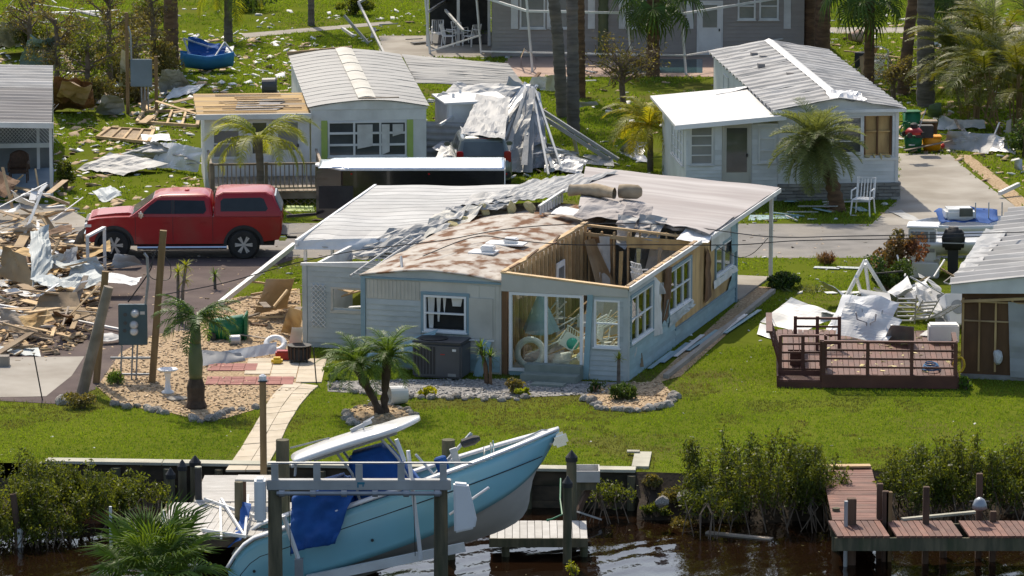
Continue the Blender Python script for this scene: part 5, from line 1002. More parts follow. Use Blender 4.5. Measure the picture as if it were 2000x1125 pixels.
for sd in (-1,1):
    sidequad('front_window', [(1.70,1.36),(2.56,1.36),(2.56,1.75),(2.16,1.75),(1.94,1.6)], 'tint', sd, .955,1.34,.80,1.80,.006); sidequad('rear_window', [(2.66,1.36),(3.52,1.36),(3.60,1.46),(3.54,1.73),(2.66,1.75)], 'tint', sd, .955,1.34,.80,1.80,.006)
    sidequad('topper_window', [(4.02,1.42),(5.36,1.42),(5.42,1.50),(5.30,1.78),(5.2,1.82),(4.10,1.80),(4.02,1.72)], 'tint', sd, .94,1.36,.83,1.86,.006)
    sidequad('pillar_trim', [(2.565,1.36),(2.655,1.36),(2.655,1.75),(2.565,1.75)], 'blackmat', sd, .955,1.34,.80,1.80,.004)
    for x in (1.50,2.61,3.79): MB().bx(x-.006,x+.006,sd*(TW-.002),sd*(TW+.003),.5,1.27).build('door_seam', M['blackmat'], T)
    for x in (2.32,3.42): MB().bx(x,x+.18,min(sd*TW,sd*(TW+.03)),max(sd*TW,sd*(TW+.03)),1.08,1.12).build('door_handle', M['red'], T, bev=.01)
    mr = MB().box((1.68,sd*1.13,1.36),(.14,.2,.2)).build('mirror', M['chrome'], T, bev=.04); MB().beam((1.74,sd*.93,1.31),(1.70,sd*1.08,1.32),.06,.05).build('mirror_arm', M['blackmat'], mr)
    MB().tube([(1.55,sd*1.02,.36),(4.2,sd*1.02,.36)], .06, 8).build('side_step', M['chrome'], T)
    for cx in (WB0,WB1):
        ring = MB()
        for i in range(14):
            a0, a1 = PI*i/14, PI*(i+1)/14; q = lambda a,r_: (cx+r_*math.cos(a), .42+r_*math.sin(a))
            p = [q(a0,.51),q(a1,.51),q(a1,.60),q(a0,.60)]; ring.hexa([(x,sd*(TW-.05),z) for x,z in p], [(x,sd*(TW+.025),z) for x,z in p])
        ring.build('wheel_arch', M['blackmat'], T); MB().lathe([(.48,sd*.55),(.48,sd*.92)],20,(cx,0,.44),'Y').build('wheel_well', M['blackmat'], T)
        wheel(T, cx, sd*.90, TR, .28, sd, rim='rimsilver')
    MB().bx(.0,.22,min(sd*.55,sd*1.004),max(sd*.55,sd*1.004),.96,1.08).build('headlight', M['lamp'], T, bev=.02); MB().bx(5.76,5.835,min(sd*.82,sd*1.003),max(sd*.82,sd*1.003),.85,1.22).build('tail_light', M['taillight'], T, bev=.02)
sidequad  # windscreen and rear glass
MB().hexa([(1.39,-.86,1.34),(1.39,.86,1.34),(1.43,.86,1.33),(1.43,-.86,1.33)], [(2.01,-.72,1.785),(2.01,.72,1.785),(2.05,.72,1.78),(2.05,-.72,1.78)]).build('windscreen', M['win'], T)
MB().hexa([(5.80,-.82,1.42),(5.84,-.82,1.42),(5.84,.82,1.42),(5.80,.82,1.42)], [(5.61,-.72,1.86),(5.66,-.72,1.86),(5.66,.72,1.86),(5.61,.72,1.86)]).build('rear_glass', M['win_grey'], T)
MB().bx(-.02,.2,-.98,.98,.5,.82).build('front_bumper', M['chrome'], T, bev=.04); MB().bx(-.005,.1,-.6,.6,.84,1.12).build('grille', M['blackmat'], T); MB().bx(-.01,.03,-.6,.6,.88,.95).build('grille_bar', M['chrome'], T)
MB().bx(5.70,5.98,-.99,.99,.54,.70).build('rear_bumper', M['chrome'], T, bev=.04); MB().bx(5.72,6.0,-.9,.9,.70,.73).build('bumper_step', M['blackmat'], T); MB().bx(5.95,6.25,-.06,.06,.46,.53).build('hitch', M['blackmat'], T); MB().bx(.3,5.6,-.8,.8,.38,.5).build('chassis', M['blackmat'], T)
MB().lathe([(.09,1.90),(.06,1.95),(.01,1.96)],10,(3.0,0,0)).build('roof_light', M['redplastic'], T)
# ---- black cargo trailer
q0 = P(668,461); TZ = 2.12; G = thing('cargo_trailer', 'black enclosed cargo trailer with polished sheet roof behind the truck', 'trailer', (q0.x,q0.y,0), R(0))
TL = P(985,461).x-q0.x; NX = P(617,455).x-q0.x; TD = 2.2
MB().prism([(0,0),(TL,0),(TL,TD),(0,TD),(NX,TD*.5+.2),(NX,TD*.5-.2)], .42, TZ-.06, 'Z').build('body', M['black'], G, bev=.03)
MB().prism([(.0,-.03),(TL+.03,-.03),(TL+.03,TD+.03),(.0,TD+.03),(NX-.02,TD*.5+.22),(NX-.02,TD*.5-.22)], TZ-.10, TZ-.055).build('roof_trim', M['white'], G)
def troof(u, v): x = lerp(NX+.1,TL,u); d = .5-abs(v-.5); return (x, lerp(-.02,TD+.02,v) if x > .1 else lerp(TD*.5-.9,TD*.5+.9,v)*1.0, TZ-.05+.16*math.sin(PI*v)*(1 if u > .08 else u/.08)+.006*nz(u*30,v*2))
MB().surf(troof, 60, 12, .01).build('roof', M['silver'], G, smooth=True)
MB().bx(TL-.0,TL+.03,-.02,TD+.02,.42,TZ-.06).build('rear_frame', M['white'], G); MB().bx(NX+.12,.35,-.012,-.001,.85,1.55).build('side_door', M['blackmat'], G); MB().tube([(NX,TD*.5,.5),(NX-.9,TD*.5-.3,.48)], .05, 6).build('tongue', M['blackmat'], G)
for x in (TL*.55,TL*.55+.8):
    for sd in (0,1): wheel(G, x, .1 if sd == 0 else TD-.1, .34, .2, -1 if sd == 0 else 1, 5)
for k in range(3): MB().lathe([(.03,-.02),(.03,.0)],8,(TL*k/2.1+.3,-.01,TZ-.2),'Y').build('marker_light', M['taillight'], G)
# ---- SUV beyond the trailer
V_ = P(945,372); U = thing('suv', 'grey green SUV seen from behind under fallen carport metal', 'car', (V_.x,V_.y,0), R(4))
loft('body', [(.35,-.92,.92,0,.0)], M['suv'], U) if False else None
def yl(name, secs, m, **k):
    mb = MB(); V = []
    for z, y0, y1, hw, c in secs: V += [(-hw,y0+c,z),(-hw+c,y0,z),(hw-c,y0,z),(hw,y0+c,z),(hw,y1-c,z),(hw-c,y1,z),(-hw+c,y1,z),(-hw,y1-c,z)]
    n = 8; F = [(i*n+j, i*n+(j+1)%n, (i+1)*n+(j+1)%n, (i+1)*n+j) for i in range(len(secs)-1) for j in range(n)]+[tuple(range(n-1,-1,-1)), tuple((len(secs)-1)*n+j for j in range(n))]
    return mb.add(V,F).build(name, M[m], U, **k)
yl('body', [(.32,.0,4.5,.86,.1),(.5,-.06,4.55,.92,.1),(.95,-.05,4.5,.92,.1),(1.08,.02,4.4,.88,.12)], 'suv', bev=.03, auto=40); yl('cabin', [(1.07,.04,3.3,.87,.1),(1.62,.24,2.6,.72,.1),(1.70,.36,2.4,.64,.14),(1.73,.6,2.2,.5,.2)], 'suv', bev=.03, auto=40)
MB().hexa([(-.72,.035,1.12),(.72,.035,1.12),(.72,.07,1.12),(-.72,.07,1.12)], [(-.62,.215,1.56),(.62,.215,1.56),(.62,.25,1.56),(-.62,.25,1.56)]).build('rear_window', M['win'], U)
for sd in (-1,1):
    MB().bx(min(sd*.66,sd*.89),max(sd*.66,sd*.89),-.03,.1,.9,1.28).build('tail_light', M['taillight'], U, bev=.03); MB().tube([(sd*.62,.5,1.78),(sd*.62,2.2,1.78)], .02, 6).build('roof_rail', M['alu'], U); m_ = MB().box((sd*1.03,2.9,1.12),(.2,.1,.14)).build('mirror', M['suv'], U, bev=.03)
    for (y0,y1) in ((.55,1.3),(1.4,2.3)): MB().hexa([(sd*.872,y0,1.14),(sd*.872,y1,1.14),(sd*.86,y1,1.14),(sd*.86,y0,1.14)], [(sd*.752,y0+.05,1.55),(sd*.752,y1-.05,1.55),(sd*.74,y1-.05,1.55),(sd*.74,y0+.05,1.55)]).build('side_window', M['win'], U)
    for y in (.8,3.5): 
        w_ = MB().lathe([(.22,-.1),(.34,-.1),(.36,0),(.34,.1),(.22,.1)],20,ax='X',cap=False).build('wheel', M['rubber'], U, loc=(sd*.82,y,.36)); MB().lathe([(.21,-.09),(.05,-.11),(.05,.11),(.21,.09)],16,ax='X').build('rim', M['alu'], w_)
MB().bx(-.25,.25,.3,.36,1.62,1.67).build('brake_light', M['taillight'], U); MB().bx(-.88,.88,-.12,.02,.42,.62).build('bumper', M['blackmat'], U, bev=.04); MB().bx(-.26,.26,-.07,-.055,.72,.84).build('plate', M['white'], U)
for y in (.8,1.5): MB().tube([(-.62,y,1.8),(.62,y,1.8)], .018, 6).build('roof_bar', M['alu'], U)
# ---- skiff on trailer at the right
B2 = thing('skiff', 'white fishing skiff with pilot cabin and black outboard by the right house', 'boat', P(1775,545), R(-8))
def sk(u, v):
    hb = .95*(1-max(0,(u-.55)/.45)**2.2); y = hb*math.sin((v-.5)*PI); z = .55+.75*abs(v-.5)**1.6*2+.2*u*u; return (lerp(.1,3.6,u), y+1.2, z)
MB().surf(sk, 20, 14, .04).build('hull', M['gel'], B2, smooth=True); MB().surf(lambda u,v: (lerp(.15,3.1,u), 1.2+lerp(-.8,.8,v)*(1-max(0,(u-.55)/.45)**2.2*.9), .95), 8, 4, .03).build('deck', M['gel'], B2)
cb_ = MB().bx(-.05,.75,.3,1.1,.45,1.45).build('cabin', M['gel'], B2, bev=.06); MB().bx(-.1,.82,.25,1.15,1.45,1.51).build('cabin_roof', M['white_clean'], cb_, bev=.02)
for (a,b) in ((.02,.52),(.57,.72)): MB().bx(a,b,.285,.3,.75,1.35).build('cabin_pane', M['win_grey'], cb_)
MB().bx(-.12,.85,.2,1.2,.0,.45).build('cabin_base', M['gel'], B2, bev=.03)
ob = MB().prism([(.95,.85),(1.55,.85),(1.6,1.25),(1.45,1.5),(1.05,1.52),(.92,1.2)], .1, .5, 'Y').build('outboard', M['blackmat'], B2, bev=.07, smooth=True); MB().bx(1.1,1.4,.2,.4,.15,.86).build('leg', M['blackmat'], ob); MB().bx(.93,1.58,.09,.51,1.05,1.08).build('cowl_band', M['alu'], ob)
tb = thing('skiff_cover', 'dark blue boat cover draped over the far skiff', 'cover', P(1890,500)); sheet('cover_sheet', None, None, [(-.8,0,1.0),(.9,.0,1.05),(1.0,1.4,1.2),(-.9,1.5,1.15)], 'canvas', 12, 10, .12, seed=3, parent=tb, sm=True)
B3 = thing('far_skiff', 'white runabout with blue canvas half behind the right house roof', 'boat', P(1905,510), R(4)); MB().surf(lambda u,v: (lerp(-1.6,1.6,u), 1.6+.9*(1-max(0,-(u-.4)/.4)**2.2)*math.sin((v-.5)*PI), .45+.75*abs(v-.5)**1.6*2), 18, 12, .04).build('hull', M['gel'], B3, smooth=True); MB().bx(-.7,.2,1.2,2.0,1.0,1.35).build('console', M['gel'], B3, bev=.08); MB().bx(-.3,.1,1.15,1.2,1.15,1.4).build('windscreen', M['win'], B3)
for k in range(3): MB().tube([(.2+.4*k,1.3,1.0),(.2+.4*k,1.3,1.55)], .02, 6).build('rail_post', M['alu'], B3)
# ================================================================== THE ROW HOUSES
RZ5 = R(5.4)
# ---- white house at right
W = thing('white_house', 'white mobile home with ribbed metal roof and flat roofed wing at right', 'house', P(1753,389), RZ5); WM = Matrix.Translation(W.location)@Matrix.Rotation(RZ5,4,'Z')
def WL(x,y,z=0): return WM@Vector((x,y,z))
hard([tuple(WL(*c)[:2]) for c in ((-6.9,0),(0,0),(0,15),(-6.9,15))])
FRW = plane('front',0); x1m = -3.9
wh = [(-1.12,-.2,1.42,2.75),(-2.0,-1.18,1.5,2.7)]
wall(W, FRW, x1m, 0, .0, 2.9, 'wsiding', wh); siding(W, FRW, x1m+.02, -.1, .56, 1.28, 'wsiding', course=.12); siding(W, FRW, x1m+.02, -.1, 1.36, 2.88, 'wsiding', wh, .16)
pbox(MB(), FRW, x1m, .0, 1.28, 1.36, 0, .06).build('sill_band', M['white'], W); pbox(MB(), FRW, -.1, .0, .56, 2.9, .0, .05).build('corner_trim', M['white'], W)
window(W, FRW, -2.0, -1.18, 1.5, 2.7, 1, 3, 'white', 'win'); window(W, FRW, -3.2, -2.3, 1.5, 2.6, 1, 3, 'white', 'win_grey', d=.05)
# opened wall bay showing studs
MB().bx(-1.12,-.2,.1,.13,1.42,2.75).build('bay_back', M['ply'], W)
for x in (-1.09,-.68,-.25): MB().bx(x-.025,x+.025,.0,.1,1.45,2.72).build('stud', M['ply_dark'], W)
for z in (1.45,2.2,2.71): MB().bx(-1.1,-.22,.01,.09,z-.02,z+.02).build('nogging', M['ply'], W)
for k in range(4): obj('insulation_scrap', (lambda me: (me.materials.clear(), me.materials.append(M['insul']), me)[2])(ROCKS[k].copy()), W, (-1.0+k*.22,-.03,1.40), rot=(k,k,k), sc=(.11,.06,.05))
# stone veneer skirt: every stone
r = rng(14)
for k in range(5):
    x = -3.92-(.15 if k%2 else 0)
    while x < .06:
        l = r.uniform(.3,.55); e = min(x+l,.08); MB().bx(max(x,-3.9),e-.012,-.09-r.uniform(0,.025),.0,.01+k*.11,.11+k*.11-.01).build('stone', M['stone'], W); x = e if e < .08 else 1
for k in range(5):
    for j in range(10): MB().bx(.0,.09+r.uniform(0,.02),.02+j*.45+(.2 if k%2 else 0),.45+j*.45+(.2 if k%2 else 0),.01+k*.11,.11+k*.11-.01).build('stone', M['stone'], W)
t_ = bpy.data.curves.new('house_number', 'FONT'); t_.body = '031'; t_.size = .17; t_.extrude = .004; o = bpy.data.objects.new('house_number', t_); COL.objects.link(o)
dg = bpy.context.evaluated_depsgraph_get(); me = bpy.data.meshes.new_from_object(o.evaluated_get(dg)); bpy.data.objects.remove(o); me.materials.clear(); me.materials.append(M['blackmat'])
o = obj('house_number', me, W, (-3.6,-.05,1.4), rot=(R(90),0,0))
# roof : low gable, two slopes of ribbed panels (ribs across)
ez, rz_ = 2.98, 3.32; xr = -1.95
def slope(x0, z0, x1, z1, name):
    n = 19
    ribbed_roof(W, [(x0,-.25,z0),(x0,15.1,z0),(x1,15.1,z1),(x1,-.25,z1)] if x0 < x1 else [(x0,15.1,z0),(x0,-.25,z0),(x1,-.25,z1),(x1,15.1,z1)], n, 'roof_metal', .78, .08, .02, seed=1, warp=.03)
slope(.2,ez-.03,xr,rz_,'r'); slope(-4.1,ez-.03,xr,rz_,'l')
MB().prism([(x1m,2.9),(0,2.9),(.1,2.94),(xr,3.30),(-4.0,2.94)], -.02, .05, 'Y').build('gable', M['white'], W); MB().hexa([(-4.1,-.28,2.86),(.2,-.28,2.86),(.2,-.22,2.86),(-4.1,-.22,2.86)], [(-4.1,-.28,2.96),(.2,-.28,2.96),(.2,-.22,2.96),(-4.1,-.22,2.96)]).build('fascia', M['white'], W)
for k in range(6): MB().prism([(xr-.16,rz_+.0),(xr,rz_+.07),(xr+.16,rz_+.0),(xr,rz_+.05)], -.25+k*2.55 if k else 1.2, 2.28+k*2.55, 'Y').build('ridge_cap', M['white'], W)
sheet('tar_patch', None, None, [(-6.3,.6,2.60),(-4.6,.6,2.60),(-4.5,2.6,2.64),(-6.0,2.6,2.64)], 'roof_old', 8, 8, .02, seed=14, parent=Mh0) if False else None
sheet('lifted_flashing', None, None, [(xr-.3,-.2,3.3),(xr+.9,-.1,3.2),(xr+.9,1.4,3.35),(xr-.2,1.5,3.45)], 'alu', 10, 8, .14, seed=4, parent=W)
for (x,y) in ((-3.0,12),(-2.8,11.2),(-3.2,9),(-2.6,6.5)): MB().bx(x,x+.22,y,y+.3,3.14,3.26).build('roof_patch', M['roof_old'], W)
wall(W, plane('right',0), .05, 15, 0, 2.9, 'wsiding'); wall(W, plane('left',x1m), 0.05, 15, 0, 2.9, 'wsiding'); wall(W, plane('back',15), x1m, 0, 0, 2.9, 'wsiding')
window(W, plane('left',x1m), 11.2, 12.4, 1.5, 2.5, 1, 2, 'white', 'win')
# wing
wx0 = -6.85; ho = [(-6.72,-5.98,1.2,2.45),(-5.62,-4.82,.5,2.46),(-4.5,x1m,1.25,2.4)]
wall(W, FRW, wx0, x1m, 0, 2.5, 'wsiding', ho[:2]); siding(W, FRW, wx0, x1m, .1, 1.15, 'wsiding', [(-5.7,-4.74,0,2.6)], .12); siding(W, FRW, wx0, x1m, 1.2, 2.48, 'wsiding', [(-6.78,-5.92,1.1,2.6),(-5.7,-4.74,0,2.6),(-4.55,-3.9,1.2,2.45)], .16)
window(W, FRW, -6.72, -5.98, 1.2, 2.45, 1, 4, 'white', 'win_grey'); window(W, FRW, -4.52, -3.95, 1.25, 2.4, 1, 3, 'white', 'win_grey', d=.05); door(W, FRW, -5.62, -4.82, .5, 2.46, 'beige', (-5.55,-4.89,.95,2.38), 'win')
wl_ = plane('left',wx0); wall(W, wl_, .05, 6, 0, 2.5, 'wsiding'); window(W, wl_, .5, 3.4, 1.1, 2.35, 4, 4, 'white', 'win_grey', d=.04)
MB().hexa([(wx0-.4,-.45,2.46),(x1m+.15,-.45,2.74),(x1m+.15,6.1,2.82),(wx0-.4,6.1,2.54)], [(wx0-.4,-.45,2.54),(x1m+.15,-.45,2.82),(x1m+.15,6.1,2.9),(wx0-.4,6.1,2.62)]).build('wing_roof', M['roof_white'], W)
MB().hexa([(wx0-.43,-.5,2.40),(x1m+.2,-.5,2.68),(x1m+.2,-.455,2.68),(wx0-.43,-.455,2.40)], [(wx0-.43,-.5,2.55),(x1m+.2,-.5,2.83),(x1m+.2,-.455,2.83),(wx0-.43,-.455,2.55)]).build('gutter', M['white_clean'], W)
sheet('roof_strip', None, None, [(-5.2,5.0,2.78),(-4.0,5.6,2.92),(-4.0,6.0,2.93),(-5.2,5.4,2.8)], 'alu', 6, 4, .03, seed=8, parent=W)
# ---- house with green shutters, centre left
Mh = thing('shuttered_house', 'cream mobile home with lime shutters and grey pan roof behind the trailer', 'house', P(833,366), RZ5); MM = Matrix.Translation(Mh.location)@Matrix.Rotation(RZ5,4,'Z')
def ML(x,y,z=0): return MM@Vector((x,y,z))
hard([tuple(ML(*c)[:2]) for c in ((-7.3,-3.6),(-3.6,-3.6),(0,0),(0,13.4),(-7.3,13.4))])
F2 = plane('front',0); h2 = [(-3.2,-.65,1.05,2.2)]
wall(Mh, F2, -3.75, 0, 0, 2.62, 'white', h2); ribs(Mh, F2, -3.72, -.02, 2.25, 2.58, 'white', .13); ribs(Mh, F2, -3.72, -.02, .1, .98, 'white', .13)
f = window(Mh, F2, -3.2, -.65, 1.05, 2.2, 3, 3, 'white', 'win', .05, .04, mw=.07)
for k, (a,b,c,e) in enumerate(((-2.25,-1.75,1.3,2.1),(-1.45,-1.2,1.1,2.1),(-1.1,-.75,1.7,2.1))): sheet('torn_blind', None, None, [(a,-.035,c),(b,-.035,c+.1),(b,-.035,e),(a,-.035,e)], 'cloth', 4, 6, .015, seed=k, parent=Mh)
for a in ((-3.42,-3.22),(-.63,-.43)): pbox(MB(), F2, *a, .98, 2.24, .0, .03).build('shutter', M['shutter'], Mh)
g2 = [(-3.8,2.6)]+[(lerp(-3.8,.05,i/NA), 2.66+.22*math.sin(PI*i/NA)) for i in range(NA+1)]+[(.05,2.6)]
MB().prism(g2, -.03, .05, 'Y').build('gable_panel', M['white'], Mh)
for k in range(16):
    MB().surf(lambda u,v: (lerp(-3.85,.1,u), lerp(-.1+k*.85,.75+k*.85-.01,v), 2.69+.22*math.sin(PI*u)+.010*(1-v)+.012*nz(u*5,k)), 16, 2, .02).build('roof_pan', M['roof_grey'], Mh)
for k in range(6): MB().surf(lambda u,v: (lerp(-2.2,-1.62,u)+.05*nz(k,9), lerp(.2+k*2.2,2.38+k*2.2,v), 2.93+.05*math.sin(PI*u)+(.02*(1-v))), 6, 2, .02).build('ridge_cap', M['beige'], Mh)
wall(Mh, plane('left',-3.75), .05, 13.4, 0, 2.62, 'white'); wall(Mh, plane('right',0), .05, 13.4, 0, 2.62, 'white'); wall(Mh, plane('back',13.4), -3.75, 0, 0, 2.62, 'white')
MB().beam((-3.9,13.5,2.75),(-1.6,13.5,2.94),.1,.12).build('back_edge', M['lumber'], Mh); plank((-2.2,-.15,2.98), (-.9,-.2,3.0), .12, .03, 'lumber_grey', None, 'loose_strip', parent=Mh)
h3 = [(-6.95,-6.05,1.05,2.0),(-4.9,-4.1,.5,2.3)]
wall(Mh, F2, -7.2, -3.8, 0, 2.35, 'white', h3); window(Mh, F2, -6.95, -6.05, 1.05, 2.0, 1, 2, 'white', 'win_grey'); door(Mh, F2, -4.9, -4.1, .45, 2.3, 'white', (-4.82,-4.18,1.3,2.2), 'win_grey'); door(Mh, F2, -5.75, -5.1, .45, 2.3, 'white', (-5.65,-5.2,1.2,2.2), 'win')
wall(Mh, plane('left',-7.2), .05, 4.4, 0, 2.4, 'white'); MB().hexa([(-7.45,-.3,2.42),(-3.78,-.3,2.42),(-3.78,4.4,2.50),(-7.45,4.4,2.50)], [(-7.45,-.3,2.5),(-3.78,-.3,2.5),(-3.78,4.4,2.58),(-7.45,4.4,2.58)]).build('wing_roof', M['tarwood'], Mh)
MB().bx(-7.5,-3.76,-.36,-.305,2.36,2.53).build('fascia', M['white'], Mh)
sheet('tar_patch', None, None, [(-6.2,.5,2.545),(-4.7,.6,2.545),(-4.5,2.8,2.585),(-6.0,2.6,2.58)], 'roof_old', 10, 8, .03, seed=14, parent=Mh, tear=.1)
for k in range(8): plank((-7.3+r.uniform(0,1.5),.3+k*.5,2.56+.008*k), (-5.5+r.uniform(0,1.6),.3+k*.5+r.uniform(-.1,.1),2.56+.008*k), .1, .03, 'lumber', None, 'roof_batten', parent=Mh)
# its front deck with balusters
D_ = thing('grey_porch_deck', 'grey timber porch deck with baluster railing before shuttered house', 'deck', ML(-7.1,-.1), RZ5)
boards(D_, .0, 3.5, -3.2, .0, .46, .14, 'lumber_grey', 'y', seed=4)
MB().bx(.02,3.48,-3.15,-3.05,.2,.41).build('rim', M['lumber_grey'], D_)
for y in (-3.15,): 
    MB().bx(0,3.5,y-.05,y+.05,1.3,1.36).build('rail', M['lumber_grey'], D_); MB().bx(0,3.5,y-.03,y+.03,.52,.58).build('rail', M['lumber_grey'], D_)
    for k in range(25): MB().bx(.08+k*.14,.115+k*.14,y-.02,y+.02,.58,1.3).build('baluster', M['lumber_grey'], D_)
for x in (0.03,1.75,3.47): MB().bx(x-.05,x+.05,-3.2,-3.1,0,1.38).build('post', M['lumber_grey'], D_)
for x in (0,3.5): MB().bx(x-.04,x+.04,-3.1,-.1,1.3,1.36).build('rail', M['lumber_grey'], D_); [MB().bx(x-.02,x+.02,-3.0+k*.2,-2.965+k*.2,.5,1.3).build('baluster', M['lumber_grey'], D_) for k in range(14)]
for k in range(14):
    for sg in (1,-1): MB().beam((.05+k*.25+(.0 if sg > 0 else .3),-3.1,.0),(.05+k*.25+(.3 if sg > 0 else .0),-3.1+.006*sg,.22),.01,.03,(0,1,0)).build('lattice_strip', M['lumber_grey'], D_)
# ---- collapsed carport right of it
Cc = thing('collapsed_carport', 'collapsed aluminium carport folded over beside the shuttered house', 'carport', ML(.1,3), RZ5); cl = Cc.location
ribbed_roof(Cc, [(.1,4.0,2.5),(.1,11,2.6),(3.8,10.0,2.35),(3.9,5.2,2.2)], 8, 'roof_grey', .3, .03, .02, seed=6, warp=.05)
for k, (q, am, n, m_) in enumerate([
  ([(2.4,.6,.1),(3.5,.3,.2),(4.05,2.6,2.5),(3.7,3.2,2.6)], .10, 4, 'alu'), ([(1.0,-.5,.4),(2.9,-.4,.3),(3.8,2.6,2.45),(3.2,3.0,2.3)], .12, 5, 'alu_white'), ([(.3,-.3,.9),(1.4,-.9,.5),(3.4,2.4,2.2),(2.5,3,1.9)], .08, 4, 'alu'),
  ([(.1,.2,.4),(2.2,.0,.45),(2.3,.4,1.6),(.1,.4,1.7)], .05, 6, 'alu_white'), ([(3.0,-.6,.1),(3.6,-.7,.1),(4.0,2.4,2.5),(3.8,2.5,2.5)], .06, 2, 'alu_white'), ([(2.0,-1.0,.2),(3.2,-.9,.15),(3.9,1.8,2.2),(3.0,2.2,2.0)], .14, 5, 'alu_white'), ([(3.3,.2,.1),(4.3,.4,.1),(4.2,2.6,2.3),(3.9,2.8,2.4)], .12, 4, 'alu'), ([(.6,2.2,2.2),(2.4,1.8,1.7),(3.6,3.0,2.5),(1.5,4.2,2.5)], .15, 4, 'alu_white'), ([(4.0,-.5,.1),(5.2,-.8,.1),(5.6,.6,.3),(4.3,.9,.7)], .14, 3, 'alu'), ([(.2,-1.6,.5),(1.5,-1.2,.75),(1.9,-.4,1.1),(.6,-.3,1.0)], .12, 2, 'white')]):
    sheet('folded_sheet', None, None, q, m_, 12, 8, am, ribs=n, rh=.03, seed=20+k, parent=Cc)
for a, b in (((3.9,2.6,2.5),(4.1,-1.0,.05)),((4.0,2.7,2.45),(4.6,-.6,.1)),((1.2,2.0,2.4),(1.0,1.5,.1)),((2.3,2.4,2.2),(.6,.2,1.6)),((1.5,3,2.4),(1.6,2.6,.2)),((3.7,2.7,2.55),(2.9,-.2,.6)),((3.6,2.6,2.4),(2.4,-.6,.4)),((.3,2.0,1.1),(2.2,.6,.7))): MB().beam(a,b,.07,.09).build('bent_member', M['white'], Cc)
r = rng(23)
for k in range(20):
    a = Vector((3.9+r.uniform(-.35,.2),2.6+r.uniform(-.2,.2),2.45+r.uniform(-.25,.15))); b = Vector((r.uniform(1.2,4.6),r.uniform(-1.2,.3),r.uniform(.05,.9))); sd = Vector((r.uniform(.12,.3),r.uniform(-.1,.1),r.uniform(-.05,.05)))
    sheet('twisted_strip', None, None, [b,b+sd,a+sd*.4,a], r.choice(('alu','alu_white','alu_white','white')), 4, 12, .06, seed=60+k, parent=Cc, freq=.9)
Sh = thing('garden_shed', 'small white shed standing askew under the collapsed carport', 'shed', P(925,330), RZ5+R(6)); MB().bx(-.9,1.1,0,2.2,0,2.2).build('wall', M['white'], Sh); MB().hexa([(-1.0,-.1,2.2),(1.2,-.1,2.2),(1.2,2.3,2.2),(-1.0,2.3,2.2)], [(-1.0,-.1,2.26),(1.2,-.1,2.32),(1.2,2.3,2.32),(-1.0,2.3,2.26)]).build('roof', M['white'], Sh); pbox(MB(), plane('front',0), -.1,.5,.9,1.5,.0,.02).build('window', M['win'], Sh); pbox(MB(), plane('front',0), -.85,-.75,0,2.2,0,.03).build('corner_trim', M['white_clean'], Sh)
for k, (a,b,z0,z1) in enumerate((((1000,178),(1208,312),2.3,.2),((1008,195),(1190,312),2.0,.2),((1120,265),(1128,305),.9,.1),((1000,170),(1010,300),2.4,.1),((1015,205),(1030,290),1.8,.1))): tag(plank(P(*a,z0), P(*b,z1), .10, .12, 'alu_white', None, 'fallen_beam'), ('upper long white beam fallen from the carport towards the palm','lower long white beam fallen from the carport towards the palm','short upright white stub on the fallen carport beams','near vertical bent white post at the carport corner','slanting white post right of the carport corner')[k], 'beam')
for k, (q, am) in enumerate([([(1000,305,.3),(1080,318,.2),(1130,300,.3),(1060,278,.9)], .1), ([(1040,300,.7),(1110,300,.5),(1170,318,.1),(1080,285,.8)], .08)]): tag(sheet('fallen_sheet', None, None, [P(*p) for p in q], 'alu', 12, 8, am, ribs=3, seed=50+k), ('grey ribbed sheet folded like a tent beyond the crumpled roof','second grey sheet slumped beside the tent like one')[k], 'metal sheet')
for k,(q,m_,am,lb) in enumerate([([(848,292,.2),(905,300,.2),(935,225,1.5),(872,215,1.6)],'white',.14,'leaning bent white panel left of the SUV'),([(900,262,1.75),(985,268,1.75),(998,190,2.5),(930,185,2.4)],'alu_white',.16,'crumpled awning sheet lying over the SUV roof'),([(1000,300,.1),(1055,312,.1),(1040,240,1.2),(1005,235,1.4)],'white',.16,'bent white panel right of the SUV'),([(985,215,1.6),(1030,225,1.3),(1022,165,2.3),(990,150,2.6)],'alu_white',.12,'twisted sheet at the peak of the collapsed carport'),([(1050,318,.05),(1130,322,.05),(1110,295,.5),(1050,290,.6)],'white',.12,'low white panel beyond the crumpled roof'),([(1130,318,.05),(1200,325,.05),(1195,305,.3),(1140,300,.35)],'alu_white',.1,'flattened pale sheet by the fallen beams')]):
    tag(sheet('bent_sheet', None, None, [P(*p) for p in q], m_, 14, 12, am, seed=820+k, freq=1.0), lb, 'metal sheet')
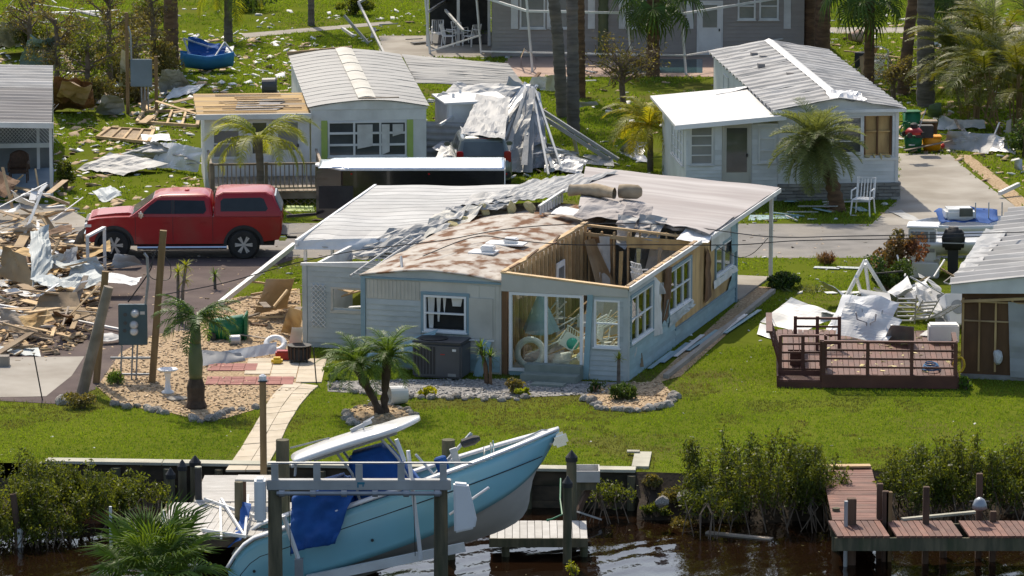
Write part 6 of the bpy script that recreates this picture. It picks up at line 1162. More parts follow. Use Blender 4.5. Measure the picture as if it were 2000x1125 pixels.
# ---- house at the left edge
Lh = thing('left_porch_house', 'pale home with dull ribbed roof and lattice porch at the left edge', 'house', P(104,386), RZ5); LM = Matrix.Translation(Lh.location)@Matrix.Rotation(RZ5,4,'Z')
hard([tuple((LM@Vector((*c,0)))[:2]) for c in ((-8,0),(0,0),(0,14),(-8,14))])
ribbed_roof(Lh, [(.0,-.2,2.42),(.0,8.0,2.46),(-6,8.0,2.62),(-6,-.2,2.58)], 12, 'roof_old', .68, .07, .02, seed=3, warp=.02); ribbed_roof(Lh, [(.0,8.0,2.50),(.0,13.5,2.54),(-6,13.5,2.7),(-6,8.0,2.66)], 8, 'roof_metal', .68, .07, .02, seed=4, warp=.02)
MB().hexa([(-6,-.28,2.46),(.05,-.28,2.28),(.05,-.21,2.28),(-6,-.21,2.46)], [(-6,-.28,2.62),(.05,-.28,2.46),(.05,-.21,2.46),(-6,-.21,2.62)]).build('fascia', M['white'], Lh); MB().bx(-6,0,.0,6,-.02,.08).build('porch_floor', M['bluecarpet'], Lh); wall(Lh, plane('front',6.1), -6, 0, 0, 2.45, 'win_grey')
MB().bx(-.1,.0,-.1,.0,0,2.4).build('post', M['white'], Lh); MB().bx(-.55,-.45,5.7,5.8,0,2.4).build('post', M['white'], Lh)
lt = MB()
for k in range(26):
    for sg in (1,-1): x = -3.4+k*.12; lt.beam((x-.6*sg,5.4,1.0),(x+.6*sg,5.4+.01*sg,2.3),.01,.03,(0,1,0))
lt.build('lattice', M['white'], Lh)['kind'] = 'stuff'; MB().bx(-4.6,-.1,5.36,5.44,.85,1.0).build('lattice_rail', M['white'], Lh)
wall(Lh, plane('right',-.02), 6.1, 13.5, 0, 2.4, 'wsiding')
ch = thing('wicker_chair', 'brown wicker armchair standing on the left porch floor', 'chair', P(37,355,.08)); MB().bx(-.3,.3,-.28,.28,.3,.42).build('seat', M['wicker'], ch, bev=.04)
MB().surf(lambda u,v: (lerp(-.34,.34,u)*(1-.15*v), .25+.1*v-.12*abs(2*u-1)**2, lerp(.4,1.0-.12*(2*u-1)**2,v)), 10, 6, .04).build('backrest', M['wicker'], ch, smooth=True)
for sx in (-.28,.28):
    for sy in (-.24,.24): MB().tube([(sx,sy,0),(sx,sy,.32)], .025, 6).build('leg', M['wicker'], ch)
    MB().tube([(sx*1.1,-.25,.35),(sx*1.1,-.25,.62),(sx*1.1,.25,.66)], .035, 6).build('armrest', M['wicker'], ch)
# ---- house at the right edge with stripped wall
Rh = thing('stripped_house', 'right edge house with ribbed white roof and stripped plywood wall', 'house', P(1876,738), R(-13))
hard([tuple((Matrix.Translation(Rh.location)@Matrix.Rotation(R(-13),4,'Z')@Vector((*c,0)))[:2]) for c in ((-.1,0),(9,0),(9,14),(-.1,14))])
F4 = plane('front',0); wall(Rh, F4, 0, 5, .12, 2.3, 'ply_dark', th=.06)
for k in range(6): pbox(MB(), F4, .02+k*.42,.07+k*.42,.2,2.1,.0,.04).build('stud', M['ply'], Rh)
for z in (1.5,2.0): pbox(MB(), F4, .05,2.4,z,z+.04,.04,.055).build('nogging', M['lumber'], Rh)
MB().beam((.0,-.08,2.02),(2.6,-.1,2.24),.08,.07).build('loose_plate', M['lumber'], Rh); sheet('leaning_panel', None, None, [(1.3,-.12,.1),(2.1,-.12,.1),(2.1,-.06,2.0),(1.2,-.06,2.05)], 'alu_white', 6, 8, .02, ribs=3, rh=.02, seed=3, parent=Rh); MB().bx(0,5,-.05,.1,0,.12).build('sill', M['stone'], Rh)
wall(Rh, plane('left',0), .05, 12, .0, 2.25, 'white'); MB().hexa([(-.25,-.3,2.25),(5,-.3,2.45),(5,-.24,2.45),(-.25,-.24,2.25)], [(-.25,-.3,2.5),(5,-.3,3.2),(5,-.24,3.2),(-.25,-.24,2.5)]).build('fascia', M['white'], Rh)
ribbed_roof(Rh, [(-.3,12.5,2.44),(-.3,-.35,2.5),(5,-.35,3.25),(5,12.5,3.2)], 16, 'roof_metal', .78, .09, .02, seed=5, warp=.03)
sheet('lifted_edge', None, None, [(-.35,1,2.5),(.1,1,2.58),(.25,7.5,2.62),(-.35,7.5,2.7)], 'alu_white', 6, 20, .09, seed=6, parent=Rh)
for k in range(5): tag(obj('cloth_bundle', (lambda me: (me.materials.clear(), me.materials.append(M['insul' if k%2 else 'cloth']), me)[2])(ROCKS[k].copy()), None, P(1925+k*12,725-(k%3)*14,.1+.25*(k%3)), rot=(k,k,k), sc=(.2,.12,.16)), 'insulation or cloth clump heaped against the stripped wall', 'insulation', 'clumps by the stripped wall')
# ---- taupe house and pool cage at the back
Gh = thing('taupe_house', 'long taupe sided house behind the pool cage', 'house', P(960,112), R(0)); gs = S(112); GW = 610/gs
hard([(Gh.location.x-.1,Gh.location.y),(Gh.location.x+GW,Gh.location.y),(Gh.location.x+GW,Gh.location.y+12),(Gh.location.x-.1,Gh.location.y+12)])
gx = lambda px: (px-960)/gs; F5 = plane('front',0); gwin = [(gx(1015),gx(1065),1.15,2.6),(gx(1075),gx(1140),1.15,2.6),(gx(1225),gx(1270),1.15,2.6),(gx(1440),gx(1475),1.5,2.6),(gx(1482),gx(1520),1.5,2.6)]
wall(Gh, F5, 0, GW, 0, 3.2, 'gsiding', gwin); siding(Gh, F5, .05, GW, .05, 2.9, 'gsiding', gwin+[(gx(1360),gx(1412),0,2.3)], .15)
for g in gwin: window(Gh, F5, *g, 1, 2, 'white', 'win_grey', .07, .05)
for px in (998,1068,1148,1208,1275,1340,1530): 
    m2 = MB(); a = gx(px); m2.bx(a,a+.28,-.05,-.03,1.15,2.6)
    for k in range(9): m2.bx(a+.02,a+.26,-.062,-.05,1.22+k*.15,1.29+k*.15)
    m2.build('shutter', M['white'], Gh)
door(Gh, F5, gx(1364), gx(1408), .1, 2.2, 'white', (gx(1372),gx(1400),1.2,2.1), 'win_grey'); MB().bx(-1,GW+.4,-.5,8,3.2,3.3).build('eave', M['white'], Gh); MB().prism([(-.6,3.3),(9,3.3),(4.2,5.2)], -1, GW+.4, 'X').build('roof', M['roof_old'], Gh); wall(Gh, plane('left',0), .1, 8.5, 0, 3.2, 'gsiding'); wall(Gh, plane('right',GW), .1, 8.5, 0, 3.2, 'gsiding')
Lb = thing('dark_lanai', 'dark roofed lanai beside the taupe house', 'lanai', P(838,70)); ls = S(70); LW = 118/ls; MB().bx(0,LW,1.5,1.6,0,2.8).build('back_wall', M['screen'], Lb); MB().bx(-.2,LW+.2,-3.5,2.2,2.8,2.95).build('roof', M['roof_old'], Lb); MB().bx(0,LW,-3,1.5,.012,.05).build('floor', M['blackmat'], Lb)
for x in (0,LW*.5,LW): MB().bx(x-.06,x+.06,-3.4,-3.3,0,2.8).build('post', M['white'], Lb)
for k in range(4): plastic_chair('lanai_chair', ('leftmost','second','third','rightmost')[k]+' white chair stacked in the dark lanai', P(855+k*22,84+(k%2)*6,.05), k*1.3, 1.0, group='chairs in the dark lanai')
Pc = thing('pool_cage', 'white aluminium pool cage frame without screens before the taupe house', 'pool cage', P(1040,142)); pc = Pc.location
pxs = [(840,105),(940,105),(1040,140),(1140,142),(1235,144),(1340,146),(1540,110)]
for (a,b) in pxs: p = P(a,b)-pc; q = p+Vector((-.35,.2,4.2)); MB().beam(p,q,.07,.07).build('post', M['white'], Pc)
for z in (2.35,): 
    for (a,b),(c,d) in zip(pxs[:-1],pxs[1:]): MB().beam(P(a,b)-pc+Vector((-.2,.1,z)), P(c,d)-pc+Vector((-.2,.1,z)), .06,.09).build('rail', M['white'], Pc); MB().beam(P(a,b)-pc+Vector((0,0,.75 if a >= 1040 else .1)), P(c,d)-pc+Vector((0,0,.75)), .05,.06).build('chair_rail', M['white'], Pc)
for k, (a,b) in enumerate((((750,105),(700,5)),((700,5),(745,-20)),((668,55),(690,70)),((672,30),(720,85)),((880,-5),(838,22)),((905,60),(870,20)))): MB().beam(P(*a,0.2 if k < 1 else 1.2)-pc, P(*b,1.5 if k != 3 else .1)-pc, .08,.1).build('bent_post', M['alu_white'], Pc)
MB().tube([P(1018,128)-pc,P(1018,110,.6)-pc,P(1024,96,.9)-pc,P(1040,108,.5)-pc,P(1048,116,0)-pc], .03, 6).build('pool_rail', M['chrome'], Pc)
# ================================================================== PALMS AND PLANTS
FY = [frond_mesh('frond', 2.1, 44, .55, 1.9, .03, .1, .55, 'p_yel', k) for k in range(3)]
FG = [frond_mesh('frond', 1.75, 40, .5, 1.6, .03, .15, .5, 'p_gold', k) for k in range(3)]
FB = [frond_mesh('frond', 1.5, 46, .42, 1.1, .018, .5, .25, 'p_grey', k) for k in range(3)]
FD = [frond_mesh('frond', 1.0, 34, .26, 1.3, .014, .2, .3, 'p_mid', k) for k in range(3)]
FT = [frond_mesh('frond', 1.15, 30, .34, 1.0, .03, .2, .6, 'p_dark', k, torn=.25) for k in range(3)]
FA = [frond_mesh('frond', 2.0, 40, .5, 1.3, .025, .25, .35, 'l_areca', k) for k in range(3)]
FS = [fan_mesh('frond', .9, .8, 22, 'p_dark', .8, k, 2.3, .3, .05) for k in range(3)]
palm('shutter_palm', 'yellow green arching palm in front of the grey porch deck', P(508,408), [(0,0,-.2),(.02,0,1.2),(-.03,0,2.25)], [.14,.12,.13], FY, 13, 3, 'trunk', el=(-.1,1.05), az=[2.9,.15,3.5,-.3,2.4,.7,4.2,1.6,-1.2,3.2,.0])
palm('golden_palm', 'golden green arching palm beside the white wing', P(1270,335), [(0,0,-.2),(0,0,.9),(-.05,0,1.55)], [.11,.1,.10], FG, 22, 5, 'trunk', el=(-.2,1.25))
palm('small_palm', 'small low palm at the foot of the white wing', P(1318,340), [(0,0,-.1),(0,0,.35)], [.06,.06], FD, 9, 6, 'trunk_br', el=(.0,1.2), scale=(.8,1.0))
palm('leaning_palm', 'leaning shaggy grey green palm before the white house', P(1640,412), [(0,0,-.2),(-.25,0,.9),(-.62,.05,1.75),(-.78,.05,2.2)], [.27,.24,.21,.2], FB, 84, 7, 'trunk_br', .09, el=(-.95,1.35), scale=(.9,1.2))
t = palm('twin_palm', 'two stemmed dwarf date palm in the rock ring', P(745,808), [(0,0,-.1),(-.2,0,.4),(-.5,0,.95),(-.58,0,1.25)], [.13,.10,.12,.13], FD, 34, 9, 'trunk_dk', .15, el=(-.3,1.3), scale=(.9,1.2))
trunk_mb([(.06,.1,-.1),(.08,.1,.5),(.13,.05,1.1),(.16,.05,1.45)], [.12,.09,.12,.13], 10, 8, .15).build('trunk', M['trunk_dk'], t, smooth=True); r = rng(77)
for i in range(34): a = 2.4*i; e = lerp(1.3,-.3,i/34); obj('frond', FD[i%3], t, (.16,.05,1.45), sc=r.uniform(.9,1.2)).rotation_euler = (Matrix.Rotation(a,3,'Z')@Matrix.Rotation(-e,3,'Y')).to_euler()
t = palm('broken_palm', 'wind stripped palm with green crownshaft in the gravel bed', P(383,797), [(0,0,1.65),(.02,0,2.1),(.03,0,2.3)], [.15,.11,.07], FT, 18, 13, 'crownshaft', .02, el=(-.35,.9), az=[3.1,.1,3.6,-.4,2.6,.6,1.2,4.6,3.0,0.2])
trunk_mb([(0,0,-.1),(0,0,.35),(0,0,.75)], [.25,.22,.17], 12, 5, .12).build('fibre_base', M['trunk_dk'], t); trunk_mb([(0,0,.75),(0,0,1.2),(0,0,1.66)], [.16,.19,.14], 12, 6, .01).build('swollen_trunk', M['crownshaft'], t, smooth=True)
# tall palms at the back, crowns above the picture
FSB = FS
def tall(label, px, py, h, r_, tm, seed, nf=20, lean=0, el=(-.9,1.2), fm=None, sc=(1.1,1.5)):
    return palm('tall_palm', label, P(px,py), [(0,0,-.2),(lean*.3,0,h*.4),(lean,0,h)], [r_*1.1,r_,r_*.95], fm or FS, nf, seed, tm, .05, el=el, scale=sc, group='tall palms around the homes')
tall('grey palm trunk leaning left of the other two by the fallen beams', 1100, 228, 7.5, .22, 'trunk', 31, lean=-.7); tall('smooth grey palm trunk foremost by the fallen beams', 1120, 262, 8.0, .22, 'trunk', 32, lean=-.12); tall('brown palm trunk behind the two grey ones', 1133, 190, 7.5, .2, 'trunk_br', 33, lean=-.1)
tall('green brown palm trunk before the taupe house wall', 1178, 112, 7.0, .2, 'crownshaft', 34); tall('cabbage palm with drooping fans before the pool', 1275, 150, 3.4, .26, 'trunk_br', 35, nf=26, el=(-1.2,1.0)); tall('brown palm trunk at the near end of the taupe house', 1428, 100, 6.5, .26, 'trunk_br', 36)
tall('brown palm trunk just behind the white house roof end', 1580, 110, 7, .24, 'trunk_br', 37); tall('rough dark palm trunk beside the brown one', 1606, 118, 7, .3, 'trunk_br', 38); tall('cabbage palm with hanging fans behind the lattice panel', 1697, 166, 3.9, .2, 'trunk_br', 39, nf=26, el=(-1.1,.9)); tall('thick dark palm trunk above the junk heap', 1808, 208, 8.5, .32, 'trunk', 40, lean=-.15)
tall('leaning brown palm trunk left of the thick dark one', 1762, 185, 7.0, .22, 'trunk_br', 41, lean=.9); tall('cabbage palm with fans right of the thick dark trunk', 1850, 130, 3.6, .18, 'trunk_br', 42, nf=22, el=(-1.1,.9)); tall('brown palm trunk beyond the left posts', 335, 132, 7.0, .28, 'trunk_br', 43); tall('grey tree trunk on the far lawn above shuttered house', 608, 50, 6.5, .14, 'trunk', 44)
palm('drooping_palm', 'palm with drooping dark and yellow fronds on the far left lawn', P(446,82), [(0,0,-.1),(0,0,1.2),(.05,0,2.4)], [.2,.17,.17], [frond_mesh('frond',1.9,34,.5,2.0,.03,.1,.6,'p_mid',9),FY[1]], 13, 46, 'trunk', el=(-.7,.9))
def areca(label, px, py, n, seed, sc=(.9,1.3)):
    t = thing('areca_palm', label, 'palm clump', P(px,py), 0, 'areca clumps at the right'); r = rng(seed); ms = MB()
    for i in range(n):
        a = r.uniform(0,2*PI); d = r.uniform(.05,.7); h = r.uniform(.8,2.6); p = (math.cos(a)*d,math.sin(a)*d,0); q = (math.cos(a)*d*1.9,math.sin(a)*d*1.9,h); MB().tube([p,((p[0]+q[0])/2,(p[1]+q[1])/2,h*.5),q], [.035,.03,.02], 5).build('cane', M['post'], t)
        for k in range(5): obj('frond', FA[r.randrange(3)], t, q, sc=r.uniform(*sc)).rotation_euler = (Matrix.Rotation(a+r.uniform(-1.5,1.5),3,'Z')@Matrix.Rotation(-r.uniform(.1,1.2),3,'Y')).to_euler()
    return t
areca('left areca clump rising behind the metal sheets', 1905, 232, 15, 51); areca('areca clump at the right picture edge', 1985, 262, 15, 52); areca('far areca clump behind the right edge one', 1975, 170, 12, 53, (1.1,1.6)); areca('areca clump between the two right edge ones', 1945, 205, 12, 54)
bush('right_bush','dark leafy bush at the right edge above the driveway',1998,305,.9,.6,1500,.13,M['l_bush'],55)
# bushes
bush('croton_bush','tall bush with reddish tops beside the skiff cabin',1738,578,.75,.62,5200,.09,M['l_bush'],61,stems=8); bush('croton_shrub','reddish croton rising behind the tall bush',1755,556,.75,.95,2300,.13,M['l_red'],62,stems=10)
bush('round_bush','dark rounded bush beside the rear porch post',1527,564,.62,.28,3800,.075,M['l_bush'],63); bush('grass_tuft','reddish ornamental grass tuft by the road edge',1618,516,.36,.2,420,.2,M['l_red'],64,asp=.1,up=1.6,cat='plant')
bush('fan_leaf','fallen green fronds on the lawn beside the round bush',1585,568,.7,.05,220,.3,M['p_grey'],65,asp=.12,cat='fronds',stems=1); bush('front_shrub','bright green shrub at the patio corner',653,742,.33,.24,1100,.09,M['p_mid'],66); bush('dark_spiky_plant','dark strappy plant in the front gravel bed',1218,780,.42,.26,900,.2,M['l_bush'],67,asp=.16,up=1.0,cat='plant')
bush('low_plant','small dark plant near the house corner steps',1160,768,.26,.16,260,.13,M['l_bush'],68,asp=.2,up=1,cat='plant'); bush('yellow_plant','yellow green plant at the base of the steps',1022,775,.2,.14,260,.11,M['p_yel'],69,cat='plant'); bush('spiky_plant','spiky green plant under the meter panel',228,752,.26,.24,260,.24,M['p_mid'],70,asp=.1,up=1.3,cat='plant')
bush('porch_bush','thin leafy bush at the left porch post',128,372,.35,.55,900,.1,M['l_mang'],71); bush('door_plant','leafy plant below the white wing corner',1345,345,.5,.3,700,.12,M['p_mid'],72); bush('vine','dry vine hanging on the white house eave corner',1420,215,.3,.45,420,.13,M['l_dry'],73); bush('deck_weed','green weed at the right end of the deck front',1885,760,.22,.18,260,.11,M['p_mid'],74)
bush('stump_moss','mossy grey stump clump at the left lawn edge',160,797,.45,.2,1300,.07,M['l_dry'],75,cat='stump'); bush('far_bush','bush at the foot of the far lawn top',690,30,.9,.5,1400,.14,M['l_mang'],76); bush('far_dark_bush','dark bush on the far lawn top',490,20,1.3,.6,1500,.16,M['l_bush'],77); bush('steps_plant','dry clump left of the glass door steps',1005,770,.3,.22,420,.1,M['l_dry'],78,cat='plant'); bush('pygmy','green spill from the fallen pot',835,775,.25,.14,300,.12,M['p_yel'],79,cat='plant')
def yucca(label, px, py, h, nst, seed, leaf=.42, m='p_mid', tm='trunk_br'):
    t = thing('yucca', label, 'plant', P(px,py)); r = rng(seed)
    for k in range(nst):
        a = r.uniform(0,6.3); q = Vector((math.cos(a)*.2*k, math.sin(a)*.2, h*r.uniform(.6,1))); MB().tube([(q.x*.4,q.y*.4,-.05),q*.6,q], [.05,.045,.04], 6).build('stem', M[tm], t); mb = MB()
        for i in range(34):
            d = Vector((r.gauss(0,1),r.gauss(0,1),r.gauss(.5,.8))).normalized(); s = d.cross(Vector((0,0,1))).normalized()*.018; l = leaf*r.uniform(.6,1.1); mb.add([q-s,q+s,q+d*l*.6+s*.8,q+d*l*.6-s*.8,q+d*l-Vector((0,0,l*.15))], [(0,1,2,3),(3,2,4)])
        mb.build('leaf_tuft', M[m], t)
    return t
yucca('yucca with thick stems right of the grey condenser',958,752,.95,3,81,.4); yucca('thin dracaena behind the meter posts',348,632,1.75,3,82,.34,'p_yel','trunk'); yucca('short dracaena at the driveway gravel edge',420,565,.45,1,83,.35,'p_mid','trunk'); yucca('small spindly plant at the house corner',1208,752,.75,1,84,.25,'p_gold','trunk')
# dry storm-stripped trees
def dry_tree(label, px, py, h, spread, seed, leaves=900, m='l_dry', name='dry_tree', limbs=14, r0=.12):
    t = thing(name, label, 'tree', P(px,py), 0); r = rng(seed); mb = MB(); C = []; 
    trunk_mb([(0,0,-.1),(r.uniform(-.1,.1),0,h*.5),(r.uniform(-.2,.2),0,h*.85)], [r0,r0*.8,r0*.5], 8, seed, .08).build('trunk', M['bark'], t)
    for i in range(limbs):
        a = r.uniform(0,6.3); z = h*r.uniform(.25,.85); p = Vector((0,0,z)); d = Vector((math.cos(a),math.sin(a),r.uniform(-.1,.9))).normalized(); l = spread*r.uniform(.5,1.1); q = p+d*l*.5+Vector((0,0,.1)); e = q+(d+Vector((r.uniform(-.5,.5),r.uniform(-.5,.5),r.uniform(-.3,.4)))).normalized()*l*.5
        mb.tube([p,q,e], [r0*.35,r0*.22,r0*.06], 5, False)
        for k in range(5):
            s = p.lerp(e,r.uniform(.3,1)); w_ = Vector((r.gauss(0,1),r.gauss(0,1),r.gauss(.2,.7))).normalized()*l*r.uniform(.2,.45); mb.tube([s,s+w_*.5+Vector((0,0,.03)),s+w_], [.014,.009,.004], 4, False)
            for j in range(leaves//(limbs*5)): C.append(s+w_*r.uniform(.2,1.1)+Vector((r.gauss(0,.1),r.gauss(0,.1),r.gauss(0,.1))))
    mb.build('limbs', M['bark'], t); C = np.array([tuple(c) for c in C]); obj('crown', leaf_mesh('crown', C, .11, M[m], seed, .45), t); return t
dry_tree('storm stripped tree with bare tangled limbs beside the pool',1218,205,1.9,1.9,91,1500,limbs=26); dry_tree('tallest brown leaved tree behind the left posts',215,170,4.4,1.9,92,2600,limbs=24); dry_tree('brown tree at the left edge of the rubble',110,178,3.2,1.7,93,2000,limbs=20); dry_tree('thin dry tree right of the grey post box',300,150,4.2,1.5,94,1700,limbs=18); dry_tree('leafy broken tree between rubble and posts',170,195,2.6,1.5,95,2200,'l_mang',limbs=18); dry_tree('sparse dry tree above the left rubble',60,120,3.0,1.6,96,1200,limbs=16); dry_tree('dry shrub tangle behind the fallen sheets',265,190,2.2,1.2,97,1500,limbs=16)
dry_tree('bare dry shrub at the top right behind the areca',1885,75,3.0,1.6,98,900,limbs=18); dry_tree('flattened dry brush beside the lattice panel',1745,195,1.2,1.3,99,1300,'l_dry',limbs=14)
for k,(x,y,rr,hz,m_) in enumerate(((120,200,1.0,.5,'l_dry'),(180,205,1.0,.7,'l_dry'),(270,200,.9,.6,'l_dry'),(225,160,1.2,.9,'l_dry'),(320,150,.8,.9,'l_dry'),(60,110,1.2,.7,'l_mang'),(150,120,1.2,.9,'l_dry'),(20,90,1.0,.5,'l_dry'),(260,90,1.2,.8,'l_dry'),(300,60,1.0,.8,'l_mang'))): bush('dry_brush', ('first','second','third','fourth','fifth','sixth','seventh','eighth','ninth','tenth')[k]+' clump of brown storm brush around the far left trees', x, y, rr, hz, 2800, .12, M[m_], 320+k, cat='brush', stems=14, group='brush around the far left trees')
# rocks
rock_line('rock_border','white rocks edging the gravel bed on the lawn side left',[(222,792),(290,800),(330,812)],.3,1); rock_line('rock_border','white rocks edging the gravel bed below the broken palm',[(372,818),(400,826),(440,806),(478,802),(505,798)],.34,2); rock_line('rock_border','rock ring around the two stemmed palm',[(672,808),(684,828),(700,836)],.36,3); rock_line('rock_border','rocks behind the two stemmed palm',[(690,796),(740,790),(800,800),(806,816)],.26,4)
rock_line('rock_border','rocks along the front of the pale house bed',[(640,758),(700,768),(800,778),(960,782),(1030,778)],.28,5); rock_line('rock_border','dark rocks ringing the front right gravel bed',[(1136,778),(1170,798),(1230,806),(1300,798),(1320,772)],.34,6,.65); rock_line('rock_border','stacked stones left of the glass door steps',[(998,768),(1030,772)],.5,7); rock_line('rock_border','rubble stones at the left lawn corner',[(120,785),(160,790),(195,785)],.5,8)
bedp = [W2([(190,756),(235,690),(300,655),(370,645),(440,585),(585,565),(585,700),(470,706),(400,736),(575,758),(500,800),(440,818),(390,822),(330,806),(230,792)]), W2([(1138,775),(1190,752),(1290,745),(1318,775),(1300,795),(1230,803),(1160,795)]), W2([(672,806),(700,792),(760,790),(800,800),(805,815),(760,832),(690,830)])]
scatter_bits('bed_pebbles','tan pebbles covering the gravel beds','gravel',-13,6,108,132,26000,.018,.045,M['pebble'],21,poly=bedp,flatn=.8,avoid=False,z=.012)
scatter_bits('strip_pebbles','white pebbles along the front of the house','gravel',-6,4,110,122,9000,.018,.045,M['pebble_white'],22,poly=[W2([(640,745),(800,742),(1000,742),(1235,748),(1180,770),(1000,778),(830,778),(640,765)])],flatn=.8,avoid=False,z=.01)
# ================================================================== GARDEN THINGS
t = thing('birdbath', 'white scalloped birdbath on a pedestal in the gravel bed', 'birdbath', P(328,768)); MB().lathe([(.17,0),(.16,.05),(.08,.1),(.06,.35),(.09,.52),(.1,.55)],16).build('pedestal', M['white_clean'], t, smooth=True)
mb = MB().surf(lambda u,v: ((.06+.2*v+.012*math.cos(u*2*PI*10)*v)*math.cos(2*PI*u), (.06+.2*v+.012*math.cos(u*2*PI*10)*v)*math.sin(2*PI*u), .54+.07*v**2), 60, 6, .03); mb.build('bowl', M['white_clean'], t, smooth=True)
tag(MB().lathe([(.26,0),(.27,.03),(.1,.05)],18).build('stone_plate', M['rock'], None, loc=P(346,779,.02)), 'round pale stone plate beside the birdbath', 'plate')
def upost(label, a, b, zt, r_, m='post', sq=False, name='utility_post'):
    p, q = P(*a), PD(b[0],b[1],P(*a).y); mb = MB(); d = q-p
    (mb.beam(p*0-d*.05, d, r_*2, r_*2, (0,1,0)) if sq else mb.tube([-d*.05,d*.5,d], [r_*1.1,r_,r_*.9], 12)); return tag(mb.build(name, M[m], None, loc=p), label, 'post')
upost('square timber post right of the meter panel', (297,748), (319,450), 0, .085, 'post', True); upost('square timber post left of the meter panel', (188,748), (206,530), 0, .085, 'post', True); upost('round pale log leaning against the left timber post', (160,768), (212,560), 0, .14, 'lumber_grey')
t = thing('meter_panel', 'blue grey electric meter panel on legs between timber posts', 'meter panel', P(262,742)); MB().bx(-.38,.36,-.06,.06,.92,1.98).build('cabinet', M['meter_dk'], t, bev=.015)
for (x,z) in ((.05,1.75),(.02,1.45),(.02,1.28)): 
    m_ = MB().lathe([(.1,-.07),(.1,-.09),(.085,-.12),(.085,-.17),(.06,-.2),(.01,-.205)],18,(x,0,z),'Y').build('meter', M['lamp'], t, smooth=True); MB().lathe([(.115,-.06),(.115,-.085)],18,(x,0,z),'Y').build('meter_ring', M['pipe'], m_)
for (x,z) in ((-.2,1.72),(-.2,1.5),(-.22,1.3)): MB().lathe([(.05,-.06),(.05,-.075)],12,(x,0,z),'Y').build('knockout', M['ac'], t)
MB().bx(.18,.3,-.065,-.06,1.72,1.8).build('warning_label', M['white'], t); 
for x in (-.3,-.02,.1): MB().tube([(x,0,.93),(x-.05,0,0)], .025, 6).build('leg', M['pipe'], t)
for z in (.12,.55): MB().bx(-.6,.5,-.03,.03,z,z+.05).build('cross_bar', M['pipe'], t)
MB().tube([(.32,.0,1.95),(.4,0,2.6),(.38,.0,3.2),(.3,.02,3.3)], .035, 8).build('mast_pipe', M['pipe'], t)
def cable(label, pts, r_=.014, name='cable'):
    q = [p if isinstance(p, Vector) else P(*p) for p in pts]; o_ = q[0]; s = []
    for i in range(len(q)-1):
        for k in range(8):
            t = k/8; a, b, c, d = q[max(i-1,0)], q[i], q[i+1], q[min(i+2,len(q)-1)]; s.append(.5*((2*b)+(-a+c)*t+(2*a-5*b+4*c-d)*t*t+(-a+3*b-3*c+d)*t**3)-o_)
    s.append(q[-1]-o_); return tag(MB().tube(s, r_, 5).build(name, M['wire'], None, loc=o_), label, 'cable')
cable('upper black cable lying across the rusty roof and out over the road', [PD(317,576,119),PD(440,552,121),PD(577,514,122),(700,489,2.75),(860,470,2.86),(1000,446,2.86),(1150,437,2.86),(1320,440,2.7),(1500,462,2.7),(1660,461,2.9),(1860,457,2.9),(2040,452,2.9)])
cable('lower black cable sagging over the roofless room', [(826,500,2.82),(930,462,2.86),(1010,470,2.86),(1120,478,2.9),(1280,478,2.75),(1440,478,2.6),(1560,470,2.5),(1780,466,2.5),(2040,458,2.5)])
cable('loose cable loops hanging at the far right window', [(1370,455,2.6),(1400,480,2.0),(1440,502,1.75),(1470,495,1.8),(1500,465,2.6)], .01)
cable('black service wire curling down the right meter post', [PD(318,470,117.5),PD(300,500,117.3),PD(292,530,117.2),PD(250,590,117.2)], .018); cable('black wire loop beside the meter mast', [PD(300,505,117.4),PD(290,530,117.4),PD(300,545,117.4),PD(330,545,117.5),PD(333,520,117.5),PD(322,500,117.5)], .012)
# back utility rack
t = thing('utility_rack', 'grey service box on two timber posts on the far left lawn', 'utility box', P(280,222)); s_ = S(222); MB().bx(-.62,-.5,-.06,.06,0,3.7).build('post', M['post'], t); MB().bx(.42,.54,-.06,.06,0,2.1).build('post', M['post'], t); MB().bx(-.44,.34,-.12,.0,1.0,2.0).build('box', M['meter'], t, bev=.02)
for x in (-.05,.07,.19): MB().tube([(x,-.05,1.0),(x,-.05,0)], .03, 6).build('conduit', M['pipe'], t)
MB().tube([(-.4,-.05,2.0),(-.42,-.05,2.9),(-.5,-.05,3.2)], .035, 6).build('conduit', M['pipe'], t); MB().bx(-.65,.55,.065,.11,1.05,1.12).build('cross_bar', M['post'], t)
# green wheeled bin fallen
t = thing('wheeled_bin', 'green wheeled refuse bin lying on its side by the gravel', 'bin', P(445,662), R(0)); loft('bin_body', [(0,0,0,0,0)], M['green'], t) if False else None
MB().hexa([(-.5,-.28,.06),(-.5,.28,.06),(-.5,.28,.5),(-.5,-.28,.5)], [(.45,-.32,.02),(.45,.32,.02),(.45,.32,.64),(.45,-.32,.64)]).build('bin_body', M['green'], t, bev=.05, seg=3, smooth=True); MB().hexa([(.46,-.35,.0),(.46,.35,.0),(.46,.35,.7),(.46,-.35,.7)], [(.54,-.35,.05),(.54,.35,.05),(.54,.35,.75),(.54,-.35,.75)]).build('lid', M['green'], t, bev=.03)
for y in (-.3,.3): MB().lathe([(.12,-.04),(.12,.04)],16,(-.42,y,.12),'Y').build('wheel', M['rubber'], t)
MB().lathe([(.12,0),(.12,.28),(.1,.29)],16,(.05,-.55,.12),'X').build('side_bucket', M['alu'], t) if False else tag(MB().lathe([(.13,0),(.14,.28),(.12,.3)],16,ax='X').build('metal_bucket', M['alu'], None, loc=P(448,664,.14)), 'small shiny metal bucket in front of the green bin', 'bucket')
tag(MB().lathe([(.22,0),(.24,.45),(.21,.45),(.19,.05)],20,ax='X').build('plant_pot', M['white'], None, loc=P(793,770,.24), rz=R(200)), 'white round pot fallen on its side left of condenser', 'pot')
t = thing('fire_basket', 'dark mesh fire basket beside the patio corner', 'fire pit', P(585,708)); mb = MB()
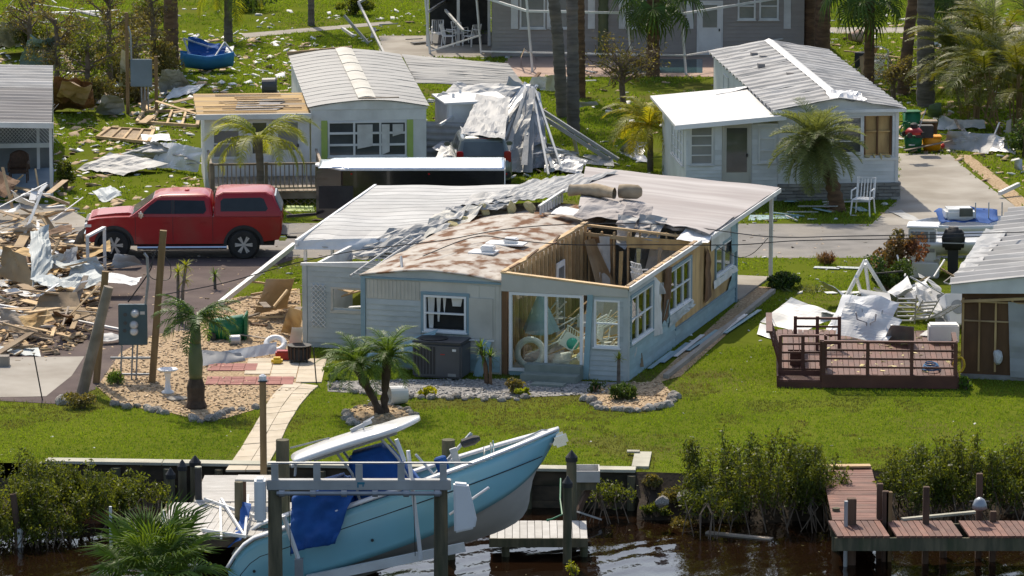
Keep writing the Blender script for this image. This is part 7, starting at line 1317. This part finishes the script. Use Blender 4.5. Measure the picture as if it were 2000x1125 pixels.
for k in range(16): a = 2*PI*k/16; MB().beam((.28*math.cos(a),.28*math.sin(a),.12),(.3*math.cos(a),.3*math.sin(a),.45),.02,.03).build('bar', M['wicker'], t)
MB().lathe([(.31,.44),(.32,.47),(.29,.47)],18).build('rim', M['blackmat'], t); MB().lathe([(.27,.1),(.27,.4),(.02,.38)],18).build('bowl', M['blackmat'], t); [MB().bx(x-.03,x+.03,y-.03,y+.03,0,.12).build('leg', M['blackmat'], t) for x,y in ((-.2,-.2),(.2,-.2),(0,.25))]
tag(MB().box((0,0,.14),(.4,.3,.26)).build('red_toolbox', M['redplastic'], None, bev=.04, loc=P(553,704)), 'red plastic tool box left of the fire basket', 'tool box'); tag(MB().box((0,0,.1),(.3,.25,.2)).build('yellow_toy', M['yellow'], None, bev=.06, loc=P(541,712)), 'yellow plastic toy on the patio edge', 'toy')
o = MB().tube([(.24*math.cos(2*PI*i/20),.24*math.sin(2*PI*i/20),.08) for i in range(21)], .08, 10, False).build('pool_float', M['white_clean'], None, smooth=True, loc=P(538,676,.1)); o.rotation_euler = (R(35),0,0); tag(o, 'white ring float in the debris by the shed wall', 'float')
for k,(a,b,c) in enumerate(((68,690,775),(157,862,1065))): pass
for k,(x,y,x1,y1) in enumerate(((83,782,66,692),(618,748,612,678))): p = P(x,y); tag(MB().tube([(0,0,0),PD(x1,y1,p.y)-p], .018, 6).build('thin_rod', M['blackmat'], None, loc=p), ('thin dark rod standing on the left slab','thin dark rod standing at the patio corner')[k], 'rod')
tag(MB().box((0,0,.14),(.35,.3,.28)).build('concrete_block', M['concrete'], None, loc=P(5,715)), 'grey concrete block on the left slab', 'block')
# ================================================================== RIGHT DECK
DR = R(-3); do = P(1520,757); dk2 = thing('brown_deck', 'brown stained deck with railings and bench at right', 'deck', do, DR); DM = Matrix.Translation(do)@Matrix.Rotation(DR,4,'Z')
def DL(x,y,z=0): return DM@Vector((x,y,z))
DW, DD, dz = 4.55, 6.2, .36; sx = 1.1
hard([tuple(DL(*c)[:2]) for c in ((0,0),(DW,0),(DW,DD),(0,DD))])
boards(dk2, sx, DW, .0, DD, dz, .145, 'deck_red', 'y', seed=8, skew=-.0); boards(dk2, .0, sx, .75, DD, dz, .145, 'deck_red', 'y', seed=9); boards(dk2, .0, sx-.02, .0, .72, .2, .145, 'deck_red', 'x', seed=10)
MB().bx(sx,DW,-.04,.0,.02,dz-.005).build('skirt', M['deck_red'], dk2); MB().bx(0,sx,-.04,.0,.0,.16).build('skirt', M['deck_red'], dk2); MB().bx(0,sx-.03,.70,.74,.16,dz-.045).build('skirt', M['deck_red'], dk2); MB().bx(-.04,-.003,0,DD,.0,dz-.045).build('skirt', M['deck_red'], dk2); MB().bx(DW,DW+.04,0,DD,.0,dz-.045).build('skirt', M['deck_red'], dk2)
def rail(p, q, z0=.36, tops=(1.2,.98,.76,.54), cap=True, posts=2, post_z=1.2):
    p, q = Vector((*p,0)), Vector((*q,0))
    for k in range(posts): c = p.lerp(q,k/(posts-1)); MB().bx(c.x-.045,c.x+.045,c.y-.045,c.y+.045,.05,post_z).build('rail_post', M['deck_red'], dk2)
    for i,z in enumerate(tops): MB().beam(p+Vector((0,0,z)), q+Vector((0,0,z)), .12 if i == 0 else .04, .05).build('rail', M['deck_red'], dk2)
rail((sx+.05,.05),(DW-.05,.05),posts=4); rail((DW-.06,.1),(DW-.06,1.4),posts=2); rail((.45,3.3),(1.6,3.3),posts=3,post_z=1.25); rail((1.1,.1),(1.1,1.2),posts=2); rail((.05,.8),(1.2,.85),posts=3)
for k in range(5): MB().beam((.05,1.0+k*.55,dz),(-.22,1.05+k*.55,1.25),.05,.16,(0,1,0)).build('flared_post', M['deck_red'], dk2)
MB().beam((-.24,.85,1.28),(-.24,3.5,1.28),.16,.05).build('flared_cap', M['deck_red'], dk2); MB().beam((-.14,.9,.95),(-.14,3.4,.95),.04,.1).build('flared_rail', M['deck_red'], dk2)
for k in range(3): MB().bx(.25+k*.15,.38+k*.15,1.1,3.1,.74,.78).build('bench_board', M['deck_red'], dk2)
for y in (1.2,3.0): MB().bx(.3,.65,y-.05,y+.05,dz,.74).build('bench_support', M['deck_red'], dk2)
DT = lambda px,py,z: P(px,py,z)
for k,(q,m_,am,lb) in enumerate([([(1485,628,.2),(1560,650,.15),(1640,615,.5),(1545,580,.8)],'white',.08,'flat white panel folded over the deck left rail'),([(1630,655,.45),(1735,668,.42),(1760,620,1.0),(1650,588,1.25)],'white',.16,'large crumpled white sheet on the deck'),([(1610,640,.4),(1715,652,.45),(1755,588,1.35),(1645,572,1.15)],'white_clean',.14,'broad white crumpled awning arched over the deck back'),([(1478,652,.05),(1512,662,.05),(1512,640,.25),(1484,630,.25)],'white_clean',.03,'small white panel on the grass left of the deck'),([(1690,600,.6),(1745,610,.6),(1735,570,1.0),(1680,565,1.0)],'cloth',.15,'tattered pale cloth behind the crumpled sheet'),([(1830,640,.2),(1872,650,.1),(1865,590,.5),(1818,560,.8)],'alu_white',.08,'curved white sheet right of the deck debris'),([(1795,655,.4),(1850,660,.4),(1870,640,.6),(1830,630,.6)],'alu_white',.08,'pale scrap at the back right deck corner'),([(1725,665,.4),(1785,668,.4),(1785,640,.9),(1740,635,.9)],'win_grey',.04,'grey table panel on edge on the deck')]):
    tag(sheet('deck_sheet', None, None, [P(*p) for p in q], m_, 14, 12, am, seed=100+k, freq=.8), lb, 'sheet')
r = rng(71)
for k in range(26):
    fx, fy = r.random(), r.random(); c = P(lerp(1640,1875,fx), lerp(575,650,fy), 0); c.z = .38 if fy > .45 else .1; a = r.uniform(0,6.3); w_, d_ = r.uniform(.3,.9), r.uniform(.2,.8); u = Vector((math.cos(a),math.sin(a),r.uniform(-.1,.6)))*w_; v = Vector((-math.sin(a),math.cos(a),r.uniform(0,.7)))*d_; c.z += max(0,-min(u.z,v.z))
    sheet('scrap_sheet', r.choice(('bent','torn','folded'))+' '+('white','grey','pale')[k%3]+' scrap sheet behind the brown deck'+(', near' if fy > .5 else ', far')+(' left' if fx < .33 else (' right' if fx > .66 else ' middle')), 'sheet', [c,c+u,c+u+v,c+v], ('white','alu','cloth')[k%3], 7, 7, .12, seed=700+k, group='scraps behind the brown deck')
for k in range(16):
    fx, fy = r.random(), r.random(); c = P(lerp(1730,1880,fx), lerp(570,650,fy), 0); c.z = r.uniform(.1,.7); a = r.uniform(0,3.1); d = Vector((math.cos(a),math.sin(a)*.7,r.uniform(-.3,.6)))*r.uniform(.3,.7); m_ = r.choice(('white','alu','blackmat','lumber')); plank(c-d+Vector((0,0,.2)), c+d+Vector((0,0,.2)), .04, .04, m_, {'white':'white','alu':'silver','blackmat':'black','lumber':'tan'}[m_]+' thin tube in the wreckage behind the deck'+(', left' if fx < .5 else ', right')+(' near' if fy > .5 else ' far'), 'tube', 'tube', 'tubes behind the deck')
Af = thing('a_frame', 'white A frame of aluminium tubes standing behind the deck', 'frame', P(1690,600))
for a,b in (((1643,598,.1),(1690,508,1.35)),((1690,508,1.35),(1740,590,.1)),((1672,540,1.0),(1686,585,.1)),((1690,515,1.3),(1700,590,.1)),((1643,598,.1),(1700,598,.1))): MB().beam(P(*a)-Af.location, P(*b)-Af.location, .07,.09).build('member', M['white_clean'], Af)
for k in range(3): 
    t = thing('lounge_frame', ('leftmost','middle','rightmost')[k]+' aluminium lounge frame dumped behind the deck', 'lounge chair', P(1768+k*26,632-k*4,.4), .4*k); t.rotation_euler.x = R(35+15*k); [MB().tube([(x,0,0),(x,.1,1.0)], .02, 6).build('side_rail', M['alu_white'], t) for x in (-.25,.25)]; [MB().bx(-.25,.25,.02+.1*j/6,.05+.1*j/6,.05+j*.15,.1+j*.15).build('strap', M['beige' if k == 1 else 'alu'], t) for j in range(6)]
t = thing('table_legs', 'upturned curved metal table legs on the deck', 'table', P(1697,662,.38)); 
for k in range(4): a = PI*.5*k+.4; MB().tube([(.05*math.cos(a),.05*math.sin(a),0),(.08*math.cos(a),.08*math.sin(a),.45),(.35*math.cos(a),.35*math.sin(a),.55),(.4*math.cos(a),.4*math.sin(a),.75)], .02, 6).build('leg', M['alu'], t)
scatter_bits('deck_litter','pale scraps scattered on the brown deck boards','debris',8,14,116,124,160,.02,.09,M['insul'],31,poly=[[tuple(DL(*c)[:2]) for c in ((sx,0.2),(DW,.2),(DW,DD),(sx,DD))]],flatn=.25,avoid=False,z=dz)
o = MB().tube([(.14*math.cos(i*.6),.03*i/10,.3+.2*math.sin(i*.6)) for i in range(36)], .028, 6).build('yellow_hose', M['yellow'], None, loc=P(1873,735,.2)); tag(o, 'yellow hose coil hanging at the deck corner', 'hose')
o = MB().tube([(.25*math.cos(i*.55)*(1-.01*i),.3*math.sin(i*.55),.03+.004*i) for i in range(40)], .018, 5).build('cord_coil', M['canvas2'], None, loc=DL(3.9,.6,dz)); tag(o, 'dark blue cord coil on the right of the deck', 'cord')
t = thing('washing_machine','white washing machine tipped between deck and right house','appliance',P(1868,640,.05),.3); t.rotation_euler.x = R(-25); MB().bx(-.32,.32,-.32,.32,0,.9).build('cabinet', M['white_clean'], t, bev=.03); MB().bx(-.3,.3,.2,.32,.9,1.02).build('control_panel', M['win_grey'], t); MB().lathe([(.2,-.33),(.2,-.335)],18,(0,0,.5),'Y').build('door_ring', M['pipe'], t)
tag(MB().bx(-.4,.4,-.25,.25,0,.5).build('white_locker', M['white'], None, bev=.04, loc=P(1842,668,.36)), 'white rounded locker at the back right of the deck', 'locker')
# ================================================================== DEBRIS
r = rng(101)
LOOK = {'lumber':'fresh tan','lumber_grey':'weathered grey','panel_tan':'pale brown','post':'dark yellow','white':'white painted','ply':'orange brown','ply_dark':'dark brown','bark':'grey brown','alu':'silver','alu_white':'dull white','siding_blue':'pale blue','siding':'blue grey','blackmat':'black'}
def heap(px0, px1, py0, py1, n, hz, seed, lm, label, group, l0=.7, l1=2.4, dirs=None):
    r = rng(seed)
    for k in range(n):
        fx, fy = r.random(), r.random(); px, py = lerp(px0,px1,fx), lerp(py0,py1,fy); l = l0+(l1-l0)*r.random()**1.8; z = r.random()*hz*(1-.5*abs(2*fx-1))+.03; a = r.gauss(0,.6)+r.choice((0,0,PI/2)); e = r.gauss(0,.13) if r.random() < .85 else r.uniform(.4,1.1); c = P(px,py,0); c.z = z+.5*l*abs(math.sin(e)); d = Vector((math.cos(a)*math.cos(e),math.sin(a)*math.cos(e),math.sin(e)))*l/2; m_ = r.choice(lm); w_ = r.choice((.05,.09,.09,.14,.2,.3))
        lb = ('long ' if l > l0+.5*(l1-l0) else 'short ')+('wide ' if w_ > .13 else '')+LOOK.get(m_,'')+' '+label+(', left' if fx < .33 else (', right' if fx > .66 else ', middle'))+(' front' if fy > .5 else ' back')
        plank(c-d, c+d, w_, r.choice((.02,.03,.045)), m_, lb, 'plank', 'plank', group)
heap(-10,195,480,690,118,.75,1,('lumber','lumber','lumber_grey','panel_tan','panel_tan','white','lumber'),'plank in the demolished heap','planks in the left heap',.4,2.1); heap(-10,140,415,500,34,1.5,2,('lumber','lumber','white','panel_tan','white'),'plank atop the left heap','planks atop the left heap',.4,2.0); heap(-10,130,375,402,12,.2,3,('lumber','lumber_grey'),'plank lying before the left porch','planks by the left porch',.8,2.2)
heap(490,580,570,670,20,.7,4,('lumber','ply','panel_tan','lumber_grey','ply_dark'),'broken board in the heap by the shed wall','boards by the shed wall',.5,1.4); heap(270,390,205,245,14,.25,5,('lumber','panel_tan','lumber'),'tan plank on the far lawn behind the wing','planks behind the wing',.7,2); heap(1755,1990,250,300,16,.25,6,('white','alu','lumber_grey'),'pale strip in the junk right of the white house','strips by the white house',.6,2.2); heap(100,200,160,215,16,.9,7,('ply_dark','lumber_grey','bark','panel_tan'),'dark broken board in the far left rubble','boards in the far rubble',.7,2.2); heap(1500,1700,398,432,9,.06,8,('siding_blue','white','alu'),'pale siding strip on the grass before the white house','strips before the white house',.8,2.4)
heap(1380,1480,60,160,0,.1,9,('white',),'x','x'); heap(1640,1900,100,190,24,.25,10,('panel_tan','lumber_grey','white','lumber'),'scrap board on the ground among the far palms','boards among the palms',.5,1.6); heap(1030,1180,140,185,10,.3,11,('ply_dark','white','panel_tan'),'scrap board beside the pool deck','boards by the pool',.5,1.5); heap(700,960,60,100,6,.3,12,('alu_white','blackmat'),'dim strip on the lanai floor','strips in the lanai',.5,1.3); heap(0,190,15,70,12,1.2,13,('alu_white','white'),'white strip of the wrecked structure at the top left','strips at the top left',1.2,3.5)
SH = [ # corners (px,py,z), material, buckle, label
 ([(150,330,.05),(240,340,.1),(330,318,.3),(215,298,.5)],'alu_white',.12,'long white awning strip curling over the grass'), ([(235,300,.3),(330,320,.2),(395,320,.4),(300,275,.9)],'alu_white',.25,'grey crumpled awning heap before the wing'), ([(290,325,.1),(385,335,.1),(398,290,.9),(310,275,.9)],'white_clean',.16,'bright white crumpled awning sheet beside the wing'), ([(280,280,.1),(335,272,.1),(330,262,.2),(275,262,.2)],'white_clean',.08,'small white sheet above the bright awning'),
 ([(232,172,.1),(250,175,.1),(248,105,2.0),(236,100,2.1)],'white',.1,'tall white panel standing left of the utility rack'), ([(312,180,.1),(375,170,.1),(350,135,1.0),(315,135,1.1)],'alu_white',.14,'pale sheet leaning right of the utility rack'), ([(320,195,.05),(380,180,.05),(400,165,.15),(340,170,.3)],'white',.1,'white scrap spread on the lawn right of the rack'), ([(185,222,.05),(245,220,.05),(240,190,.7),(200,190,.8)],'alu_white',.2,'bluish crumpled sheet left of the utility rack'), ([(100,215,.05),(185,215,.05),(180,165,1.3),(105,160,1.5)],'ply_dark',.3,'brown torn carpeted panel in the far rubble'), ([(110,190,.8),(165,205,.5),(180,170,1.3),(120,165,1.5)],'panel_tan',.25,'tan torn panel atop the far rubble'), ([(30,150,.3),(110,140,.4),(120,80,1.9),(60,70,2.1)],'trim_blue',.3,'blue grey torn wall section behind left trees'),
 ([(62,560,.8),(105,520,1.0),(95,440,1.9),(60,450,1.8)],'siding',.18,'pale blue crumpled sheet standing in the left heap'), ([(95,530,.6),(150,520,.5),(150,480,.9),(100,500,1.1)],'alu_white',.18,'folded white sheet in the left heap'), ([(130,555,.4),(215,540,.2),(190,500,.9),(140,510,.9)],'siding',.15,'blue grey sheet at the right of the left heap'), ([(70,600,.4),(160,605,.3),(150,570,.7),(80,570,.8)],'panel_tan',.12,'wide tan board sheet on the left heap'), ([(45,625,.4),(180,618,.3),(165,600,.5),(60,600,.6)],'lumber',.06,'pale plywood sheet across the left heap'), ([(0,540,.7),(60,560,.6),(50,500,1.4),(0,480,1.6)],'panel_tan',.15,'brown sheet at the left picture edge of the heap'), ([(0,640,.2),(70,660,.1),(60,620,.5),(0,600,.7)],'lumber_grey',.1,'grey wall section low in the left heap'), ([(215,525,.05),(280,518,.05),(262,500,.4),(222,498,.4)],'alu_white',.14,'white crumpled scrap behind the truck front wheel'), ([(140,480,.4),(185,475,.2),(180,440,.7),(150,450,.9)],'alu_white',.1,'grey sheet before the truck bumper'), ([(0,690,.05),(80,695,.03),(75,680,.1),(0,675,.15)],'siding',.06,'pale strip on the slab edge'),
 ([(497,615,.1),(560,600,.1),(575,545,1.2),(520,545,1.1)],'panel_tan',.05,'tan board leaning left of the shed wall'), ([(548,650,.05),(585,655,.05),(590,610,.9),(565,600,.9)],'ply',.06,'brown board leaning on the shed wall'), ([(560,690,.05),(585,692,.05),(592,640,.9),(570,640,.9)],'white',.06,'white louvred panel standing by the shed corner'), ([(395,715,.02),(480,705,.02),(470,690,.2),(390,680,.4)],'alu_white',.1,'grey gutter scrap beside the red pavers'), ([(400,712,.03),(540,690,.05),(540,668,.3),(415,690,.25)],'white',.04,'long white gutter length on the gravel'),
 ([(1835,290,.05),(1930,300,.05),(1945,262,.6),(1850,255,.7)],'alu_white',.2,'crumpled white sheet pile beside the orange tote'), ([(1900,292,.05),(1985,300,.05),(1970,262,.4),(1905,270,.5)],'alu',.2,'grey crumpled sheets at the right of the junk'), ([(1960,292,.1),(1975,292,.1),(1975,232,1.2),(1966,236,1.1)],'alu_white',.06,'upright pale sheet at the right end of the junk'), ([(1830,250,.1),(1925,250,.1),(1920,232,.3),(1835,230,.3)],'white',.12,'flat white sheet behind the orange tote'), ([(1810,228,.1),(1840,230,.1),(1838,200,.9),(1815,205,.9)],'trim_blue',.06,'blue grey panel behind the black box'), ([(1980,330,.05),(1998,332,.05),(1996,310,.4),(1984,312,.4)],'alu',.1,'dark grey scrap on grass by the driveway'),
 ([(1735,412,.03),(1760,410,.03),(1815,440,.03),(1800,443,.03)],'alu_white',.06,'bent pale gutter lying at the driveway corner'), ([(1030,172,.05),(1120,178,.05),(1115,150,.6),(1040,150,.5)],'white',.15,'white sheet beside the pool deck'), ([(1065,178,.1),(1100,178,.1),(1098,148,.7),(1068,150,.7)],'cloth',.2,'rounded pale bundle by the palm trunks'), ([(1210,300,.05),(1260,318,.05),(1260,280,.5),(1220,275,.6)],'alu',.2,'crumpled grey metal left of the golden palm'), ([(1100,215,.1),(1170,205,.1),(1165,198,.25),(1100,200,.4)],'alu_white',.08,'bent white strip behind the grey palm trunks'),
 ([(1780,90,.05),(1860,95,.05),(1850,80,.3),(1790,80,.3)],'white',.12,'white sheets on the far ground right'), ([(1840,100,.05),(1900,92,.05),(1895,84,.2),(1850,90,.2)],'alu',.1,'grey sheet on the far ground right'), ([(660,470,.0),(665,468,.0),(668,465,.1),(662,466,.1)],'white',.01,'tiny scrap'), ([(1460,430,.03),(1560,425,.03),(1560,418,.08),(1465,420,.08)],'siding_blue',.04,'blue siding sheet by the road behind the porch post'), ([(555,412,.03),(615,412,.03),(612,402,.1),(560,402,.1)],'shutter',.03,'lime green shutter lying under the porch deck edge'),
 ([(0,95,.2),(60,90,.2),(60,40,1.5),(0,40,1.6)],'alu_white',.25,'white crumpled awning at the top left corner')]
for k,(q,m_,am,lb) in enumerate(SH):
    if lb == 'tiny scrap': continue
    sheet('debris_sheet', lb, 'sheet', [P(*p) for p in q], m_, 16, 12, am, seed=200+k, freq=1.1)
r = rng(404)
for k in range(46):
    fx, fy = r.random(), r.random(); px, py = lerp(-10,205,fx), lerp(430,680,fy); z = r.uniform(.05,.8)*(1-.4*abs(2*fx-1))+.35*(1-fy); c = P(px,py,0); w_, d_ = r.uniform(.3,1.1), r.uniform(.3,1.3); a = r.uniform(0,6.3); u = Vector((math.cos(a),math.sin(a),r.uniform(-.25,.45))); v = Vector((-math.sin(a),math.cos(a),r.uniform(-.2,.5))); c.z = z; m_ = r.choice(('panel_tan','lumber_grey','siding','white','ply_dark','alu_white','ply','cloth'))
    sheet('scrap_sheet', ('small ','wide ')[w_ > .7]+{'cloth':'pale cloth like','siding':'blue grey'}.get(m_, LOOK.get(m_,''))+' scrap sheet in the demolished heap'+(', left' if fx < .33 else (', right' if fx > .66 else ', middle'))+(' front' if fy > .5 else ' back'), 'sheet', [c, c+u*w_, c+u*w_+v*d_, c+v*d_], m_, 7, 7, .12, seed=500+k, group='scrap sheets in the left heap')
scatter_bits('heap_rubble','splinters and crumbs of the demolished house heap','debris',-19,-10,118,140,2600,.03,.16,M['lumber'],41,poly=[W2([(-20,420),(150,430),(215,500),(200,640),(120,695),(-20,700)])],flatn=.5,avoid=False,z=.02)
scatter_bits('heap_rubble','tan splinters of the demolished house heap','debris',-19,-10,118,140,1800,.03,.2,M['panel_tan'],42,poly=[W2([(-20,420),(150,430),(215,500),(200,640),(120,695),(-20,700)])],flatn=.3,avoid=False,z=.05)
# fallen timber frames on the far lawn
for k,(a,b,c,d,lb) in enumerate([((190,268),(290,278),(300,255),(215,250),'tan plywood door frame lying on the left lawn'),((268,238),(385,246),(392,215),(280,218),'open timber stud frame lying behind the wing')]):
    q = [P(*p,.1) for p in (a,b,c,d)]; t = thing('timber_frame', lb, 'frame', q[0])
    for i in range(4): MB().beam(q[i]-q[0], q[(i+1)%4]-q[0], .12,.1).build('frame_member', M['lumber'], t)
    for i in range(1,4): MB().beam(q[0].lerp(q[1],i/4)-q[0], q[3].lerp(q[2],i/4)-q[0], .08,.09).build('frame_member', M['lumber'], t)
    if k == 0: MB().hexa([p-q[0]-Vector((0,0,.06)) for p in q], [p-q[0]-Vector((0,0,.02)) for p in q]).build('frame_panel', M['panel_tan'], t)
# white porch remains on the heap
t = thing('railing_remains', 'white railing stub with two posts standing in the left heap', 'railing', P(190,560)); o_ = t.location
for a in ((172,545),(205,530)): MB().beam(P(*a)-o_, P(*a)-o_+Vector((0,0,1.25)), .09,.09).build('post', M['white'], t)
MB().beam(P(172,545)-o_+Vector((0,0,1.25)), P(205,530)-o_+Vector((0,0,1.3)), .12,.06).build('rail', M['white'], t)
tag(plank(P(575,478,.9), P(430,592,.1), .13, .13, 'white', None, 'downspout'), 'long white gutter slanting from the carport to the grass', 'gutter')
tag(plank(P(1952,378,.15), P(1990,360,.35), .12, .12, 'white', None, 'white_beam'), 'short white beam lying at the right edge of the driveway', 'beam')
for k in range(4): tag(plank(P(1590+k*22,522+(k%2)*50,.03), P(1640+k*22,524+(k%2)*46,.03), .3, .02, ('siding','white')[k%2], None, 'loose_strip'), ('first','second','third','fourth')[k]+' pale strip from the left on the lawn below the road', 'strip')
# white garden bench
t = plastic_chair('garden_chair','white tubular garden chair before the white house',P(1685,420),R(-20),1.25)
# blue wreck
t = thing('blue_boat_wreck', 'wrecked blue pedal boat with bent frame on the far lawn', 'boat', P(405,140), R(8)); MB().surf(lambda u,v: (lerp(-1.0,1.0,u), .5*math.sin((v-.5)*PI)*(1-.4*abs(2*u-1)**3), .1+.55*abs(2*v-1)**1.5+.15*abs(2*u-1)), 14, 10, .05).build('hull', M['canvas2'], t, smooth=True)
for a,b in (((-.6,-.3,.4),(-.9,.2,1.3)),((-.9,.2,1.3),(.2,.2,.9)),((.2,-.3,.5),(.7,.3,1.1)),((.7,.3,1.1),(1.1,-.2,.6))): MB().tube([a,b], .04, 6).build('frame_tube', M['alu'], t)
sheet('torn_canopy', None, None, [(-.8,-.2,.6),(.6,-.3,.6),(.8,.4,1.0),(-.7,.4,1.3)], 'canvas', 10, 8, .25, seed=3, parent=t); sheet('white_seat', None, None, [(-.2,.3,.7),(1.0,.2,.7),(1.1,.6,.9),(-.1,.7,.95)], 'white', 8, 6, .1, seed=4, parent=t)
# junk right of the white house
def tub(name, label, px, py, w_, d, h, m, rz=0, lying=False):
    t = thing(name, label, 'bin', P(px,py), rz); b = MB().hexa([(-w_*.42,-d*.42,0),(w_*.42,-d*.42,0),(w_*.42,d*.42,0),(-w_*.42,d*.42,0)], [(-w_*.5,-d*.5,h),(w_*.5,-d*.5,h),(w_*.5,d*.5,h),(-w_*.5,d*.5,h)]); b.build('tub_body', M[m], t, bev=.04, smooth=True); MB().bx(-w_*.54,w_*.54,-d*.54,d*.54,h,h+.04).build('rim', M[m], t, bev=.01); return t
tub('green_tub','dark green round edged bin beside the white house corner',1783,296,.6,.6,.55,'green'); tub('orange_tote','orange plastic tote beside the green bin',1819,295,.62,.5,.5,'orange',.05)
o = MB().tube([(.22*math.cos(i*.5)*(.8+.25*math.sin(i)),.05*math.sin(i*1.3),.35+.3*math.sin(i*.5)*(.8+.2*math.cos(i*1.7))) for i in range(60)], .022, 6).build('hose_coil', M['green'], None, loc=P(1768,272,.3)); tag(o, 'coil of green hose hung at the white house corner', 'hose')
t = thing('small_desk', 'small brown wooden desk behind the orange tote', 'desk', P(1812,268)); MB().bx(-.32,.32,-.25,.25,.55,.6).build('top', M['lumber_grey'], t); [MB().bx(x-.03,x+.03,y-.03,y+.03,0,.55).build('leg', M['ply_dark'], t) for x in (-.28,.28) for y in (-.2,.2)]; MB().bx(-.3,.3,.15,.2,.1,.55).build('back', M['ply_dark'], t)
tag(MB().bx(-.3,.3,-.22,.22,0,.42).build('black_crate', M['blackmat'], None, bev=.02, loc=P(1805,268,.61)), 'black box standing on the small brown desk', 'box')
t = thing('red_mower', 'red garden mower on top of the junk heap', 'mower', P(1785,262,.95), .3); MB().lathe([(.28,0),(.3,.1),(.2,.2),(.05,.22)],16).build('deck', M['redplastic'], t, smooth=True); MB().lathe([(.12,.2),(.13,.34),(.08,.38)],12).build('engine', M['blackmat'], t); [MB().lathe([(.09,-.03),(.09,.03)],12,(x,y,.0),'Y').build('wheel', M['rubber'], t) for x in (-.25,.25) for y in (-.24,.24)]; MB().tube([(.2,.1,.1),(.55,.3,.8)], .015, 6).build('handle', M['alu'], t)
tub('junk_crate','dark green crate under the red mower',1780,268,.55,.5,.9,'green',.2); tag(MB().box((0,0,.1),(.3,.25,.2)).build('red_can', M['redplastic'], None, bev=.04, loc=P(1846,292)), 'red can right of the orange tote', 'can')
t = thing('lattice_panel', 'white arched lattice panel standing among the far palms', 'lattice', P(1712,160), R(10))
for k in range(12):
    for sg in (1,-1):
        x = -.45+k*.08; MB().beam((max(-.42,min(.42,x-.35*sg)),0,.1),(max(-.42,min(.42,x+.35*sg)),.01*sg,1.1),.012,.03,(0,1,0)).build('lattice_strip', M['white_clean'], t)
for a in ((-.47,-.42,0,1.2),(.42,.47,0,1.2)): MB().bx(a[0],a[1],-.03,.03,a[2],a[3]).build('stile', M['white_clean'], t)
MB().tube([(-.45,0,1.2),(-.2,0,1.34),(.2,0,1.34),(.45,0,1.2)], .03, 6).build('arch', M['white_clean'], t)
tag(MB().lathe([(.25,0),(.27,.3),(.25,.6),(.05,.62)],16).build('black_drum', M['blackmat'], None, loc=P(1682,132)), 'black drum left of the lattice panel', 'drum'); tag(MB().lathe([(.16,0),(.27,.45),(.3,.5),(.26,.5),(.1,.1)],18,ax='X').build('clay_pot', M['terracotta'], None, loc=P(1660,72,.3), rz=R(30)), 'tan clay pot tipped over by the far lane', 'pot'); tag(MB().lathe([(.3,0),(.32,.5),(.28,.55)],18,ax='X').build('grey_drum', M['ac'], None, loc=P(512,168,.3)), 'dark grey drum lying behind the wing roof', 'drum')
# ---------------------------------------------------------------- grass and litter last (they need every footprint)
lawn('lawn_grass', -15, 16, 105.9, 121, 150, .058, .011, 1, M['blade'], 'short green lawn grass above the seawall')
lawn('dry_grass', -15, 16, 105.9, 121, 130, .05, .011, 2, M['blade_dry'], 'dry brownish grass patches in the front lawn', dry=True)
lawn('side_grass', -18, 19, 121, 136, 80, .065, .016, 3, M['blade'], 'green grass around the wrecked house')
lawn('far_grass', -26, 27, 141, 212, 46, .09, .024, 4, M['blade'], 'green grass between the far homes')
scatter_bits('lawn_litter', 'pale scraps of debris strewn over the far lawns', 'debris', -24, 24, 142, 200, 3200, .03, .15, M['cloth'], 11)
scatter_bits('wood_litter', 'splintered tan wood scraps strewn on the lawns', 'debris', -24, 24, 141, 195, 900, .04, .22, M['panel_tan'], 12, flatn=.25)
scatter_bits('front_litter', 'few white scraps on the front lawn', 'debris', -14, 15, 107, 120, 60, .02, .05, M['cloth'], 13)
scatter_bits('side_litter', 'pale scraps on the grass beside the road', 'debris', -16, 16, 120, 136, 420, .02, .09, M['cloth'], 14)
scatter_bits('left_yard_litter', 'dense pale and tan scraps over the left yard', 'debris', -24, -8, 144, 190, 2600, .03, .22, M['panel_tan'], 15, flatn=.3)
scatter_bits('left_yard_litter', 'dense whitish scraps over the left yard', 'debris', -24, -8, 144, 190, 1800, .03, .2, M['white'], 16, flatn=.3)
scatter_bits('right_yard_litter', 'dense scraps among the far right palms', 'debris', 10, 24, 144, 195, 2600, .03, .2, M['panel_tan'], 17, flatn=.3)
scatter_bits('road_litter', 'leaves and grit along the road edges', 'debris', -16, 16, 135.2, 142, 700, .01, .07, M['lumber_grey'], 18, flatn=.3, avoid=False)
scatter_bits('driveway_litter', 'small splinters on the brown driveway', 'debris', -14, -5, 118, 136, 500, .01, .07, M['panel_tan'], 19, flatn=.3, avoid=False)
